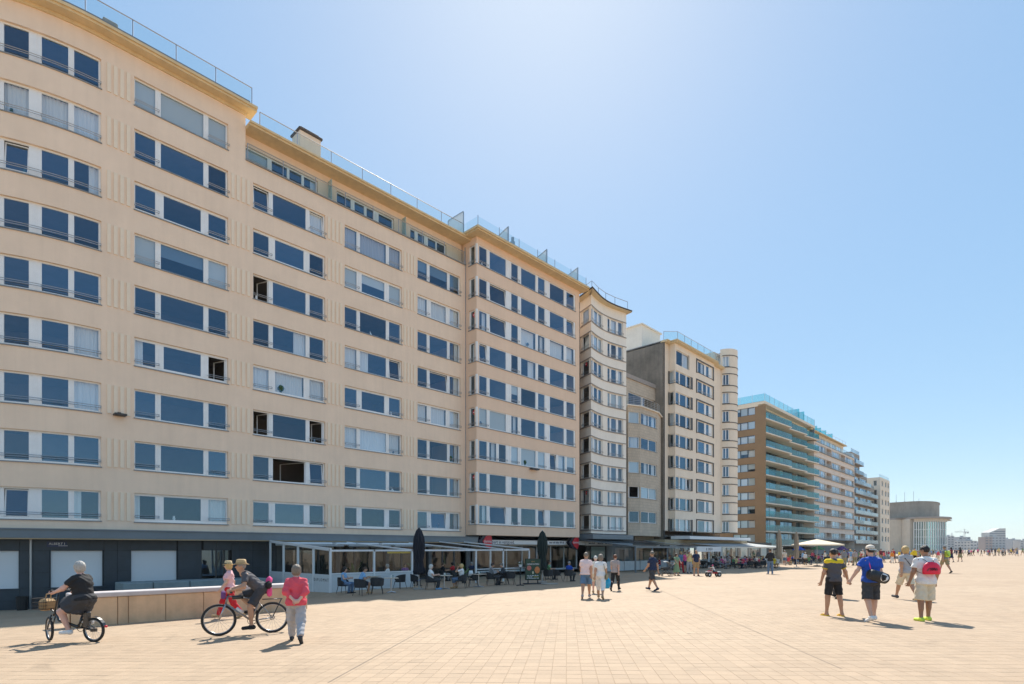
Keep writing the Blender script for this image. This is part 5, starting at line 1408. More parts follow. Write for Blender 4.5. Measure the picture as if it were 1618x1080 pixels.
fr.tube([(-DA + 1.4, yp[5] - .1, HZ + .5), (-DT, yp[5], zf_)], .06, 6); fr.tube([(-DA + 1.4, yp[4], HZ + .5), (-DT, yp[4], zf_)], .05, 6)
fr.box(-DT - 4.0, -DT - .05, yp[5] - .03, yp[5] + .03, zf_ - .09, zf_); post(fr, -DT - 4.0, yp[5], gT - .1, zf_)
fr.build('windscreen_frame', MALU, T1)
for a, b in ((yp[3], yp[4]), (yp[4], yp[5])):
    mb = MB(); mb.add([(-DT, a + .05, gT + .96), (-DT, b - .05, gT + .96), (-DT, b - .05, zf_ - .09), (-DT, a + .05, zf_ - .09)], [(0, 1, 2, 3)]); mb.build('glass_panel', MTG, T1)
    mb = MB(); mb.add([(-DT, a + .05, gT + .02), (-DT, b - .05, gT + .02), (-DT, b - .05, gT + .9), (-DT, a + .05, gT + .9)], [(0, 1, 2, 3)]); mb.build('glass_panel', MTG, T1)
mb = MB(); mb.add([(-DT - .05, yp[5], gT + .1), (-DT - 4, yp[5], gT + .1), (-DT - 4, yp[5], zf_ - .1), (-DT - .05, yp[5], zf_ - .1)], [(0, 1, 2, 3)]); mb.build('glass_panel', MTG, T1)
settle(T1)
# ------------------------------------------------------------------ second and third restaurant terraces further along
MROOFG = glass('terrace_roof_glass', (.55, .62, .66), 1.6, haze=.45, hazecol=(.42, .48, .52))
D3 = 28.5; g3 = ground_z(-D3, 70)
def lean_to(x0, x1, label, bays, sign=None, frame=None, roofmat=None, low=.9, col_frame=None):
    ya, yb = yat(x0, D3), yat(x1, D3); o = empty('terrace_enclosure', (-D3, ya, g3), label=label, cat='terrace')
    frame = frame or MALU; z0 = zat(1130, 865.5, D3); z1 = z0 + .75
    fr = MB()
    for i in range(bays + 1): post(fr, -D3, ya + (yb - ya) * i / bays, g3 - .05, z0, .06)
    fr.box(-D3 - .07, -D3 + .07, ya - .06, yb + .06, z0 + .002, z0 + .16); fr.box(-D3 - 6.5, -D3 - 6.3, ya, yb, z1, z1 + .12)
    for i in range(bays + 1): fr.tube([(-D3, ya + (yb - ya) * i / bays, z0 + .12), (-D3 - 6.4, ya + (yb - ya) * i / bays, z1 + .1)], .05, 5)
    fr.build('frame', frame, o)
    for i in range(bays):
        a, b = ya + (yb - ya) * i / bays + .07, ya + (yb - ya) * (i + 1) / bays - .07
        mb = MB(); mb.add([(-D3 + .1, a, z0 + .17), (-D3 + .1, b, z0 + .17), (-D3 - 6.4, b, z1 + .13), (-D3 - 6.4, a, z1 + .13)], [(0, 1, 2, 3)]); mb.build('roof_pane', roofmat or MROOFG, o)
        mb = MB(); mb.add([(-D3 - 3.2, a, g3 + low), (-D3 - 3.2, b, g3 + low), (-D3 - 3.2, b, z0 + .2), (-D3 - 3.2, a, z0 + .2)], [(0, 1, 2, 3)]); mb.build('glass_panel', MTG, o)
        mb = MB(); mb.bbox(-D3 - 3.25, -D3 - 3.15, a, b, g3 + .02, g3 + low - .01, .01); mb.build('lower_panel', MPAN, o)
    if sign:
        a, b, txt, sz = yat(sign[0], D3 - .1), yat(sign[1], D3 - .1), sign[2], sign[3]
        mb = MB(); mb.bbox(-D3 + .08, -D3 + .16, a, b, z0 - .42, z0 + .14, .01); sgn = mb.build('sign_board', MATS['white_sign_panel'], o)
        text_mesh('lettering', txt, sz, MATS['dark_grey_lettering'], sgn, face_x(Vector((-D3 + .164, (a + b) / 2, z0 - .14))))
    settle(o); return o
lean_to(1004, 1098, 'glass roofed terrace with grey frames in front of the round towered block', 4, frame=MFASC, low=1.0)
lean_to(1099.5, 1139, 'white framed terrace bay under the black lettered sign', 2, sign=(1100.5, 1138.5, 'IL TASSO', .42))
lean_to(1141, 1236, 'cream framed restaurant terrace full of diners beside the brown brick block', 5, frame=mat('cream_frame', (.72, .69, .60), .5), roofmat=MAWN)
# raised shade between: dark back wall of the restaurants
BK = empty('restaurant_back_wall', (-37.4, yat(1190, 37.4), ground_z(-37.4, 100)), label='dark restaurant back wall under the white canopy', cat='wall')
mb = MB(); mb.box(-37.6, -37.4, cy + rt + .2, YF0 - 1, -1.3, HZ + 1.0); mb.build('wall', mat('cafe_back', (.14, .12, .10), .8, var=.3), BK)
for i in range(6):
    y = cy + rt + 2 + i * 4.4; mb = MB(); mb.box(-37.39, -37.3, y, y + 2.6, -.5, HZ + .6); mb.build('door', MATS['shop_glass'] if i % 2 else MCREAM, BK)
settle(BK)
# ------------------------------------------------------------------ people: distance fields meshed by surface nets
def sd_cone(P, a, b, ra, rb, cut=False):
    a = np.array(a, float); b = np.array(b, float); ab = b - a; L2 = ab @ ab
    t_ = (P - a) @ ab / L2; t = np.clip(t_, 0, 1)
    d = np.linalg.norm(P - a - t[:, None] * ab, axis=1) - (ra + (rb - ra) * t)
    if cut: d = np.maximum(d, (t_ - 1) * math.sqrt(L2))
    return d
def sd_ell(P, c, r, lean=0.0):
    Q = P - np.array(c, float)
    if lean:
        cs, sn = math.cos(lean), math.sin(lean)
        Q = np.stack([Q[:, 0], Q[:, 1] * cs - Q[:, 2] * sn, Q[:, 1] * sn + Q[:, 2] * cs], 1)
    r = np.array(r, float); k0 = np.linalg.norm(Q / r, axis=1); k1 = np.linalg.norm(Q / (r * r), axis=1) + 1e-9
    return k0 * (k0 - 1) / k1
def smin(a, b, k):
    h = np.clip(0.5 + 0.5 * (b - a) / k, 0, 1)
    return b * (1 - h) + a * h - k * h * (1 - h)
def surface_nets(fn, lo, hi, h):
    lo = np.array(lo) - 2 * h; n = np.ceil((np.array(hi) + 2 * h - lo) / h).astype(int) + 1
    ax = [lo[i] + h * np.arange(n[i]) for i in range(3)]
    # coarse pass first: the fine field is only needed near the surface
    K = 4; nc = (n + K - 1) // K + 1
    Gc = np.stack(np.meshgrid(*[lo[i] + h * K * np.arange(nc[i]) for i in range(3)], indexing='ij'), -1).reshape(-1, 3)
    fc = fn(Gc).reshape(nc)
    ri = [np.minimum((np.arange(n[i]) + K // 2) // K, nc[i] - 1) for i in range(3)]
    f = fc[np.ix_(*ri)].copy(); near = np.abs(f) < h * K * 1.35
    G = np.stack(np.meshgrid(*ax, indexing='ij'), -1)[near]
    if len(G): f[near] = fn(G)
    s = f < 0
    c = np.zeros(n - 1, int)
    for i in (0, 1):
        for j in (0, 1):
            for k in (0, 1): c += s[i:n[0] - 1 + i, j:n[1] - 1 + j, k:n[2] - 1 + k]
    act = (c > 0) & (c < 8)
    idx = -np.ones(n - 1, int); ii = np.argwhere(act); idx[act] = np.arange(len(ii))
    acc = np.zeros((len(ii), 3)); cnt = np.zeros(len(ii))
    for d in range(3):
        for a in (0, 1):
            for b in (0, 1):
                o0 = np.zeros(3, int); o = [q for q in range(3) if q != d]; o0[o[0]] = a; o0[o[1]] = b; o1 = o0.copy(); o1[d] = 1
                p0 = ii + o0; p1 = ii + o1
                f0 = f[p0[:, 0], p0[:, 1], p0[:, 2]]; f1 = f[p1[:, 0], p1[:, 1], p1[:, 2]]
                m = (f0 < 0) != (f1 < 0)
                t = np.where(m, f0 / np.where(m, f0 - f1, 1), 0)
                q = p0 + t[:, None] * (p1 - p0); acc[m] += q[m]; cnt[m] += 1
    V = lo + h * acc / np.maximum(cnt, 1)[:, None]
    F = []
    for d in range(3):
        o = [q for q in range(3) if q != d]
        sl0 = [slice(None)] * 3; sl1 = [slice(None)] * 3; sl0[d] = slice(0, -1); sl1[d] = slice(1, None)
        for q in o: sl0[q] = slice(1, -1); sl1[q] = slice(1, -1)
        a_, b_ = s[tuple(sl0)], s[tuple(sl1)]
        e = np.argwhere(a_ != b_)
        if not len(e): continue
        flip = a_[e[:, 0], e[:, 1], e[:, 2]]
        base = e.copy(); base[:, o[0]] += 1; base[:, o[1]] += 1
        def cell(da, db):
            q = base.copy(); q[:, o[0]] -= da; q[:, o[1]] -= db; return idx[q[:, 0], q[:, 1], q[:, 2]]
        quad = np.stack([cell(1, 1), cell(0, 1), cell(0, 0), cell(1, 0)], 1)
        if d == 1: flip = ~flip
        quad[~flip] = quad[~flip][:, ::-1]
        F.append(quad)
    F = np.concatenate(F) if F else np.zeros((0, 4), int)
    F = F[(F >= 0).all(1)]
    return V, F
def np_mesh(name, V, F, mats):
    me = bpy.data.meshes.new(name)
    me.vertices.add(len(V)); me.vertices.foreach_set('co', V.astype(np.float32).ravel())
    me.loops.add(F.size); me.loops.foreach_set('vertex_index', F.astype(np.int32).ravel())
    me.polygons.add(len(F)); me.polygons.foreach_set('loop_start', np.arange(0, F.size, 4, dtype=np.int32))
    me.update(calc_edges=True); me.shade_smooth()
    for m in mats: me.materials.append(m)
    return me
def v3(*a): return np.array(a, float)
def ik(a, c, l1, l2, hint):
    """middle joint of a two-bone limb from a to c, bent towards hint"""
    a, c, hint = map(lambda q: np.array(q, float), (a, c, hint)); d = c - a; L = np.linalg.norm(d)
    if L > (l1 + l2) * .995: c = a + d / L * (l1 + l2) * .995; d = c - a; L = np.linalg.norm(d)
    u = d / L; x = (l1 * l1 - l2 * l2 + L * L) / (2 * L); y = math.sqrt(max(0, l1 * l1 - x * x))
    w = hint - (hint @ u) * u; w /= max(1e-6, np.linalg.norm(w))
    return a + u * x + w * y, c
SKIN = {'fair': (.62, .38, .28), 'tan': (.50, .28, .175), 'brown': (.34, .185, .115), 'pink': (.66, .40, .32)}
CLOTH = {'white': (.78, .77, .75), 'offwhite': (.74, .68, .58), 'cream': (.70, .62, .47), 'black': (.014, .014, .016), 'charcoal': (.045, .046, .052), 'grey': (.24, .24, .25), 'lightgrey': (.42, .41, .42),
         'navy': (.012, .025, .07), 'blue': (.012, .075, .42), 'lightblue': (.22, .42, .66), 'denim': (.10, .19, .32), 'jeans': (.12, .19, .30), 'red': (.52, .012, .022), 'coral': (.72, .085, .12), 'pink': (.78, .46, .48), 'hotpink': (.80, .09, .28),
         'yellow': (.82, .58, .02), 'paleyellow': (.80, .63, .28), 'tan': (.42, .27, .13), 'khaki': (.33, .28, .16), 'green': (.13, .28, .12), 'sage': (.22, .34, .20), 'purple': (.16, .06, .22), 'maroon': (.16, .015, .03), 'neon': (.62, .80, .10), 'orange': (.80, .26, .03), 'shadowgrey': (.085, .082, .09), 'palepink': (.80, .62, .60), 'greytaupe': (.40, .34, .32)}
HAIRC = {'silver': (.42, .40, .37), 'grey': (.30, .28, .26), 'white': (.62, .60, .56), 'brown': (.07, .04, .022), 'dark': (.018, .013, .010), 'blond': (.55, .38, .16), 'greybrown': (.20, .165, .13), 'auburn': (.14, .05, .025)}
def skin_mat(k): return mat('skin_' + k, SKIN[k], .5, var=.08, scale=14, spec=.4)
def cloth_mat(k): return mat('cloth_' + k, CLOTH[k], .85, var=.10, scale=9, bump=.6, bscale=16)
def hair_mat(k): return mat('hair_' + k, HAIRC[k], .55, var=.3, scale=40, bump=.6, bscale=90)
MEYE = mat('eye_dark', (.02, .018, .016), .2); MLIP = mat('lip', (.42, .16, .13), .5); MGLS = mat('sunglasses_lens', (.008, .008, .01), .1)
def pose_joints(sp):
    """joint positions for a 1.75 m figure facing +Y"""
    J = {}; lean = sp.get('lean', 0.0); seat = sp.get('pelvis')
    pel = v3(0, 0, .95) if seat is None else v3(*seat)
    cs, sn = math.cos(lean), math.sin(lean)
    def up(x, y, z):   # torso frame
        return pel + v3(x, y * cs + z * sn, -y * sn + z * cs)
    J['lean'] = lean; J['up'] = up; J['pel'] = pel
    J['neck'] = up(0, -.005, .545); hl = lean * .35 + sp.get('nod', 0)
    J['head'] = J['neck'] + v3(0, .035 * math.cos(hl) + .13 * math.sin(hl), .145 * math.cos(hl))
    for s, k in ((-1, 'L'), (1, 'R')):
        hip = pel + v3(s * .095, 0, -.03)
        if k + 'foot' in sp:
            kn, an = ik(hip, v3(*sp[k + 'foot']), .45, .42, v3(s * sp.get('knee_out', .15), 1, .3))
        else:
            a, kb = sp.get('leg' + k, (0.06 * s, .05)); sp_ = sp.get('spread', .02)
            kn = hip + .45 * v3(s * sp_, math.sin(a), -math.cos(a)); an = kn + .42 * v3(s * sp_ * .4, math.sin(a - kb), -math.cos(a - kb))
        J['hip' + k], J['knee' + k], J['ank' + k] = hip, kn, an
        sh = up(s * .168 * sp.get('broad', 1.0), -.012, .452)
        if k + 'hand' in sp:
            el, wr = ik(sh, v3(*sp[k + 'hand']), .285, .255, v3(s * sp.get('elbow_out', .6), sp.get('elbow_back', -.5), -.6))
        else:
            p, eb, ab = sp.get('arm' + k, (0.0, .25, .12))
            d1 = v3(s * math.sin(ab), math.sin(p) * math.cos(ab), -math.cos(p) * math.cos(ab)); el = sh + .285 * d1
            d2 = v3(s * math.sin(ab) * .5, math.sin(p + eb), -math.cos(p + eb)); wr = el + .255 * d2 / np.linalg.norm(d2)
        J['sh' + k], J['el' + k], J['wr' + k] = sh, el, wr
        hd = sp.get('handdir' + k); hd = (wr - el) if hd is None else v3(*hd); J['hd' + k] = hd / np.linalg.norm(hd)
        ft = sp.get('toe' + k, 0.0)
        J['toe' + k] = J['ank' + k] + v3(s * .02, .155 * math.cos(ft), -.055 + .155 * math.sin(ft)); J['heel' + k] = J['ank' + k] + v3(0, -.035, -.045 - .0 * ft)
    if seat is None:
        low = min(min(J['toe' + k][2], J['heel' + k][2]) for k in 'LR') - .03
        for k in list(J):
            if isinstance(J[k], np.ndarray): J[k] = J[k] - v3(0, 0, low)
        pel2 = J['pel']; J['up'] = lambda x, y, z: pel2 + v3(x, y * cs + z * sn, -y * sn + z * cs)
    return J
def build_person(sp, name='person', h=.017):
    """sp: pose, build and clothing -> {part: mesh} in local space, feet at z = 0"""
    J = pose_joints(sp); f = sp.get('fat', 1.0); lf = 1 + (f - 1) * .55; lean = J['lean']; up = J['up']; fem = sp.get('fem', 0)
    torso = [(up(0, 0, .0), (.165 * f, .12 * f, .13)), (up(0, .0, .16), ((.145 - .012 * fem) * f, .108 * f, .15)), (up(0, .0, .33), (.165 * f ** .8 * sp.get('broad', 1.0), .115 * f ** .9, .16)), (up(0, -.015, .44), (.145, .075, .075))]
    if sp.get('belly'): torso.append((up(0, .06, .10), (.14 * f, .12 * f, .14)))
    if fem: torso.append((up(0, .055, .32), (.125 * f ** .6, .085 * f ** .7, .08)))
    torso.append((up(0, -.055, -.02), (.15 * f, .09 * f, .10)))
    nb = up(0, -.02, .50)
    def d_torso(P, e=0.0):
        d = None
        for c, r in torso:
            q = sd_ell(P, c, [x + e for x in r], lean); d = q if d is None else smin(d, q, .07)
        for k in 'LR': d = smin(d, sd_cone(P, nb, J['sh' + k] + v3(0, 0, .005), .05 + e * .6, .045 + e * .6), .05)
        return d
    hy = sp.get('headyaw', 0.0); fx, fy = -math.sin(hy), math.cos(hy)     # face direction, + = to the figure's left
    hc = J['head']
    def hq(x, y, z): return hc + v3(x * fy + y * fx, y * fy - x * fx, z)
    def d_head(P, e=0.0):
        Q = P - hc; Q = np.stack([Q[:, 0] * fy - Q[:, 1] * fx, Q[:, 0] * fx + Q[:, 1] * fy, Q[:, 2]], 1)
        d = sd_ell(Q, (0, -.01, .025), (.078 + e, .095 + e, .095 + e)); d = smin(d, sd_ell(Q, (0, .022, -.045), (.058 + e, .068 + e, .075 + e)), .05)
        return d
    def limb_r(k): return k * lf
    def d_arm(P, k):
        d = smin(sd_cone(P, J['sh' + k], J['el' + k], limb_r(.050), limb_r(.041)), sd_cone(P, J['el' + k], J['wr' + k], limb_r(.043), .029), .03)
        w = J['wr' + k]; hd = J['hd' + k]; return smin(d, sd_cone(P, w + hd * .02, w + hd * .085, .033, .036), .02)
    def d_leg(P, k):
        d = smin(sd_cone(P, J['hip' + k], J['knee' + k], limb_r(.092), limb_r(.06)), sd_cone(P, J['knee' + k], J['ank' + k], limb_r(.057), .038), .03)
        kn, an = J['knee' + k], J['ank' + k]; bk = np.cross(an - kn, v3(1, 0, 0)); bk = bk / max(1e-6, np.linalg.norm(bk))
        if bk[1] > 0: bk = -bk
        d = smin(d, sd_cone(P, kn + (an - kn) * .18 + bk * .02, kn + (an - kn) * .48 + bk * .016, .045 * lf, .038 * lf), .04)
        return smin(d, smin(sd_cone(P, J['heel' + k], J['toe' + k], .036, .030), sd_cone(P, an, J['heel' + k], .036, .034), .03), .03)
    def body(P):
        d = smin(d_torso(P), sd_cone(P, J['neck'] - (J['head'] - J['neck']) * .2, J['head'] + v3(0, 0, -.03), .058, .052), .04)
        d = smin(d, d_head(P), .03)
        d = smin(d, sd_cone(P, hq(0, .085, .012), hq(0, .112, -.022), .012, .016), .015)     # nose
        for s in (-1, 1): d = smin(d, sd_ell(P, hq(s * .08, -.012, -.005), (.016, .024, .034)), .012)   # ears
        for k in 'LR': d = smin(d, d_arm(P, k), .045); d = smin(d, d_leg(P, k), .05)
        return d
    pts = np.array([q for k, q in J.items() if isinstance(q, np.ndarray) and k[:2] != 'hd'] + [hc + v3(0, 0, .13)])
    lo, hi = pts.min(0) - .2 * f, pts.max(0) + .2 * f; hi[2] = pts[:, 2].max() + .04; lo[2] = pts[:, 2].min() - .06
    out = {}
    V, F = surface_nets(body, lo, hi, h)
    # fingers, eyes and lips join the same mesh
    mb = MB()
    if sp.get('hands', True):
        for s, k in ((-1, 'L'), (1, 'R')):
            w, hd = J['wr' + k], J['hd' + k]; side = np.cross(hd, v3(0, 1, .15)); side = side / max(1e-6, np.linalg.norm(side)); pn = np.cross(side, hd)
            grip = sp.get('grip', .5)
            if sp.get('palm'): side, pn = pn, side
            for i, (off, ln) in enumerate(((-.030, .068), (-.010, .078), (.010, .073), (.029, .058))):
                b0 = w + hd * .082 + side * off; c1 = math.cos(grip); s1 = math.sin(grip); inn = pn * (-s)
                b1 = b0 + (hd * c1 + inn * s1) * ln * .52; b2 = b1 + (hd * math.cos(grip * 2.2) + inn * math.sin(grip * 2.2)) * ln * .48
                mb.tube([b0 - hd * .02, b0, b1, b2], [.0105, .010, .009, .007], 6)
            t0 = w + hd * .03 + side * (-.028); t1 = t0 + (hd * .7 - side * .6 + pn * (-s) * .35) * .045; t2 = t1 + (hd * .9 - side * .1 + pn * (-s) * .4) * .032
            mb.tube([t0, t1, t2], [.014, .012, .008], 6)
    if sp.get('face', True):
        for s in (-1, 1):
            e = hq(s * .031, .079, .02); n = 8
            mb.tube([e - v3(0, .0, 0), e + (hq(0, .012, 0) - hc)], [.010, .006], 8, mi=1)
            mb.tube([hq(s * .016, .085, .040), hq(s * .046, .072, .042)], .005, 5, mi=3)
        mb.tube([hq(-.022, .078, -.068), hq(0, .087, -.066), hq(.022, .078, -.068)], .0055, 5, mi=2)
    V2 = np.array(mb.v).reshape(-1, 3) if mb.v else np.zeros((0, 3))
    me = bpy.data.meshes.new('body')
    me.from_pydata([tuple(v) for v in np.concatenate([V, V2])], [], [tuple(q) for q in F.tolist()] + [tuple(i + len(V) for i in q) for q in mb.f])
    hm = hair_mat(sp.get('hair', ('short', 'brown'))[1])
    for m in (skin_mat(sp.get('skin', 'fair')), MEYE, MLIP, hm): me.materials.append(m)
    me.polygons.foreach_set('material_index', [0] * len(F) + mb.m); me.shade_smooth()
    out['body'] = (me, None)
    wr = lambda P, a=.010: a * (np.sin(P[:, 2] * 41 + 3 * np.sin(P[:, 0] * 17 + 1)) * np.sin(P[:, 0] * 23 + P[:, 1] * 31 + 2))
    # ---- top
    if 'top' in sp:
        tcol, sleeve, hem = sp['top']; ease = sp.get('ease', .016)
        hem_p = up(0, 0, hem); ud = up(0, 0, 1) - up(0, 0, 0)
        def top(P):
            d = d_torso(P, ease)
            d = smin(d, sd_cone(P, up(0, 0, hem - .05), up(0, 0, .12), .15 * f + ease + .012, .12 * f), .05) if sp.get('boxy') else d
            for k in 'LR':
                if sleeve == 'none': d = smin(d, sd_ell(P, J['sh' + k], (.07, .065, .065)), .03); continue
                t = {'short': .62, 'half': .95}.get(sleeve, 1.0)
                e = J['sh' + k] + (J['el' + k] - J['sh' + k]) * t
                a = sd_cone(P, J['sh' + k], e, limb_r(.052) + ease * .7, limb_r(.054) + ease * 1.2, cut=sleeve != 'long' and sleeve != 'three')
                if sleeve in ('long', 'three'):
                    q = J['el' + k] + (J['wr' + k] - J['el' + k]) * (.96 if sleeve == 'long' else .55)
                    a = smin(a, sd_cone(P, J['el' + k], q, limb_r(.046) + ease, limb_r(.036) + ease, cut=True), .02)
                d = smin(d, a, .025)
            d = d + wr(P)
            d = np.maximum(d, -((P - hem_p) @ ud))
            nk = J['neck'] + (J['head'] - J['neck']) * .12 + v3(0, .02, .02)
            return np.maximum(d, -sd_ell(P, nk, (.085, .085, .055)))
        out['shirt'] = (np_mesh('shirt', *surface_nets(top, lo, hi, h), [cloth_mat(tcol)]), None)
    # ---- bottoms
    if 'bottom' in sp:
        bcol, kind_ = sp['bottom'][:2]; flare = sp['bottom'][2] if len(sp['bottom']) > 2 else .02
        waist = up(0, 0, sp.get('waist', .085)); ud = up(0, 0, 1) - up(0, 0, 0)
        def bot(P):
            d = None
            for c, r in (torso[0], torso[1], torso[-1]):
                q = sd_ell(P, c, [x + .010 for x in r], lean); d = q if d is None else smin(d, q, .07)
            d = np.maximum(d, ((P - waist) @ ud))
            if kind_ in ('skirt', 'dress'):
                end = {'skirt': .52, 'dress': .26}[kind_]
                c0, c1 = up(0, 0, .02), v3(*(J['pel'] * .45 + (J['kneeL'] + J['kneeR']) * .275)); c1[2] = end * 1.0 + (0 if 'pelvis' not in sp else c1[2] - end)
                Q = P.copy(); sx = .78; Q[:, 0] *= sx
                a = sd_cone(Q, c0 * v3(sx, 1, 1), c1 * v3(sx, 1, 1), .125 * f, .17 * f + flare, cut=True)
                a = a + .010 * np.sin(np.arctan2(P[:, 1] - c0[1], P[:, 0]) * 9) * np.clip((c0[2] - P[:, 2]) / .3, 0, 1)
                d = smin(d, a, .05)
                for k in 'LR':
                    if kind_ == 'skirt' and 'pelvis' in sp: d = smin(d, sd_cone(P, J['hip' + k], J['hip' + k] + (J['knee' + k] - J['hip' + k]) * .72, limb_r(.11), limb_r(.10), cut=True), .05)
            else:
                for k in 'LR':
                    t = {'shorts': .86, 'short': .6, 'bermuda': 1.0}.get(kind_, 1.0)
                    e = J['hip' + k] + (J['knee' + k] - J['hip' + k]) * t
                    a = sd_cone(P, J['hip' + k], e, limb_r(.10), limb_r(.075) + flare, cut=kind_ in ('shorts', 'short', 'bermuda'))
                    if kind_ in ('trousers', 'capri'):
                        q = J['knee' + k] + (J['ank' + k] - J['knee' + k]) * (1.02 if kind_ == 'trousers' else .5)
                        a = smin(a, sd_cone(P, J['knee' + k], q, limb_r(.064) + flare, .045 + flare, cut=True), .02)
                    d = smin(d, a, .04)
            return d + wr(P, .008)
        out[{'skirt': 'skirt', 'dress': 'dress_skirt', 'trousers': 'trousers', 'capri': 'trousers'}.get(kind_, 'shorts')] = (np_mesh('bottoms', *surface_nets(bot, lo, hi, h), [cloth_mat(bcol)]), None)
    # ---- shoes
    if 'shoes' in sp:
        sc_ = sp['shoes']
        for k in 'LR':
            def shoe(P, k=k):
                tp = J['toe' + k]; hp = J['heel' + k]; dv = (tp - hp)
                d = smin(sd_cone(P, hp - dv * .06, tp + dv * .10, .045, .042), sd_cone(P, J['ank' + k] + v3(0, 0, -.01), hp, .048, .046, cut=False), .03)
                return np.maximum(d, (P - J['ank' + k]) @ v3(0, 0, 1) - .015)
            a = np.minimum(J['toe' + k], J['heel' + k]) - .11; b = np.maximum(J['toe' + k], np.maximum(J['heel' + k], J['ank' + k])) + .11
            out['shoe' + k] = (np_mesh('shoe', *surface_nets(shoe, a, b, min(h, .014)), [cloth_mat(sc_)]), None)
    # ---- hair
    st, hcol = sp.get('hair', ('short', 'brown'))
    if st != 'bald':
        def hair(P):
            Q = P - hc; Q = np.stack([Q[:, 0] * fy - Q[:, 1] * fx, Q[:, 0] * fx + Q[:, 1] * fy, Q[:, 2]], 1)
            e = {'short': .012, 'crop': .006, 'bob': .026, 'curly': .020, 'long': .024, 'bun': .016}[st]
            d = sd_ell(Q, (0, -.012, .028), (.078 + e, .096 + e, .097 + e))
            if st in ('bob', 'long', 'curly'): d = smin(d, sd_ell(Q, (0, -.035, -.035), (.083 + e * .6, .07 + e * .6, .085)), .03)
            if st == 'long': d = smin(d, sd_ell(Q, (0, -.07, -.14), (.075, .045, .13)), .04)
            if st == 'bun': d = smin(d, sd_ell(Q, (0, -.10, .07), (.04, .04, .04)), .01)
            a = .004 if st in ('crop', 'short') else .008
            d = d + a * np.sin(Q[:, 0] * 120 + 2 * np.sin(Q[:, 2] * 70)) * np.sin(Q[:, 1] * 90 + Q[:, 2] * 60)
            d = np.maximum(d, -sd_ell(Q, (0, .095, -.03), (.068, .085, .092)))      # face
            cutz = {'short': -.045, 'crop': -.04, 'bun': -.05}.get(st)
            if cutz is not None: d = np.maximum(d, (cutz - Q[:, 2]) + .35 * np.clip(Q[:, 1] + .03, 0, 1))
            return d
        out['hair'] = (np_mesh('hair', *surface_nets(hair, hc - v3(.16, .2, .3), hc + v3(.16, .2, .2), min(h, .012)), [hm]), None)
    return out, J, hq
def place_person(parts, loc, rz, scale, label, group=None, extra=None):
    o = link('person', parts['body'][0], None, loc, rz); o.scale = (scale,) * 3
    tag(o, label, 'person', group)
    for k, (me, m) in parts.items():
        if k == 'body': continue
        c = link({'shoeL': 'shoe', 'shoeR': 'shoe'}.get(k, k), me, o)
        if m is not None:
            c.material_slots[0].link = 'OBJECT'; c.material_slots[0].material = m
    return o
def heading(phi): return YAW - R(phi)       # 0 walks away from the camera, 90 to the right of the view, -90 to the left
WALK1 = dict(legL=(.42, .12), legR=(-.28, .35), toeR=-.5, toeL=.15, armL=(-.35, .25, .12), armR=(.30, .35, .12))
WALK2 = dict(legR=(.42, .12), legL=(-.28, .35), toeL=-.5, toeR=.15, armR=(-.35, .25, .12), armL=(.30, .35, .12))
STROLL1 = dict(legL=(.22, .05), legR=(-.16, .16), toeR=-.2, armL=(-.15, .25, .12), armR=(.15, .3, .12))
STROLL2 = dict(legR=(.22, .05), legL=(-.16, .16), toeL=-.2, armR=(-.15, .25, .12), armL=(.15, .3, .12))
STAND = dict(legL=(.03, .02), legR=(-.02, .03), spread=.06, armL=(.05, .2, .14), armR=(0, .2, .14))
PEOPLE = []
def figure(x, yf, ytop, phi, label, sp, pose=STAND, group=None, h=.017, hat=0.0, H=None):
    """a standing or walking person whose feet show at x, yf and whose head top shows at ytop"""
    p = gp(x, yf); s = px_per_m(p)
    d = dict(pose); d.update(sp)
    parts, J, hq = build_person(d, h=h)
    top_z = J['head'][2] + .125 + hat
    sc = (yf - ytop) / s / top_z if H is None else H / top_z
    sc = max(.80, min(1.14, sc)) if not sp.get('child') else sc
    o = place_person(parts, p, heading(phi), sc, label, group)
    PEOPLE.append((o, J, hq))
    return o, J, hq
def lathe_hat(o, J, hq, prof, m, band=None, tilt=0.0, zoff=.045, squash=1.18, n=24):
    """hat turned on the head; band = (z0, z1, r, material)"""
    c = hq(0, -.008, zoff); mb = MB(); mb.lathe(prof, (0, 0, 0), n)
    for i, v in enumerate(mb.v): mb.v[i] = (v[0] * .92, v[1] * squash, v[2] + (.008 * math.cos(2 * math.atan2(v[1], v[0])) if abs(v[0]) + abs(v[1]) > .11 else 0))
    q = mb.build('hat', m, o, smooth=True); q.location = c; q.rotation_euler = (tilt, 0, 0)
    if band:
        mb = MB(); mb.lathe([(band[2], band[0]), (band[2] + .003, band[0]), (band[2] + .001, band[1]), (band[2] - .004, band[1])], (0, 0, 0), n)
        for i, v in enumerate(mb.v): mb.v[i] = (v[0] * .92, v[1] * squash, v[2])
        b = mb.build('hat_band', band[3], q, smooth=True)
    return q
FEDORA = [(.001, .105), (.06, .112), (.085, .10), (.095, .03), (.098, .005), (.15, -.006), (.152, -.002), (.10, .010), (.097, .03)]
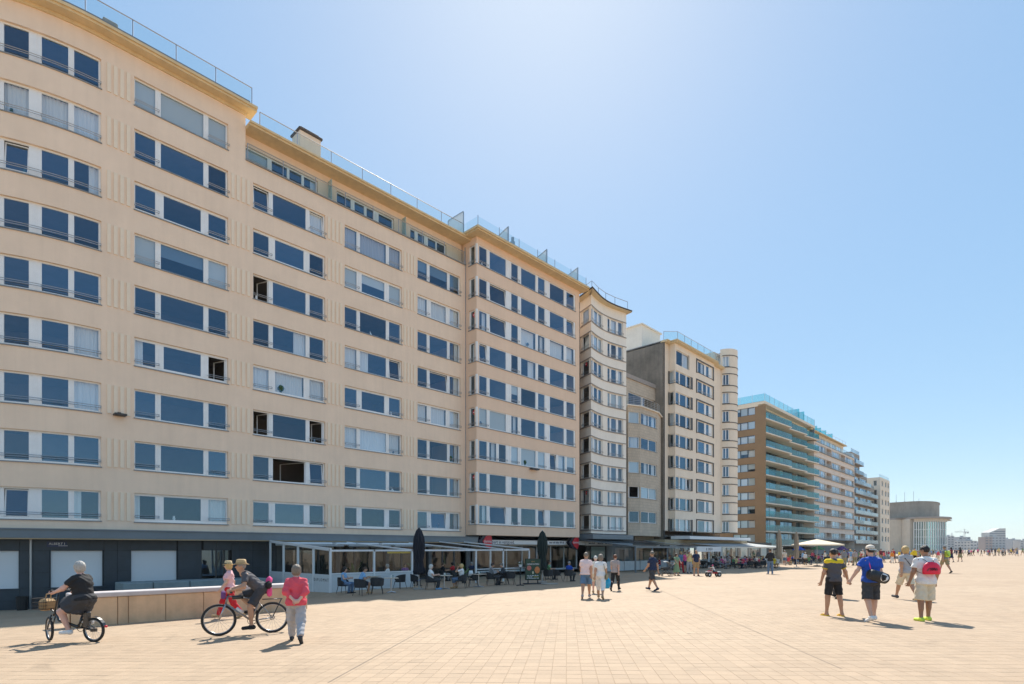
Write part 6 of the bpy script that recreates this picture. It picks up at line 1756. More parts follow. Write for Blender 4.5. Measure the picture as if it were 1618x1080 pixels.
def cap(o, J, hq, m, back=False, zoff=.05):
    mb = MB(); n = 20
    mb.lathe([(.105, -.01), (.107, .02), (.098, .055), (.072, .082), (.03, .096), (.001, .098)], (0, 0, 0), n)
    for i, v in enumerate(mb.v): mb.v[i] = (v[0] * .86, v[1] * 1.05 - .008, v[2])
    vs = []; s = -1 if back else 1
    for j in range(9):
        a = math.pi * (j / 8) ; vs += [(.088 * math.cos(a), s * (.075 + .03 * math.sin(a)), -.004), (.085 * math.cos(a), s * (.09 + .085 * math.sin(a)), -.022 - .012 * math.sin(a))]
    mb.add(vs, [(2 * j, 2 * j + 2, 2 * j + 3, 2 * j + 1) for j in range(8)]); mb.add([(a, b, c - .006) for a, b, c in vs], [(2 * j, 2 * j + 1, 2 * j + 3, 2 * j + 2) for j in range(8)])
    q = mb.build('cap', m, o, smooth=True); q.location = hq(0, 0, zoff); return q
# ------------------------------------------------------------------ cafe furniture
MRAT = mat('dark_rattan', (.02, .022, .026), .6, var=.3, scale=40, bump=.5, bscale=120)
MCHROME = mat('brushed_steel', (.55, .55, .55), .3, metal=.9)
MTOP = mat('pale_table_top', (.58, .50, .40), .5, var=.08, scale=8)
MDT = mat('dark_table_top', (.06, .055, .05), .4)
def make_chair():
    o = empty('cafe_armchair'); mb = MB()
    n = 16
    for i in range(n + 1):       # wrapped back and arms
        a = R(-118) + R(236) * i / n; t = abs(i / n - .5) * 2
        top = .80 - .20 * t ** 2.2; bot = .40 + .10 * t ** 3
        for (r, z) in ((.285, bot), (.30, top), (.325, top + .012), (.31, bot)): mb.v.append((r * math.sin(a), -r * math.cos(a) * .95, z))
    for i in range(n):
        for j in range(4): q = 4 * i + j; q2 = 4 * i + (j + 1) % 4; mb.f.append((q, q2, q2 + 4, q + 4)); mb.m.append(0)
    mb.f += [(0, 1, 2, 3), (4 * n + 3, 4 * n + 2, 4 * n + 1, 4 * n)]; mb.m += [0, 0]
    mb.build('backrest', MRAT, o, smooth=False)
    mb = MB(); mb.lathe([(.001, .38), (.27, .38), (.285, .41), (.27, .435), (.001, .435)], n=18); mb.build('seat', MRAT, o)
    for sx in (-1, 1):
        for sy in (-1, 1):
            mb = MB(); mb.tube([(sx * .20, sy * .19, .40), (sx * .27, sy * .27, 0)], .018, 6, r1=.012); mb.build('leg', MRAT, o)
    return o
def make_table(dark=False, h=.74, r=.34):
    o = empty('cafe_table'); mb = MB(); mb.bbox(-r, r, -r, r, h - .03, h, .008); mb.build('table_top', MDT if dark else MTOP, o)
    mb = MB(); mb.tube([(0, 0, .03), (0, 0, h - .03)], .032, 10); mb.build('column', MCHROME if not dark else MRAT, o)
    mb = MB()
    for a in range(4): mb.tube([(0, 0, .05), (.30 * math.cos(a * math.pi / 2 + .78), .30 * math.sin(a * math.pi / 2 + .78), .015)], .03, 6, r1=.018)
    mb.build('base', MCHROME if not dark else MRAT, o)
    return o
def put(proto, p, rz, label, cat, group, used):
    o = proto if not used else copy_tree(proto)
    o.location = p; o.rotation_euler = (0, 0, rz); tag(o, label, cat, group); return o
CH = make_chair(); TB = make_table(); TBD = make_table(True); HT = make_table(True, 1.08, .33)
chair_px = [(543, 936, 100), (570, 939, 20), (596, 938, -10), (632, 930, -60), (657, 929, 70), (681, 931, 90), (729, 929, -85), (748, 927, -100), (776, 924.5, 80), (797, 923, -95), (806, 923.5, 10), (880, 918, 60), (899, 918.5, 30), (866, 919, -10), (845, 916, 60)]
chair_lab = ['under the long haired diner in light blue', 'with the light blue cushion under the leaning diner', 'holding the sage green cushion, empty', 'holding the purple cushion', 'with the bright blue cushion by the navy parasol', 'under the white haired diner', 'under the diner raising both hands', 'standing empty beside the windscreen lamp', 'under the diner in grey jacket', 'under the diner in dark jacket', 'standing empty before the windscreen', 'standing empty between menu board and blue shirted diner', 'under the diner in bright blue shirt', 'standing empty just past the menu board', 'half hidden behind the menu board']
for i, (x, y, f) in enumerate(chair_px):
    put(CH, gp(x, y), heading(f), 'dark rattan armchair ' + chair_lab[i], 'armchair', 'rattan armchairs on the nearer cafe terrace', i)
for i, (x, y) in enumerate(((618, 936), (702, 930), (756, 927), (588, 930.5))):
    put(TB, gp(x, y), YAW + .3 + i * .2, 'pale topped cafe table ' + ('between the sage and purple cushions', 'between the white haired diner and the facing one', 'beside the first windscreen post', 'before the two diners in light blue')[i], 'table', 'pale cafe tables', i)
for i, (x, y) in enumerate(((790, 921), (866, 915), (660, 925))):
    put(TBD, gp(x, y), YAW + i * .3, 'dark topped cafe table ' + ('between the two jacketed diners', 'right of the menu board', 'behind the navy parasol')[i], 'table', 'dark cafe tables', i)
put(HT, gp(822, 925), YAW, 'tall dark bar table with potted flowers next to the green menu board', 'bar table', None, 0)
# cushions on three chairs
for (x, y, f, col, nm) in ((632, 930, -60, 'purple', 'purple'), (570, 939, 20, 'lightblue', 'light blue'), (596, 938, -10, 'sage', 'sage green'), (657, 929, 70, 'blue', 'bright blue')):
    mb = MB(); mb.lathe([(.001, .0), (.22, .0), (.25, .025), (.22, .055), (.001, .06)], n=16); p = gp(x, y); q = mb.build('seat_cushion', cloth_mat(col), None, smooth=True, loc=p + Vector((0, 0, .437)))
    tag(q, nm + ' round cushion on a dark rattan armchair', 'cushion')
# flowers in a white pot, table lamps, condiments
MLEAF = mat('plant_leaf', (.05, .13, .03), .5, var=.3, scale=12); MPOT = mat('white_glazed_pot', (.75, .75, .74), .3)
def leaf_mesh(L_, w, bend):
    mb = MB(); n = 7
    for i in range(n + 1):
        t = i / n; ww = w * math.sin(math.pi * min(1, t * .93 + .06)) ** .8; z = L_ * t; y = bend * t * t
        mb.v += [(-ww, y + .25 * ww, z - bend * t * t * .4), (0, y, z - bend * t * t * .4), (ww, y + .25 * ww, z - bend * t * t * .4)]
        if i: k = 3 * i; mb.f += [(k - 3, k - 2, k + 1, k), (k - 2, k - 1, k + 2, k + 1)]; mb.m += [0, 0]
    return mb.mesh('leaf', MLEAF)
LM = [leaf_mesh(.9, .10, .35), leaf_mesh(.7, .09, .45), leaf_mesh(1.05, .11, .22)]
def big_plant(p, label, k=13, s=1.0, seed=1):
    rr_ = random.Random(seed); o = empty('potted_plant', p, label=label, cat='plant')
    mb = MB(); mb.lathe([(.14, 0), (.20, .38), (.215, .40), (.19, .40), (.17, .34), (.001, .34)], n=18); mb.build('pot', MAT_POT, o, smooth=False)
    mb = MB(); mb.tube([(0, 0, .3), (.02, 0, .6), (0, .02, .9)], .035, 6); mb.build('stem', MLEAF, o)
    for i in range(k):
        l = link('leaf', LM[i % 3], o, (0, 0, .38 + rr_.random() * .5)); l.rotation_euler = (-rr_.uniform(.25, .95), 0, i * 2.4 + rr_.random()); l.scale = (s,) * 3
    return o
MAT_POT = mat('charcoal_pot', (.05, .05, .05), .6)
big_plant(gp(733, 921), 'broad leaved potted plant behind the diners near the windscreen', 15, .85, 3)
big_plant(gp(655, 922), 'leafy potted plant at the white post of the glass terrace', 12, .8, 5)
big_plant(Vector((-DA + 2.0, yat(560, DA - 2), gzA)), 'dark leafy plant inside the glass terrace near its corner', 12, 1.1, 8)
p = gp(822, 925); FP = empty('flower_pot', p + Vector((0, 0, 1.08)), label='white pot of small flowers on the tall bar table', cat='flower pot')
mb = MB(); mb.lathe([(.07, 0), (.10, .14), (.11, .16), (.09, .16), (.001, .12)], n=14); mb.build('pot', MPOT, FP)
for i in range(8):
    l = link('leaf', LM[i % 3], FP, (0, 0, .12)); l.rotation_euler = (-.5 - .1 * (i % 3), 0, i * .8); l.scale = (.28,) * 3
mb = MB()
for i in range(9): a = i * 2.4; mb.lathe([(.001, .2), (.022, .215), (.012, .23), (.001, .232)], (.07 * math.cos(a) * (1 + i % 2 * .5), .07 * math.sin(a), .04 * (i % 3)), n=7)
mb.build('flowers', MCURT, FP)
for (x, y, lab) in ((657, 929, 'white cone lamp standing by the closed navy parasol near the glass terrace'), (744, 926, 'white cone lamp between the seated diner and the windscreen')):
    p = gp(x, y); o = empty('table_lamp', p, label=lab, cat='lamp'); mb = MB(); mb.lathe([(.11, .62), (.17, .62), (.10, .92), (.085, .92)], n=16); mb.build('lamp_shade', MPOT, o, smooth=True)
    mb = MB(); mb.tube([(0, 0, 0), (0, 0, .66)], .02, 8); mb.lathe([(.12, 0), (.12, .02), (.001, .03)], n=14); mb.build('stand', MCHROME, o)
for i, (x, y) in enumerate(((702, 930), (618, 936), (756, 927), (790, 921))):
    p = gp(x, y) + Vector((.08, .05, .742)); o = empty('table_setting', p, label='glass and white napkin holder on the ' + ('table of the white haired diner', 'pale table beside the purple cushion', 'pale table at the first windscreen post', 'dark table of the jacketed diners')[i], cat='tableware', group='tableware on the cafe tables')
    mb = MB(); mb.lathe([(.03, 0), (.034, .13), (.03, .13), (.026, .02)], n=10); mb.build('glass', MATS['shop_glass'], o); mb = MB(); mb.bbox(-.16, -.06, -.03, .03, 0, .12, .01); mb.build('holder', MPOT, o)
# ------------------------------------------------------------------ parasols
def closed_parasol(x, yb, yt, label, col, tie=.34, fat=1.0, group=None, slim=False):
    p = gp(x, yb); s = px_per_m(p); H_ = (yb - yt) / s; o = empty('closed_parasol', p, label=label, cat='parasol', group=group)
    mb = MB(); mb.tube([(0, 0, 0), (0, 0, H_ - .05)], .03, 8); mb.build('pole', MRAIL, o)
    mb = MB(); mb.lathe([(.30, 0), (.30, .05), (.06, .09), (.04, .3), (.035, .3)], n=16); mb.build('base', MCONC, o)
    z0 = H_ * .24; L_ = H_ - z0; f = fat
    prof = [(.20 * f, z0), (.23 * f, z0 + .06 * L_), (.19 * f, z0 + .16 * L_), (.16 * f, z0 + tie * L_), (.22 * f, z0 + .46 * L_), (.235 * f, z0 + .6 * L_), (.21 * f, z0 + .78 * L_), (.12 * f, z0 + .93 * L_), (.03, z0 + .995 * L_), (.002, z0 + L_)]
    if slim: prof = [(.13 * f, z0), (.17 * f, z0 + .05 * L_), (.20 * f, z0 + .18 * L_), (.165 * f, z0 + tie * L_), (.21 * f, z0 + .42 * L_), (.20 * f, z0 + .6 * L_), (.16 * f, z0 + .78 * L_), (.10 * f, z0 + .91 * L_), (.03, z0 + .985 * L_), (.002, z0 + L_)]
    mb = MB(); mb.lathe(prof, n=48, fold=lambda a, i: 1 + (.16 if i < 8 else .04) * math.sin(8 * a + i * .5)); mb.build('canopy', col, o, smooth=True)
    mb = MB(); mb.lathe([(.175 * f, z0 + tie * L_ - .03), (.185 * f, z0 + tie * L_ - .03), (.185 * f, z0 + tie * L_ + .03), (.175 * f, z0 + tie * L_ + .03)], n=20); mb.build('strap', col, o)
    mb = MB(); mb.lathe([(.03, H_ - .06), (.025, H_), (.001, H_ + .05)], n=8); mb.build('finial', MRAIL, o)
    return o
MNVC = mat('navy_canvas', (.006, .009, .018), .8, var=.2, scale=8, bump=.3); MGRC = mat('dark_green_canvas', (.006, .018, .016), .8, var=.2, scale=8, bump=.3); MBEC = mat('beige_canvas', (.40, .31, .22), .85, var=.12, scale=6, bump=.3); MCRC = mat('cream_canvas', (.74, .63, .46), .85, var=.05)
closed_parasol(662, 931, 833, 'tall closed navy parasol in front of the glass terrace', MNVC, .3, 1.25)
closed_parasol(857, 920, 838, 'closed dark green parasol right behind the menu board', MGRC, .34, 1.3)
closed_parasol(1231, 898, 836, 'closed beige parasol, the taller of two at the end of the restaurant terraces', MBEC, .3, 1.25, slim=True)
closed_parasol(1258.5, 896, 839, 'closed beige parasol beside the open cream one', MBEC, .3, 1.15, slim=True)
def open_parasol(x, yb, yt, ye, w, label, col, n=4, flat_=1):
    p = gp(x, yb); s = px_per_m(p); zt = (yb - yt) / s; ze = (yb - ye) / s; r = w / s / 2 * (1.18 if n == 4 else 1.0)
    o = empty('open_parasol', p, label=label, cat='parasol'); mb = MB(); mb.tube([(0, 0, 0), (0, 0, zt)], .035, 8); mb.build('pole', MRAIL, o); mb = MB(); mb.lathe([(.4, 0), (.4, .08), (.05, .12), (.04, .4)], n=12); mb.build('base', MCONC, o)
    a0 = math.pi / 4 + YAW; ring = [(r * math.cos(a0 + 2 * math.pi * i / n), r * math.sin(a0 + 2 * math.pi * i / n)) for i in range(n)]
    mb = MB(); vs = [(0, 0, zt)] + [(a, b, ze) for a, b in ring] + [(a, b, ze - .14) for a, b in ring]
    mb.add(vs, [(0, 1 + i, 1 + (i + 1) % n) for i in range(n)] + [(1 + i, 1 + n + i, 1 + n + (i + 1) % n, 1 + (i + 1) % n) for i in range(n)]); mb.build('canopy', col, o)
    for i in range(n): mb = MB(); mb.tube([(0, 0, zt - .45), (ring[i][0] * .5, ring[i][1] * .5, (zt + ze) / 2 - .03), (ring[i][0] * .97, ring[i][1] * .97, ze - .02)], .018, 5); mb.build('rib', MRAIL, o)
open_parasol(1291, 894, 851.5, 860, 66, 'large open square cream parasol over the terrace of the banded block', MCRC)
open_parasol(1262, 886, 862, 868, 20, 'small open blue parasol behind the closed beige ones', cloth_mat('blue'), 8)
open_parasol(1292, 884, 861, 867, 22, 'small open green parasol under the cream one', cloth_mat('green'), 8)
open_parasol(1330, 882, 862, 868, 20, 'small open purple parasol in the crowd past the cream one', cloth_mat('purple'), 8)
# ------------------------------------------------------------------ menu board
p = gp(842, 922.5); s = px_per_m(p); MBD = empty('menu_board', p, YAW + .12, 'green standing menu board lettered GERECHTEN with food pictures', 'sign board')
MGB = mat('dark_green_board', (.012, .055, .03), .4, var=.1); MGBF = mat('board_frame', (.02, .022, .02), .5)
W2, H2 = .46, 1.52
mb = MB(); mb.bbox(-W2, W2, -.03, .03, .28, H2, .012); mb.build('panel', MGB, MBD)
mb = MB()
for (a, b, c, d) in ((-W2 - .03, -W2, .26, H2 + .03), (W2, W2 + .03, .26, H2 + .03)): mb.box(a, b, -.035, .035, c, d)
mb.box(-W2, W2, -.035, .035, H2, H2 + .03); mb.box(-W2, W2, -.035, .035, .25, .28); mb.build('frame', MGBF, MBD)
for sx in (-.3, .3):
    mb = MB(); mb.bbox(sx - .03, sx + .03, -.025, .025, .04, .25, .005); mb.build('leg', MGBF, MBD)
mb = MB(); mb.bbox(-.6, .6, -.3, .3, 0, .06, .03); mb.build('base', MGBF, MBD)
fy_ = -.036
def bt(txt, size, x, z, m): text_mesh('lettering', txt, size, m, MBD, Matrix.Translation((x, fy_, z)) @ Matrix.Rotation(R(90), 4, 'X'), .003)
bt('GERECHTEN', .135, 0, 1.21, MWHITE); bt('WV', .13, 0, 1.36, mat('gold_paint', (.55, .30, .10), .4))
for i, (w, x, z, m) in enumerate(((.72, 0, .52, MWHITE), (.3, -.18, .44, MWHITE), (.3, .2, .44, mat('yellow_paint', (.6, .5, .06), .5)), (.74, 0, .36, MWHITE))): small_print('small_print', w, .075, m, MBD, Matrix.Translation((x, fy_, z)) @ Matrix.Rotation(R(90), 4, 'X'), i)
def disc(x, z, rx, rz_, m, name, wob=0):
    mb = MB(); n = 18; mb.add([(x + rx * math.cos(2 * math.pi * i / n) * (1 + wob * math.sin(3 * i)), fy_ + .002, z + rz_ * math.sin(2 * math.pi * i / n)) for i in range(n)] + [(x + rx * .9 * math.cos(2 * math.pi * i / n) * (1 + wob * math.sin(3 * i)), fy_ - .006, z + rz_ * .9 * math.sin(2 * math.pi * i / n)) for i in range(n)], [tuple(range(n, 2 * n))] + [(i, (i + 1) % n, n + (i + 1) % n, n + i) for i in range(n)]); mb.build(name, m, MBD)
disc(-.24, .98, .14, .15, mat('print_pink', (.55, .16, .12), .5, var=.3, scale=14), 'picture'); disc(.26, .86, .16, .21, mat('print_orange', (.62, .20, .06), .5, var=.3, scale=14), 'picture', .08); disc(.0, .70, .05, .09, mat('print_cream', (.6, .58, .4), .5), 'picture')
mb = MB(); p2 = gp(868, 923); mb.bbox(-.5, .5, -.18, .18, 0, .07, .02); q = mb.build('base_slab', MCONC, None, loc=p2); q.rotation_euler = (0, 0, YAW); tag(q, 'grey parasol foot slab lying beside the menu board', 'slab')
mb = MB(); b_ = Vector(PA.pos(PA.s_at(40), .6, gz)); mb.lathe([(.20, 0), (.24, .62), (.25, .66), (.22, .66), (.18, .1), (.001, .1)], n=14); q = mb.build('waste_bin', mat('bin_black', (.012, .012, .013), .5), None, loc=Vector((b_.x, b_.y, ground_z(b_.x, b_.y)))); tag(q, 'small black bin standing against the dark plinth', 'bin')

# ------------------------------------------------------------------ bicycles (built facing +Y, hub line at the ground contact)
MTYRE = mat('tyre_rubber', (.018, .018, .018), .7); MRIM = mat('alloy_rim', (.45, .45, .46), .3, metal=.9); MBK = mat('black_frame_paint', (.015, .015, .017), .3, coat=.5); MGY = mat('grey_frame_paint', (.24, .24, .25), .3, metal=.5, coat=.4)
def wheel(parent, y, r, steer=0.0, tr=.024, disc_m=None):
    w = empty_child('wheel', parent, (0, y, r), steer)
    mb = MB(); mb.torus((0, 0, 0), r - tr, tr, 'x', 40, 8); mb.build('tyre', MTYRE, w, smooth=True)
    mb = MB(); mb.torus((0, 0, 0), r - tr * 2.1, .011, 'x', 36, 6); mb.build('rim', MRIM, w, smooth=True)
    mb = MB()
    for i in range(20):
        a = 2 * math.pi * i / 20; b = a + (.5 if i % 2 else -.5); sx = .028 if i % 4 < 2 else -.028
        mb.tube([(sx, .02 * math.cos(b), .02 * math.sin(b)), (0, (r - tr * 2.1) * math.cos(a), (r - tr * 2.1) * math.sin(a))], .0022, 4)
    mb.tube([(-.05, 0, 0), (.05, 0, 0)], .022, 10); mb.build('spokes', MRIM, w)
    return w
def empty_child(name, parent, loc, rz=0.0):
    o = bpy.data.objects.new(name, None); COL.objects.link(o); o.parent = parent; o.location = loc; o.rotation_euler = (0, 0, rz); return o
def bike_pose(rear, front):
    a, b = gp(*rear), gp(*front); d = b - a; m_ = (a + b) / 2; return m_, math.atan2(-d.x, d.y)
def tubes(name, m, parent, lines):
    mb = MB()
    for (pts_, r) in lines: mb.tube(pts_, r, 8)
    return mb.build(name, m, parent, smooth=True)
# mountain bike
loc, rz = bike_pose((436, 999), (346, 1005))
MT = empty('mountain_bike', loc, rz, 'grey mountain bike ridden by the man in the straw hat', 'bicycle')
RW, RY, FY = .365, -.52, .60
bb = (0, -.08, .31); st_top = (0, -.24, .80); hd_t, hd_b = (0, .42, .90), (0, .46, .72)
wheel(MT, RY, RW, 0, .028); wheel(MT, FY, RW, 0, .028)
tubes('frame', MGY, MT, [([bb, st_top], .018), ([st_top, hd_t], .018), ([bb, hd_b], .024), ([hd_t, hd_b], .024)] + [([bb, (sx * .06, RY, RW)], .011) for sx in (-1, 1)] + [([(0, -.22, .74), (sx * .06, RY, RW)], .010) for sx in (-1, 1)])
tubes('fork', MRIM, MT, [([hd_b, (0, .47, .68)], .02)] + [([(sx * .065, .47, .70), (sx * .065, FY, RW)], .018) for sx in (-1, 1)] + [([(-.065, .47, .70), (.065, .47, .70)], .02)])
hb = tubes('handlebar', MBK, MT, [([hd_t, (0, .40, .98)], .016), ([(-.33, .34, 1.0), (-.15, .40, .985), (0, .41, .98), (.15, .40, .985), (.33, .34, 1.0)], .014), ([(-.33, .34, 1.0), (-.22, .375, .992)], .019), ([(.33, .34, 1.0), (.22, .375, .992)], .019)])
mb = MB(); mb.lathe([(.001, 0), (.07, 0), (.085, .025), (.06, .05), (.001, .055)], n=16)
for i, v in enumerate(mb.v): mb.v[i] = (v[0] * (1.0 if v[1] < 0 else .45), v[1] * 1.7, v[2])
sd_ = mb.build('saddle', MTYRE, MT, smooth=True); sd_.location = (0, -.29, .93); tubes('seat_post', MRIM, MT, [([st_top, (0, -.285, .94)], .014)])
ck = tubes('crank', MRIM, MT, [([(-.07, bb[1], bb[2]), (-.08, bb[1] + .03, bb[2] - .17)], .011), ([(.07, bb[1], bb[2]), (.08, bb[1] - .03, bb[2] + .17)], .011)])
mb = MB(); mb.torus((.045, bb[1], bb[2]), .09, .006, 'x', 24, 6); mb.torus((.045, RY, RW), .05, .008, 'x', 20, 6); mb.tube([(.045, bb[1], bb[2] + .09), (.045, RY, RW + .05)], .005, 5); mb.tube([(.045, bb[1], bb[2] - .09), (.045, RY, RW - .05)], .005, 5); mb.build('chain', MBK, MT)
for (x, y, z) in ((-.13, bb[1] + .03, bb[2] - .17), (.13, bb[1] - .03, bb[2] + .17)): mb = MB(); mb.bbox(x - .05, x + .05, y - .04, y + .04, z - .012, z + .012, .004); mb.build('pedal', MBK, ck)
tubes('rear_rack', MBK, MT, [([(-.05, -.30, .80), (-.05, -.74, .80)], .008), ([(.05, -.30, .80), (.05, -.74, .80)], .008), ([(-.05, -.72, .80), (-.06, RY, RW)], .007), ([(.05, -.72, .80), (.06, RY, RW)], .007)])
tubes('water_bottle', MPOT, MT, [([(0, .10, .50), (0, .24, .62)], .036)]); tubes('frame_bag', MBK, MT, [([(0, .10, .87), (0, .33, .86)], .05)])
mb = MB(); mb.bbox(-.09, .09, .46, .56, .84, 1.02, .03); mb.build('handlebar_pouch', cloth_mat('purple'), MT)
BIKE1 = (loc, rz)
# folding electric bike
loc, rz = bike_pose((149, 1014), (79, 1013))
EB = empty('folding_bicycle', loc, rz, 'black folding electric bicycle with a front basket', 'bicycle')
EB.scale = (1.07,) * 3
r = .25; RY, FY = -.52, .54
wheel(EB, RY, r, 0, .026); wheel(EB, FY, r, -.5, .026)
tubes('frame', MBK, EB, [([(0, -.16, .30), (0, .30, .42), (0, .40, .62)], .032), ([(0, -.16, .30), (0, -.24, .52)], .022)] + [([(0, -.16, .30), (sx * .055, RY, r)], .012) for sx in (-1, 1)] + [([(0, -.22, .48), (sx * .055, RY, r)], .010) for sx in (-1, 1)])
tubes('fork', MBK, EB, [([(0, .40, .62), (0, .44, .52)], .022)] + [([(sx * .05, .44, .54), (sx * .05, FY, r)], .013) for sx in (-1, 1)])
tubes('handlebar', MBK, EB, [([(0, .40, .62), (0, .32, 1.02)], .02), ([(-.28, .20, 1.05), (-.12, .30, 1.04), (0, .32, 1.03), (.12, .30, 1.04), (.28, .20, 1.05)], .014), ([(-.29, .18, 1.052), (-.20, .25, 1.045)], .019), ([(.29, .18, 1.052), (.20, .25, 1.045)], .019)])
tubes('seat_post', MBK, EB, [([(0, -.24, .52), (0, -.31, .80)], .017)]); mb = MB(); mb.tube([(0, -.252, .565), (0, -.262, .60)], .024, 10); mb.build('yellow_clamp', cloth_mat('neon'), EB)
mb = MB(); mb.lathe([(.001, 0), (.09, 0), (.105, .03), (.08, .06), (.001, .065)], n=16)
for i, v in enumerate(mb.v): mb.v[i] = (v[0] * (1.0 if v[1] < 0 else .5), v[1] * 1.4, v[2])
q = mb.build('saddle', MTYRE, EB, smooth=True); q.location = (0, -.32, .79)
mb = MB(); mb.bbox(-.05, .05, -.42, -.30, .30, .62, .02); mb.build('battery', MBK, EB)
mb = MB()
for yy in (RY,):
    for i in range(9):
        a0, a1 = R(10 + i * 17), R(10 + (i + 1) * 17)
        for (a, b) in ((a0, a1),):
            mb.add([(-.035, yy + .275 * math.cos(a), r + .275 * math.sin(a)), (.035, yy + .275 * math.cos(a), r + .275 * math.sin(a)), (.035, yy + .275 * math.cos(b), r + .275 * math.sin(b)), (-.035, yy + .275 * math.cos(b), r + .275 * math.sin(b))], [(0, 1, 2, 3)])
mb.build('mudguard', MBK, EB); tubes('rear_light', MRED, EB, [([(0, RY - .27, r + .08), (0, RY - .30, r + .08)], .025)])
ck = tubes('crank', MRIM, EB, [([(-.06, -.16, .29), (-.07, -.03, .20)], .011), ([(.06, -.16, .29), (.07, -.29, .38)], .011)])
for (x, y, z) in ((-.12, -.03, .20), (.12, -.29, .38)): mb = MB(); mb.bbox(x - .045, x + .045, y - .04, y + .04, z - .012, z + .012, .004); mb.build('pedal', MBK, ck)
mb = MB(); mb.torus((.04, -.16, .29), .085, .006, 'x', 24, 6); mb.lathe([(.06, 0), (.06, .06), (.001, .06)], (0, RY, r - .03), 14); mb.build('chainwheel', MBK, EB)
MWIRE = mat('basket_wire', (.02, .02, .02), .5)
mb = MB(); bx0, bx1, by0, by1, bz0, bz1 = -.17, .17, .50, .78, .66, .88
for z in (bz0, bz0 + .07, bz0 + .14, bz1): mb.tube([(bx0, by0, z), (bx1, by0, z), (bx1, by1, z), (bx0, by1, z), (bx0, by0, z)], .006, 5)
for i in range(7):
    x = bx0 + (bx1 - bx0) * i / 6
    for y in (by0, by1): mb.tube([(x, y, bz0), (x, y, bz1)], .004, 4)
    y = by0 + (by1 - by0) * i / 6
    for x2 in (bx0, bx1): mb.tube([(x2, y, bz0), (x2, y, bz1)], .004, 4)
mb.box(bx0, bx1, by0, by1, bz0 - .006, bz0); mb.tube([(0, .44, .60), (0, .52, .66)], .015, 6); mb.build('basket', MWIRE, EB)
bm_ = MB(); bm_.bbox(-.14, .14, .53, .75, .67, .92, .05); bm_.tube([(-.06, .62, .90), (-.05, .60, 1.03), (.05, .60, 1.03), (.06, .62, .90)], .012, 6)
q = bm_.build('shopping_bag', cloth_mat('tan'), None, smooth=False); q.location = loc; q.rotation_euler = (0, 0, rz); tag(q, 'tan shopping bag sitting in the front basket of the folding bicycle', 'bag')
BIKE2 = (loc, rz)
# ------------------------------------------------------------------ riders
NEARH = .015
def rider(loc, rz, sp, label, sc=1.0):
    parts, J, hq = build_person(sp, h=NEARH); o = place_person(parts, loc, rz, sc, label); return o, J, hq
sp = dict(pelvis=(0, -.27, 1.05), lean=.82, nod=-.35, Lhand=(-.27, .33, 1.05), Rhand=(.27, .33, 1.05), handdirL=(.2, .8, -.5), handdirR=(-.2, .8, -.5), Lfoot=(-.12, -.07, .22), Rfoot=(.12, -.12, .56), knee_out=.25, grip=1.0,
          top=('shadowgrey', 'short', -.03), bottom=('charcoal', 'shorts', .03), shoes='black', hair=('crop', 'grey'), skin='tan', fat=1.05, elbow_out=.5, headyaw=0)
o, J, hq = rider(*BIKE1, sp, 'person in straw hat and grey tee riding the mountain bike')
lathe_hat(o, J, hq, FEDORA, mat('straw', (.55, .38, .19), .8, var=.2, scale=60), band=(.008, .034, .098, cloth_mat('tan')), zoff=.06)
mb = MB(); c = Vector(J['pel']) + Vector((-.02, -.16, .10)); mb.bbox(c.x - .20, c.x + .16, c.y - .07, c.y + .07, c.z - .10, c.z + .08, .05); q = mb.build('waist_bag', cloth_mat('black'), None, smooth=False, loc=o.location); q.rotation_euler = (0, 0, BIKE1[1]); tag(q, 'black waist bag slung behind the mountain biker', 'bag')
mb = MB(); mb.lathe([(.001, -.36), (.05, -.32), (.06, -.18), (.04, -.05), (.07, .02), (.06, .08), (.02, .12), (.001, .13)], (c.x - .05, c.y - .02, c.z + .06), 14, fold=lambda a, i: 1 + .2 * math.sin(3 * a + i)); q = mb.build('scarf', cloth_mat('hotpink'), None, smooth=True, loc=o.location); q.rotation_euler = (0, 0, BIKE1[1]); tag(q, 'hot pink scarf knotted at the back of the mountain biker', 'scarf')
sp = dict(pelvis=(0, -.30, .93), lean=.16, nod=-.05, Lhand=(-.25, .16, 1.09), Rhand=(.25, .16, 1.09), handdirL=(.1, .9, -.2), handdirR=(-.1, .9, -.2), Lfoot=(-.13, -.06, .27), Rfoot=(.13, -.32, .46), knee_out=.3, grip=1.0, elbow_out=.8,
          top=('black', 'short', -.04), bottom=('charcoal', 'skirt', .04), shoes='white', hair=('curly', 'silver'), skin='pink', fat=1.42, fem=1)
o, J, hq = rider(*BIKE2, sp, 'white haired person in black tee and dark skirt riding the folding bicycle', 1.0)
# ------------------------------------------------------------------ walkers on the promenade
o, J, hq = figure(468, 1014, 893, -18, 'grey haired person in coral sweater strolling with hands clasped behind back', dict(top=('coral', 'three', -.10), boxy=1, bottom=('lightgrey', 'trousers', .028), shoes='charcoal', hair=('bob', 'greybrown'), fat=1.28, fem=1, skin='pink', Lhand=(-.05, -.23, 1.0), Rhand=(.06, -.23, .98), handdirL=(.8, -.1, -.4), handdirR=(-.8, -.1, -.4), elbow_out=1.0, lean=.08, legL=(.46, .14), legR=(-.34, .5), toeR=-.8), WALK1, h=NEARH)
o, J, hq = figure(362, 977, 886, -112, 'person in pink tee, red trousers, straw hat and sunglasses walking past the platform wall', dict(top=('pink', 'short', -.02), bottom=('red', 'trousers', .02), shoes='tan', hair=('bob', 'blond'), fem=1, fat=1.08, headyaw=-.1), WALK2, h=NEARH, hat=.03)
lathe_hat(o, J, hq, FEDORA, mat('pale_straw', (.66, .50, .28), .8, var=.2, scale=60), band=(.008, .036, .098, cloth_mat('black')), zoff=.055)
mb = MB(); g = [Vector(hq(x, .088, .02)) for x in (-.062, 0, .062)]
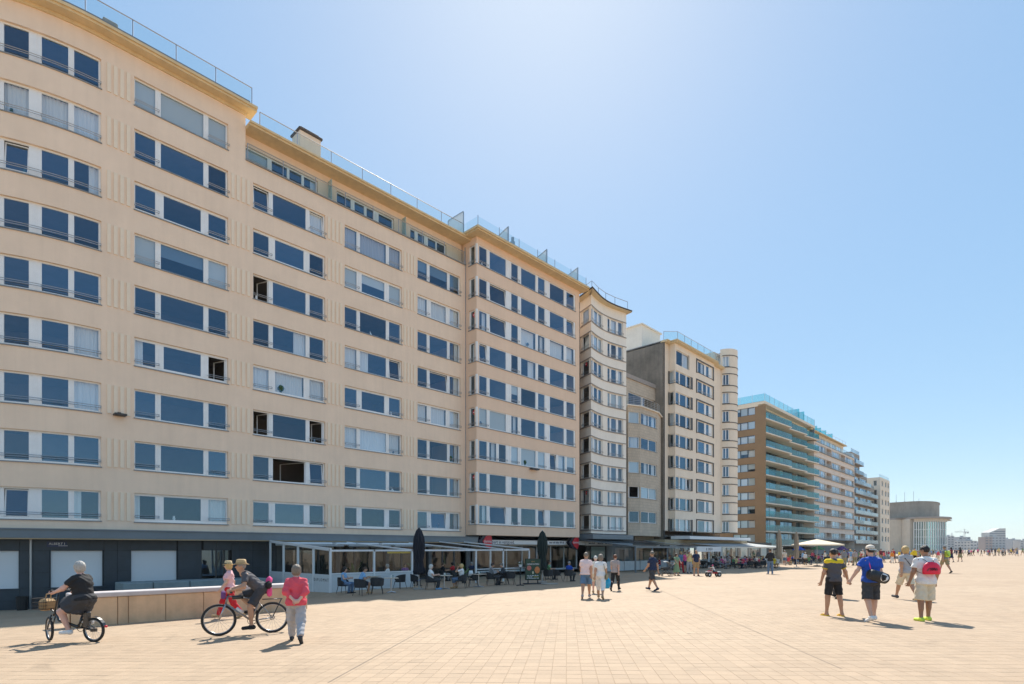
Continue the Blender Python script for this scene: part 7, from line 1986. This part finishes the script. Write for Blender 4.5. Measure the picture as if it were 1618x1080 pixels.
for sx in (-1, 1): c = Vector(hq(sx * .034, .094, .018)); mb.bbox(c.x - .028, c.x + .028, c.y - .012, c.y + .012, c.z - .02, c.z + .02, .008)
mb.tube(g, .006, 5); mb.build('sunglasses', MGLS, o)
GRP = None
walkers = [
 (926, 945, 872.5, 12, 'broad person in pale shirt and denim shorts walking beside the handbag carrier', dict(top=('palepink', 'short', -.04), boxy=1, bottom=('denim', 'shorts', .035), shoes='greytaupe', hair=('short', 'greybrown'), fat=1.28, belly=1, skin='tan'), WALK2),
 (949, 946, 876, 14, 'person in white tee and white capri trousers with shoulder bag and cyan bag', dict(top=('white', 'short', -.06), bottom=('white', 'capri', .02), shoes='tan', hair=('bob', 'greybrown'), fem=1, fat=1.15, skin='tan'), WALK1),
 (941, 937, 878, 8, 'grey haired person half hidden behind the couple with the cyan bag', dict(top=('offwhite', 'short', -.04), bottom=('cream', 'shorts', .02), shoes='tan', hair=('short', 'white'), skin='pink'), STROLL1),
 (972, 933, 876, 25, 'dark haired person in taupe top and black trousers with crossbody strap', dict(top=('greytaupe', 'short', -.06), boxy=1, bottom=('black', 'trousers', .008), shoes='black', hair=('bun', 'auburn'), fem=1, fat=1.12), WALK2),
 (1031, 933, 870.5, -35, 'person in navy tee and dark shorts walking alone towards the terraces', dict(top=('navy', 'short', -.05), bottom=('charcoal', 'bermuda', .03), shoes='navy', hair=('short', 'greybrown'), fat=1.15, belly=1, skin='tan'), WALK2),
 (1069, 909, 874, 165, 'person in long sage dress pushing the grey stroller', dict(top=('sage', 'short', .02), bottom=('sage', 'dress', .05), shoes='tan', hair=('long', 'brown'), fem=1, headyaw=.2, Lhand=(-.18, .36, 1.02), Rhand=(.18, .36, 1.02)), STAND),
 (1076, 905, 871, 150, 'person in blue shirt and red trousers behind the stroller', dict(top=('denim', 'short', -.04), bottom=('red', 'trousers', .015), shoes='maroon', hair=('short', 'blond'), skin='tan'), STROLL1),
 (1082.5, 903, 871.5, 170, 'person in hot pink top half hidden beside the yellow shirted one', dict(top=('hotpink', 'none', -.02), bottom=('navy', 'shorts', .02), shoes='tan', hair=('short', 'dark'), fem=1, skin='tan'), STROLL2),
 (1089, 905.5, 869.5, 175, 'person in pale yellow shirt and grey trousers raising hands to the face', dict(top=('paleyellow', 'short', -.06), boxy=1, bottom=('lightgrey', 'trousers', .02), shoes='charcoal', hair=('short', 'white'), fat=1.15, belly=1, skin='tan', Lhand=(-.08, .22, 1.42), Rhand=(.08, .22, 1.42), handdirL=(.2, .1, 1), handdirR=(-.2, .1, 1)), STAND),
 (1100, 909.5, 868.5, 185, 'bald person in navy tee and tan shorts standing by the toy quad bike', dict(top=('navy', 'short', -.05), bottom=('tan', 'shorts', .03), shoes='maroon', hair=('bald', 'grey'), fat=1.1, skin='tan'), STAND),
 (1217, 907, 866.5, 5, 'person in black jacket and blue jeans standing alone before the terraces', dict(top=('black', 'long', -.06), boxy=1, bottom=('jeans', 'trousers', .012), shoes='lightgrey', hair=('crop', 'brown'), fat=1.1, skin='tan', Lhand=(-.10, .24, 1.25), Rhand=(.10, .24, 1.25)), STAND),
]
for w in walkers:
    figure(w[0], w[1], w[2], w[3], w[4], w[5], w[6], h=.018)
# ---- the group walking away on the right
o14, J14, h14 = figure(1317, 973, 866.5, -4, 'person in yellow and grey sports shirt, black shorts and yellow flip flops', dict(top=('shadowgrey', 'short', -.06), bottom=('black', 'shorts', .012), hair=('crop', 'dark'), skin='tan', fat=1.12, broad=1.12, spread=.10, legL=(.08, .04), legR=(-.10, .06), armL=(.1, .15, .25), Rhand=(.43, .03, .90), handdirR=(.5, 0, -.9), ease=.012), STAND, h=NEARH)
o15, J15, h15 = figure(1376, 982, 861, -2, 'person in blue tee, cream cap and dark shorts holding hands with the yellow shirted one', dict(top=('blue', 'short', -.07), boxy=1, bottom=('charcoal', 'bermuda', .035), shoes='white', hair=('short', 'dark'), skin='fair', fat=1.22, broad=1.12, Lhand=(-.47, .05, .93), handdirL=(-.5, 0, -.9), legL=(-.12, .25), legR=(.12, .05), toeL=-.5, armR=(.05, .3, .18)), STAND, h=NEARH, hat=.01)
cap(o15, J15, h15, mat('cream_cap', (.70, .62, .52), .8, var=.1, scale=10), True, .05)
o17, J17, h17 = figure(1462, 981, 861.5, 3, 'person in white tee and cream shorts with a red drawstring bag', dict(top=('white', 'short', -.10), boxy=1, bottom=('cream', 'bermuda', .05), shoes='neon', hair=('crop', 'dark'), skin='brown', fat=1.24, broad=1.22, legL=(-.05, .04), legR=(.16, .10), armL=(.0, .35, .28), armR=(.05, .45, .28), headyaw=.35), STAND, h=NEARH)
o16, J16, h16 = figure(1431, 947, 863, 2, 'blond person in pale tee and beige shorts with a thin black shoulder strap', dict(top=('lightgrey', 'short', -.08), boxy=1, bottom=('cream', 'bermuda', .03), shoes='shadowgrey', hair=('bob', 'blond'), skin='tan', fem=1, fat=1.2), WALK1, h=.018)
figure(1321, 945, 868, 0, 'person mostly hidden behind the one in yellow and grey sports shirt', dict(top=('grey', 'short', -.05), bottom=('charcoal', 'trousers', .01), shoes='black', hair=('short', 'brown')), WALK2, h=.02)
o18, J18, h18 = figure(1493, 905.5, 861.5, -3, 'person in grey cap and tan shorts with a green rucksack', dict(top=('grey', 'short', -.05), bottom=('khaki', 'shorts', .03), shoes='charcoal', hair=('short', 'greybrown'), skin='tan', fat=1.1), WALK1, h=.02)
cap(o18, J18, h18, cloth_mat('grey'), False, .05)
def patch(o, verts, faces, name, m):
    mb = MB(); mb.add(verts, faces); return mb.build(name, m, o)
# yellow yoke and sleeve bands of the sports shirt, yellow flip flops
yk = cloth_mat('yellow')
c0 = J14['up'](0, -.02, .47)
def yoke(P):
    d = sd_cone(P, J14['shL'] + v3(.01, 0, .012), J14['shR'] + v3(-.01, 0, .012), .083, .083); d = smin(d, sd_ell(P, J14['up'](0, -.03, .44), (.162, .097, .082)), .03)
    d = np.maximum(d, (J14['up'](0, 0, .415)[2] - P[:, 2]))
    return np.maximum(d, -sd_ell(P, J14['neck'] + v3(0, .02, .03), (.085, .085, .055)))
q = link('shirt_yoke', np_mesh('yoke', *surface_nets(yoke, J14['shL'] - v3(.15, .2, .15), J14['shR'] + v3(.15, .2, .15), .014), [yk]), o14)
for k in 'LR':
    a = J14['sh' + k]; e = J14['el' + k]; d = e - a; mb = MB(); mb.tube([tuple(a + d * .57), tuple(a + d * .635)], [.078, .079], 14); mb.build('sleeve_band', yk, o14)
    hp, tp = J14['heel' + k], J14['toe' + k]; dv = (tp - hp) / np.linalg.norm(tp - hp); mb = MB(); sx = np.cross(dv, v3(0, 0, 1)); pts = []
    for t, w in ((-.05, .035), (.0, .042), (.08, .040), (.16, .048), (.22, .04), (.25, .015)): pts.append((hp + dv * t, w))
    zlow = min(hp[2], tp[2]) - .036
    vs = [(*(p + sx * w)[:2], zlow) for p, w in pts] + [(*(p - sx * w)[:2], zlow) for p, w in pts[::-1]]; n = len(vs)
    mb.add(vs + [(x, y, z + .028) for x, y, z in vs], [tuple(range(n))[::-1], tuple(range(n, 2 * n))] + [(i, (i + 1) % n, n + (i + 1) % n, n + i) for i in range(n)]); mb.tube([tuple(hp + dv * .10 + sx * .045 + v3(0, 0, -.0)), tuple(hp + dv * .16 + v3(0, 0, .03)), tuple(hp + dv * .10 - sx * .045)], .010, 5)
    mb.build('flip_flop', yk, o14)
def carried(name, label, cat, o, mb, m, smooth=True):
    q = mb.build(name, m, None, smooth=smooth, loc=o.location); q.rotation_euler = o.rotation_euler; q.scale = o.scale; return tag(q, label, cat)
# black sports bag with a white roundel, on the blue shirted walker
mb = MB(); u = J15['up']
c = Vector(u(.0, -.25, .08)); ax = Vector((.62, 0, -.18)).normalized(); L_ = .24
prof = [(-1.0, .02), (-.96, .10), (-.85, .125), (-.4, .135), (.4, .135), (.85, .125), (.96, .10), (1.0, .02)]
mb.tube([c + ax * (L_ * t) for t, r_ in prof], [r_ for t, r_ in prof], 16); bag = carried('sports_bag', 'black sports bag with white roundel slung on the blue shirted walker', 'bag', o15, mb, mat('black_nylon', (.02, .022, .026), .5, var=.3, scale=10, bump=.4))
mb = MB(); n = 20; cc = c + ax * .07; up_ = Vector((-ax.z, 0, ax.x)); vs = [tuple(cc + ax * (.095 * math.cos(2 * math.pi * i / n)) + up_ * (.095 * math.sin(2 * math.pi * i / n)) + Vector((0, -.146 + .05 * math.sin(2 * math.pi * i / n) ** 2, 0))) for i in range(n)]
mb.add(vs, [tuple(range(n))]); mb.build('roundel', MWHITE, bag)
mb = MB(); mb.tube([cc + ax * a_ + up_ * b_ + Vector((0, -.152, 0)) for a_, b_ in ((-.05, .04), (.0, .05), (.02, .02), (-.02, -.01), (.03, -.03), (.0, -.06), (-.04, -.04))], .010, 5); mb.build('mark', MBK, bag)
mb = MB(); mb.tube([tuple(u(-.12, -.20, .18)), tuple(u(-.125, -.14, .36)), tuple(u(-.10, -.05, .50)), tuple(u(-.06, .06, .48))], .011, 6); mb.build('strap', cloth_mat('hotpink'), bag)
# red drawstring bag with a black scribbled mark
u = J17['up']; mb = MB()
prof = [(.19, -.0), (.205, .05), (.20, .14), (.165, .22), (.10, .275), (.05, .29), (.001, .295)]
mb.lathe([(.001, -.005)] + prof, (0, 0, 0), 24, fold=lambda a, i: 1 + .05 * math.sin(7 * a + i))
cb3 = Vector(u(0, -.215, .14)); mb.v = [(v[0] + cb3.x, v[1] * .38 + cb3.y, v[2] + cb3.z) for v in mb.v]
rb3 = carried('drawstring_bag', 'bright red drawstring bag with black lettering on the white shirted walker', 'bag', o17, mb, mat('red_nylon', (.78, .012, .06), .45, var=.15, scale=8, bump=.4))
mb = MB()
mk = [(-.13, .08), (-.10, .13), (-.06, .15), (-.07, .09), (-.02, .15), (-.03, .09), (.02, .15), (.03, .09), (.06, .14), (.09, .12), (.07, .09)]
mb.tube([(cb3.x + a, cb3.y - .082 + .03 * (abs(a) / .13) ** 2, cb3.z + b - .0) for a, b in mk], .012, 5); mb.build('mark', MBK, rb3)
mb = MB()
for s in (-1, 1): mb.tube([tuple(u(s * .05, -.19, .40)), tuple(u(s * .10, -.14, .47)), tuple(u(s * .13, -.02, .51)), tuple(u(s * .14, .10, .42))], .007, 5); mb.tube([tuple(u(s * .19, -.17, .16)), tuple(u(s * .22, -.05, .2)), tuple(u(s * .20, .06, .3))], .006, 5)
mb.build('cord', MBK, rb3)
# green rucksack, shoulder straps and handbags
u = J18['up']; c = Vector(u(0, -.20, .30)); mb = MB(); mb.bbox(c.x - .15, c.x + .15, c.y - .09, c.y + .09, c.z - .22, c.z + .2, .05); mb.bbox(c.x - .11, c.x + .11, c.y - .14, c.y - .08, c.z - .18, c.z + .02, .03); carried('rucksack', 'lime green rucksack on the walker in a grey cap', 'bag', o18, mb, cloth_mat('neon'))
u = J16['up']; mb = MB(); mb.tube([tuple(u(-.15, .02, .47)), tuple(u(-.10, -.125, .42)), tuple(u(.02, -.155, .25)), tuple(u(.15, -.12, .06)), tuple(u(.2, -.02, .0))], .014, 6); c = Vector(u(.2, .06, -.06)); mb.bbox(c.x - .04, c.x + .06, c.y - .1, c.y + .1, c.z - .1, c.z + .06, .02); carried('shoulder_bag', 'thin black strap bag worn by the blond walker', 'bag', o16, mb, cloth_mat('black'))
wm_ = {q[0]['label']: q for q in PEOPLE}
o, J, hq = next(v for k, v in wm_.items() if 'white capri' in k)
u = J['up']; c = Vector(u(.23, -.02, -.06)); mb = MB(); mb.bbox(c.x - .06, c.x + .06, c.y - .15, c.y + .15, c.z - .12, c.z + .1, .04); mb.tube([tuple(u(.22, .10, .02)), tuple(u(.14, .08, .46)), tuple(u(.13, -.1, .44)), tuple(u(.22, -.14, .02))], .012, 6); carried('handbag', 'taupe handbag hanging from the shoulder of the white dressed walker', 'bag', o, mb, cloth_mat('khaki'))
w = Vector(J['wrR']) + Vector(J['hdR']) * .08; mb = MB()
mb.lathe([(.001, -.48), (.10, -.47), (.15, -.36), (.16, -.2), (.12, -.10), (.04, -.02), (.015, .02), (.001, .03)], (w.x, w.y, w.z), 16, fold=lambda a, i: (1 + .12 * math.sin(5 * a + i * 2)) * (.55 + .45 * abs(math.cos(a)))); carried('plastic_bag', 'bright cyan plastic bag carried by the person in white', 'bag', o, mb, mat('cyan_plastic', (.0, .33, .62), .35, var=.15, scale=10, bump=.4))
# ------------------------------------------------------------------ stroller and toy quad
p = gp(1052, 910); STR = empty('stroller', p, heading(-100), 'grey hooded baby stroller beside the person in sage dress', 'stroller')
MGF2 = mat('stroller_fabric', (.30, .31, .32), .8, var=.1); MSF = mat('stroller_tube', (.03, .03, .03), .4)
mb = MB(); n = 10
for i in range(n + 1):
    a = R(-5 + 120 * i / n)
    for j in range(7): x = -.22 + .44 * j / 6; bul = .05 * (1 - (j / 3 - 1) ** 2); mb.v.append((x * 1.15, .04 - (.44 + bul) * math.cos(a) * .9, .70 + (.42 + bul) * math.sin(a)))
for i in range(n):
    for j in range(6): mb.f.append((7 * i + j, 7 * i + j + 1, 7 * i + j + 8, 7 * i + j + 7)); mb.m.append(0)
mb.build('hood', MGF2, STR, smooth=True)
mb = MB(); mb.bbox(-.21, .21, -.30, .34, .50, .70, .06); mb.build('carrycot', MSF, STR)
tubes('chassis', MSF, STR, [([(sx * .24, -.62, 1.02), (sx * .23, -.30, .72), (sx * .23, .42, .14)], .014) for sx in (-1, 1)] + [([(sx * .23, -.40, .14), (sx * .23, .20, .62)], .013) for sx in (-1, 1)] + [([(-.24, -.62, 1.02), (.24, -.62, 1.02)], .018)])
mb = MB(); mb.bbox(-.2, .2, -.34, .25, .2, .3, .03); mb.build('basket', MSF, STR)
for sx in (-1, 1):
    for y, r_ in ((-.40, .14), (.42, .10)): mb = MB(); mb.torus((sx * .25, y, r_), r_ - .02, .022, 'x', 20, 6); mb.torus((sx * .25, y, r_), .02, .02, 'x', 10, 5); mb.tube([(sx * .25, y, .03), (sx * .25, y, 2 * r_ - .03)], .008, 4); mb.tube([(sx * .25, y - r_ + .03, r_), (sx * .25, y + r_ - .03, r_)], .008, 4); mb.build('wheel', MTYRE, STR)
p = gp(1127, 911); TQ = empty('toy_quad_bike', p, heading(-95), 'small red and white ride-on quad bike carrying a child', 'quad bike')
TQ.scale = (.82,) * 3
mb = MB(); mb.bbox(-.14, .14, -.42, .36, .28, .42, .06); mb.bbox(-.12, .12, .18, .52, .38, .56, .06); mb.build('body', mat('red_toy_plastic', (.50, .02, .03), .35), TQ)
mb = MB(); mb.bbox(-.30, .30, .22, .62, .42, .47, .03); mb.bbox(-.30, .30, -.62, -.28, .42, .47, .03); mb.build('mudguards', MPOT, TQ)
mb = MB(); mb.bbox(-.12, .12, -.4, .1, .42, .5, .04); mb.build('seat', MTYRE, TQ)
tubes('handlebar', MSF, TQ, [([(0, .36, .5), (0, .24, .78)], .02), ([(-.28, .18, .8), (0, .24, .78), (.28, .18, .8)], .016)])
mb = MB(); mb.bbox(-.1, .1, .6, .8, .3, .36, .02); mb.build('bumper', MSF, TQ)
for sx in (-1, 1):
    for y in (-.45, .45):
        w = empty_child('wheel', TQ, (sx * .26, y, .2)); mb = MB(); mb.torus((0, 0, 0), .14, .06, 'x', 22, 8); mb.build('tyre', MTYRE, w, smooth=True); mb = MB(); mb.torus((0, 0, 0), .05, .05, 'x', 14, 6); mb.build('hub', MPOT, w, smooth=True)
parts, J, hq = build_person(dict(pelvis=(0, -.10, .95), lean=.25, Lhand=(-.30, .52, 1.28), Rhand=(.30, .52, 1.28), Lfoot=(-.28, .28, .62), Rfoot=(.28, .28, .62), knee_out=.5, top=('white', 'short', -.02), bottom=('jeans', 'shorts', .01), shoes='white', hair=('short', 'dark'), skin='tan'), h=.025)
o = place_person(parts, p, heading(-95), .50, 'child in white tee and hot pink cap riding the red quad bike'); cap(o, J, hq, cloth_mat('hotpink'))
# ------------------------------------------------------------------ people seated on the near terrace
def seated(x, y, phi, label, sp, h=.018, sc=.98):
    d = dict(pelvis=(0, -.02, .545), Lfoot=(-.11, .40, .09), Rfoot=(.12, .34, .09), Lhand=(-.12, .36, .80), Rhand=(.12, .36, .80), knee_out=.2); d.update(sp)
    parts, J, hq = build_person(d, h=h); p = gp(x, y); return place_person(parts, p, heading(phi), sc, label)
seated(543, 936, 100, 'long haired person in light blue top and jeans seated at the glass terrace', dict(top=('lightblue', 'none', -.03), bottom=('jeans', 'trousers', .015), shoes='black', hair=('long', 'dark'), fem=1, skin='fair', lean=.1))
seated(570, 937, 70, 'person in light blue shirt seated facing the platform, leaning forward', dict(top=('lightblue', 'short', -.05), bottom=('navy', 'shorts', .02), shoes='tan', hair=('crop', 'brown'), fat=1.15, skin='tan', lean=.35))
seated(681, 931, 85, 'white haired person in white top and dark trousers seated at a cafe table', dict(top=('white', 'short', -.05), bottom=('charcoal', 'trousers', .015), shoes='lightblue', hair=('bob', 'white'), fem=1, fat=1.2, skin='fair'))
seated(729, 929, -80, 'person in white top and blue jeans seated with both hands raised to the face', dict(top=('white', 'short', -.04), bottom=('jeans', 'capri', .015), shoes='tan', hair=('bob', 'blond'), fem=1, skin='tan', Lhand=(-.05, .20, 1.12), Rhand=(.05, .20, 1.12), handdirL=(.1, -.2, 1), handdirR=(-.1, -.2, 1)))
seated(776, 924.5, 75, 'person in grey jacket seated behind the windscreen', dict(top=('grey', 'long', -.05), bottom=('charcoal', 'trousers', .012), shoes='black', hair=('short', 'dark'), skin='tan', lean=.15))
seated(797, 923, -95, 'person in dark jacket seated behind the windscreen, bending over the table', dict(top=('charcoal', 'long', -.05), bottom=('charcoal', 'trousers', .012), shoes='black', hair=('short', 'greybrown'), skin='fair', lean=.3, fat=1.1))
seated(899, 918.5, 40, 'grey haired person in bright blue shirt seated near the shop window', dict(top=('blue', 'short', -.05), bottom=('charcoal', 'trousers', .012), shoes='charcoal', hair=('short', 'grey'), skin='tan', fat=1.15, lean=.05))
for (x, y, f, lab, a, b, hr) in ((590, 926, 90, 'person in maroon top seated inside the glass terrace', 'maroon', 'black', ('short', 'dark')), (612, 925.5, -90, 'person in white top seated inside the glass terrace under the yellow banner', 'white', 'denim', ('bob', 'grey')),
    (700, 918, 60, 'person in black top seated deep under the open terrace front', 'black', 'grey', ('short', 'brown')), (715, 917, -70, 'person in red top seated deep under the open terrace front', 'red', 'navy', ('bob', 'dark')), (745, 915, 0, 'person in navy top seated beyond the first windscreen post', 'navy', 'khaki', ('short', 'grey')), (868, 915.5, 95, 'person in green top seated just past the menu board', 'green', 'black', ('short', 'brown')), (640, 921, 150, 'person in purple top seated by the terrace post plant', 'purple', 'black', ('long', 'brown'))):
    seated(x, y, f, lab, dict(top=(a, 'short', -.05), bottom=(b, 'trousers', .012), shoes='black', hair=hr, skin='tan', hands=False), h=.024)
    c = copy_tree(CH); c.location = gp(x, y); c.rotation_euler = (0, 0, heading(f)); tag(c, 'rattan armchair under the ' + lab.replace('person in ', '').replace(' seated', ' diner'), 'armchair', 'rattan armchairs on the nearer cafe terrace')
for i, (x, y, lab) in enumerate(((601, 925.5, 'inside the glass terrace between maroon and white diners'), (707, 917.5, 'deep under the open terrace front'), (752, 915, 'beyond the first windscreen post'))):
    c = copy_tree(TBD); c.location = gp(x, y); tag(c, 'dark topped cafe table ' + lab, 'table', 'dark cafe tables')
# ------------------------------------------------------------------ crowd further along: a few figures, each person dressed differently
LOW = .03
TPL = {
 'walk_shorts': build_person(dict(WALK1, top=('white', 'short', -.05), bottom=('khaki', 'shorts', .025), shoes='charcoal', hair=('short', 'brown'), hands=False, face=False), h=LOW)[0],
 'walk_trousers': build_person(dict(WALK2, top=('white', 'short', -.05), bottom=('khaki', 'trousers', .015), shoes='charcoal', hair=('short', 'brown'), hands=False, face=False), h=LOW)[0],
 'stand_trousers': build_person(dict(STAND, top=('white', 'long', -.05), bottom=('khaki', 'trousers', .015), shoes='charcoal', hair=('short', 'brown'), hands=False, face=False, fat=1.15), h=LOW)[0],
 'walk_dress': build_person(dict(STROLL1, top=('white', 'none', .0), bottom=('khaki', 'skirt', .05), shoes='charcoal', hair=('long', 'brown'), fem=1, hands=False, face=False), h=LOW)[0],
 'stroll_bob': build_person(dict(STROLL2, top=('white', 'short', -.05), bottom=('khaki', 'capri', .02), shoes='charcoal', hair=('bob', 'brown'), fem=1, hands=False, face=False, fat=1.1), h=LOW)[0],
 'sit': build_person(dict(pelvis=(0, -.02, .545), Lfoot=(-.11, .40, .09), Rfoot=(.12, .34, .09), Lhand=(-.12, .36, .80), Rhand=(.12, .36, .80), top=('white', 'short', -.05), bottom=('khaki', 'trousers', .015), shoes='charcoal', hair=('short', 'brown'), hands=False, face=False), h=LOW)[0],
 'sit_bob': build_person(dict(pelvis=(0, -.02, .545), lean=.2, Lfoot=(-.11, .40, .09), Rfoot=(.12, .34, .09), Lhand=(-.12, .36, .85), Rhand=(.12, .36, .80), top=('white', 'short', -.05), bottom=('khaki', 'capri', .015), shoes='charcoal', hair=('bob', 'brown'), fem=1, hands=False, face=False), h=LOW)[0],
}
for t in TPL.values():
    for me, _ in t.values():
        pass
NAMES = {'lightgrey': 'light grey', 'offwhite': 'off-white', 'lightblue': 'light blue', 'paleyellow': 'pale yellow', 'hotpink': 'hot pink', 'greytaupe': 'taupe'}
rc = random.Random(77)
tops_ = ['white', 'black', 'navy', 'red', 'blue', 'grey', 'lightblue', 'pink', 'yellow', 'green', 'maroon', 'orange', 'charcoal', 'hotpink', 'offwhite', 'purple', 'paleyellow', 'lightgrey', 'coral', 'greytaupe']
bots_ = ['khaki', 'navy', 'black', 'denim', 'tan', 'grey', 'cream', 'charcoal', 'white']
hairs_ = ['brown', 'dark', 'grey', 'blond', 'white', 'auburn']
combos = [(a, b, c) for a in tops_ for b in bots_ for c in hairs_ if a != b]; rc.shuffle(combos)
def crowd(kind_, x, y, phi, where, cat_group, top_=None, bot_=None, hair_=None, H=None, z=None, ytop=None):
    for i, c in enumerate(combos):
        if (top_ is None or c[0] == top_) and (bot_ is None or c[1] == bot_) and (hair_ is None or c[2] == hair_): break
    a, b, c = combos.pop(i); p = gp(x, y); parts = dict(TPL[kind_]); nw = {}
    for k, (me, _) in parts.items():
        m = None
        if k == 'shirt': m = cloth_mat(a)
        elif k in ('shorts', 'trousers', 'skirt', 'dress_skirt'): m = cloth_mat(b)
        elif k == 'hair': m = hair_mat(c)
        nw[k] = (me, m)
    sc = H or rc.uniform(.92, 1.04)
    if ytop: sc = max(.85, min(1.15, (y - ytop) / px_per_m(p) / 1.77))
    n = lambda q: NAMES.get(q, q)
    garment = {'walk_shorts': 'shorts', 'walk_dress': 'skirt', 'stroll_bob': 'cropped trousers', 'sit_bob': 'cropped trousers'}.get(kind_, 'trousers')
    return place_person(nw, p, heading(phi), sc, f'{c} haired person in {n(a)} top and {n(b)} {garment} {where}', cat_group)
W = ['walk_shorts', 'walk_trousers', 'walk_dress', 'stroll_bob', 'stand_trousers']
# walkers one can tell apart on the right
for (k, x, y, yt, ph, a, b, c) in (('walk_dress', 1517, 887, 863.5, 10, 'black', 'khaki', 'dark'), ('walk_dress', 1503, 888, 864, -10, 'maroon', 'navy', 'dark'), ('walk_shorts', 1545, 875.8, 861.5, 30, 'hotpink', 'black', 'dark'), ('walk_shorts', 1567, 878.5, 861.5, 5, 'navy', 'white', 'dark'),
    ('walk_trousers', 1572.5, 878, 862, 5, 'charcoal', 'black', 'brown'), ('stroll_bob', 1578.5, 877.5, 861, 0, 'paleyellow', 'khaki', 'blond'), ('walk_trousers', 1585, 878.5, 862, 3, 'lightgrey', 'black', 'dark'), ('walk_shorts', 1600, 876.5, 861.5, 0, 'navy', 'khaki', 'dark'), ('walk_dress', 1607, 876.5, 862.5, 5, 'greytaupe', 'khaki', 'brown'), ('walk_shorts', 1616, 877, 861, 0, 'green', 'khaki', 'brown'),
    ('stand_trousers', 1334, 896, 868, 0, 'grey', 'khaki', 'brown'), ('walk_dress', 1344, 893, 868, 0, 'lightblue', 'white', 'blond'), ('stand_trousers', 1351, 893, 868.5, 0, 'greytaupe', 'khaki', 'auburn'), ('walk_trousers', 1392, 888, 866, 180, 'maroon', 'navy', 'dark'), ('walk_trousers', 1363, 889, 868, 170, 'offwhite', 'tan', 'grey'), ('walk_shorts', 1411, 889, 866.5, 178, 'red', 'black', 'dark'), ('stand_trousers', 1445, 890, 866, 182, 'yellow', 'black', 'brown'), ('walk_shorts', 1240, 893, 869, 30, 'offwhite', 'denim', 'grey')):
    crowd(k, x, y, ph, 'walking past the terraces', 'walkers beyond the terraces', a, b, c, ytop=yt)
for i in range(110):      # the far throng in front of the casino and waterfront
    x = rc.uniform(1352, 1617); y = rc.uniform(871.2, 879) if x > 1490 else rc.uniform(874, 886)
    crowd(rc.choice(W), x, y, rc.choice([0, 10, -10, 180, 170, 90]), 'in the far throng', 'far throng on the promenade')
for i in range(26):      # people standing and strolling between the parasols and the walkers
    crowd(rc.choice(W), 1332 + 150 * (i + rc.random() * .7) / 26, rc.uniform(879, 890), rc.choice([0, 10, 180, 170, 90, -90]), 'past the cream parasol', 'strollers past the cream parasol')
for i in range(32):      # diners at the far terraces
    x = 1120 + 112 * (i + rc.random() * .6) / 32; y = rc.uniform(893.5, 898.5)
    crowd(rc.choice(['sit', 'sit_bob']), x, y, rc.choice([90, -90, 0, 60, 180, -60]), 'at the cream framed terrace', 'diners at the far terraces')
for i in range(34):
    x = 1236 + 100 * (i + rc.random() * .6) / 34; y = rc.uniform(884, 893)
    crowd(rc.choice(['sit', 'sit_bob', 'stand_trousers', 'sit']), x, y, rc.choice([90, -90, 0, 60, 180, -60]), 'near the beige parasols', 'guests around the beige parasols')
for i in range(8):
    x = 1040 + 60 * (i + rc.random() * .5) / 8; crowd('sit', x, rc.uniform(897, 901), rc.choice([90, -90, 0]), 'under the glass roof', 'diners at the glass roofed terrace')
# chairs and tables among them
for i in range(18):
    x = 1108 + 126 * i / 18; c = copy_tree(CH); c.location = gp(x, rc.uniform(894, 900)); c.rotation_euler = (0, 0, rc.random() * 6); tag(c, 'dark armchair among the diners of the lettered and cream framed terraces', 'armchair', 'armchairs on the far terraces')
for i in range(10):
    x = 1112 + 120 * i / 10; c = copy_tree(TBD); c.location = gp(x, rc.uniform(894.5, 898)); c.rotation_euler = (0, 0, rc.random() * 6); tag(c, 'dark table among the diners of the lettered and cream framed terraces', 'table', 'tables on the far terraces')
for i in range(12):
    x = 1238 + 84 * i / 12; c = copy_tree(CH); c.location = gp(x, rc.uniform(885, 893)); c.rotation_euler = (0, 0, rc.random() * 6); tag(c, 'dark armchair around the beige and cream parasols', 'armchair', 'armchairs around the beige parasols')
p = gp(1308, 893); mb = MB(); mb.bbox(-.35, .35, -.35, .35, 0, 1.1, .03); q = mb.build('service_cabinet', MBK, None, loc=p); tag(q, 'black service cabinet at the edge of the cream parasol terrace', 'cabinet')
print('script time', round(time.time() - T_START, 1), 'objects', len(bpy.data.objects))
# ------------------------------------------------------------------ thin sea haze over the whole place
hz = MB(); hz.box(-430, 1230, -430, 3230, -4.0, 62.0)
HZM = bpy.data.materials.new('sea_haze'); HZM.use_nodes = True; nt = HZM.node_tree; nt.nodes.clear()
out = nt.nodes.new('ShaderNodeOutputMaterial'); pv = nt.nodes.new('ShaderNodeVolumePrincipled')
pv.inputs['Color'].default_value = (0.82, 0.90, 1.0, 1); pv.inputs['Density'].default_value = 0.00014; pv.inputs['Anisotropy'].default_value = 0.2
nt.links.new(pv.outputs[0], out.inputs['Volume'])
haze = hz.build('haze', HZM); tag(haze, 'thin pale sea haze over the promenade', 'haze', kind='stuff')
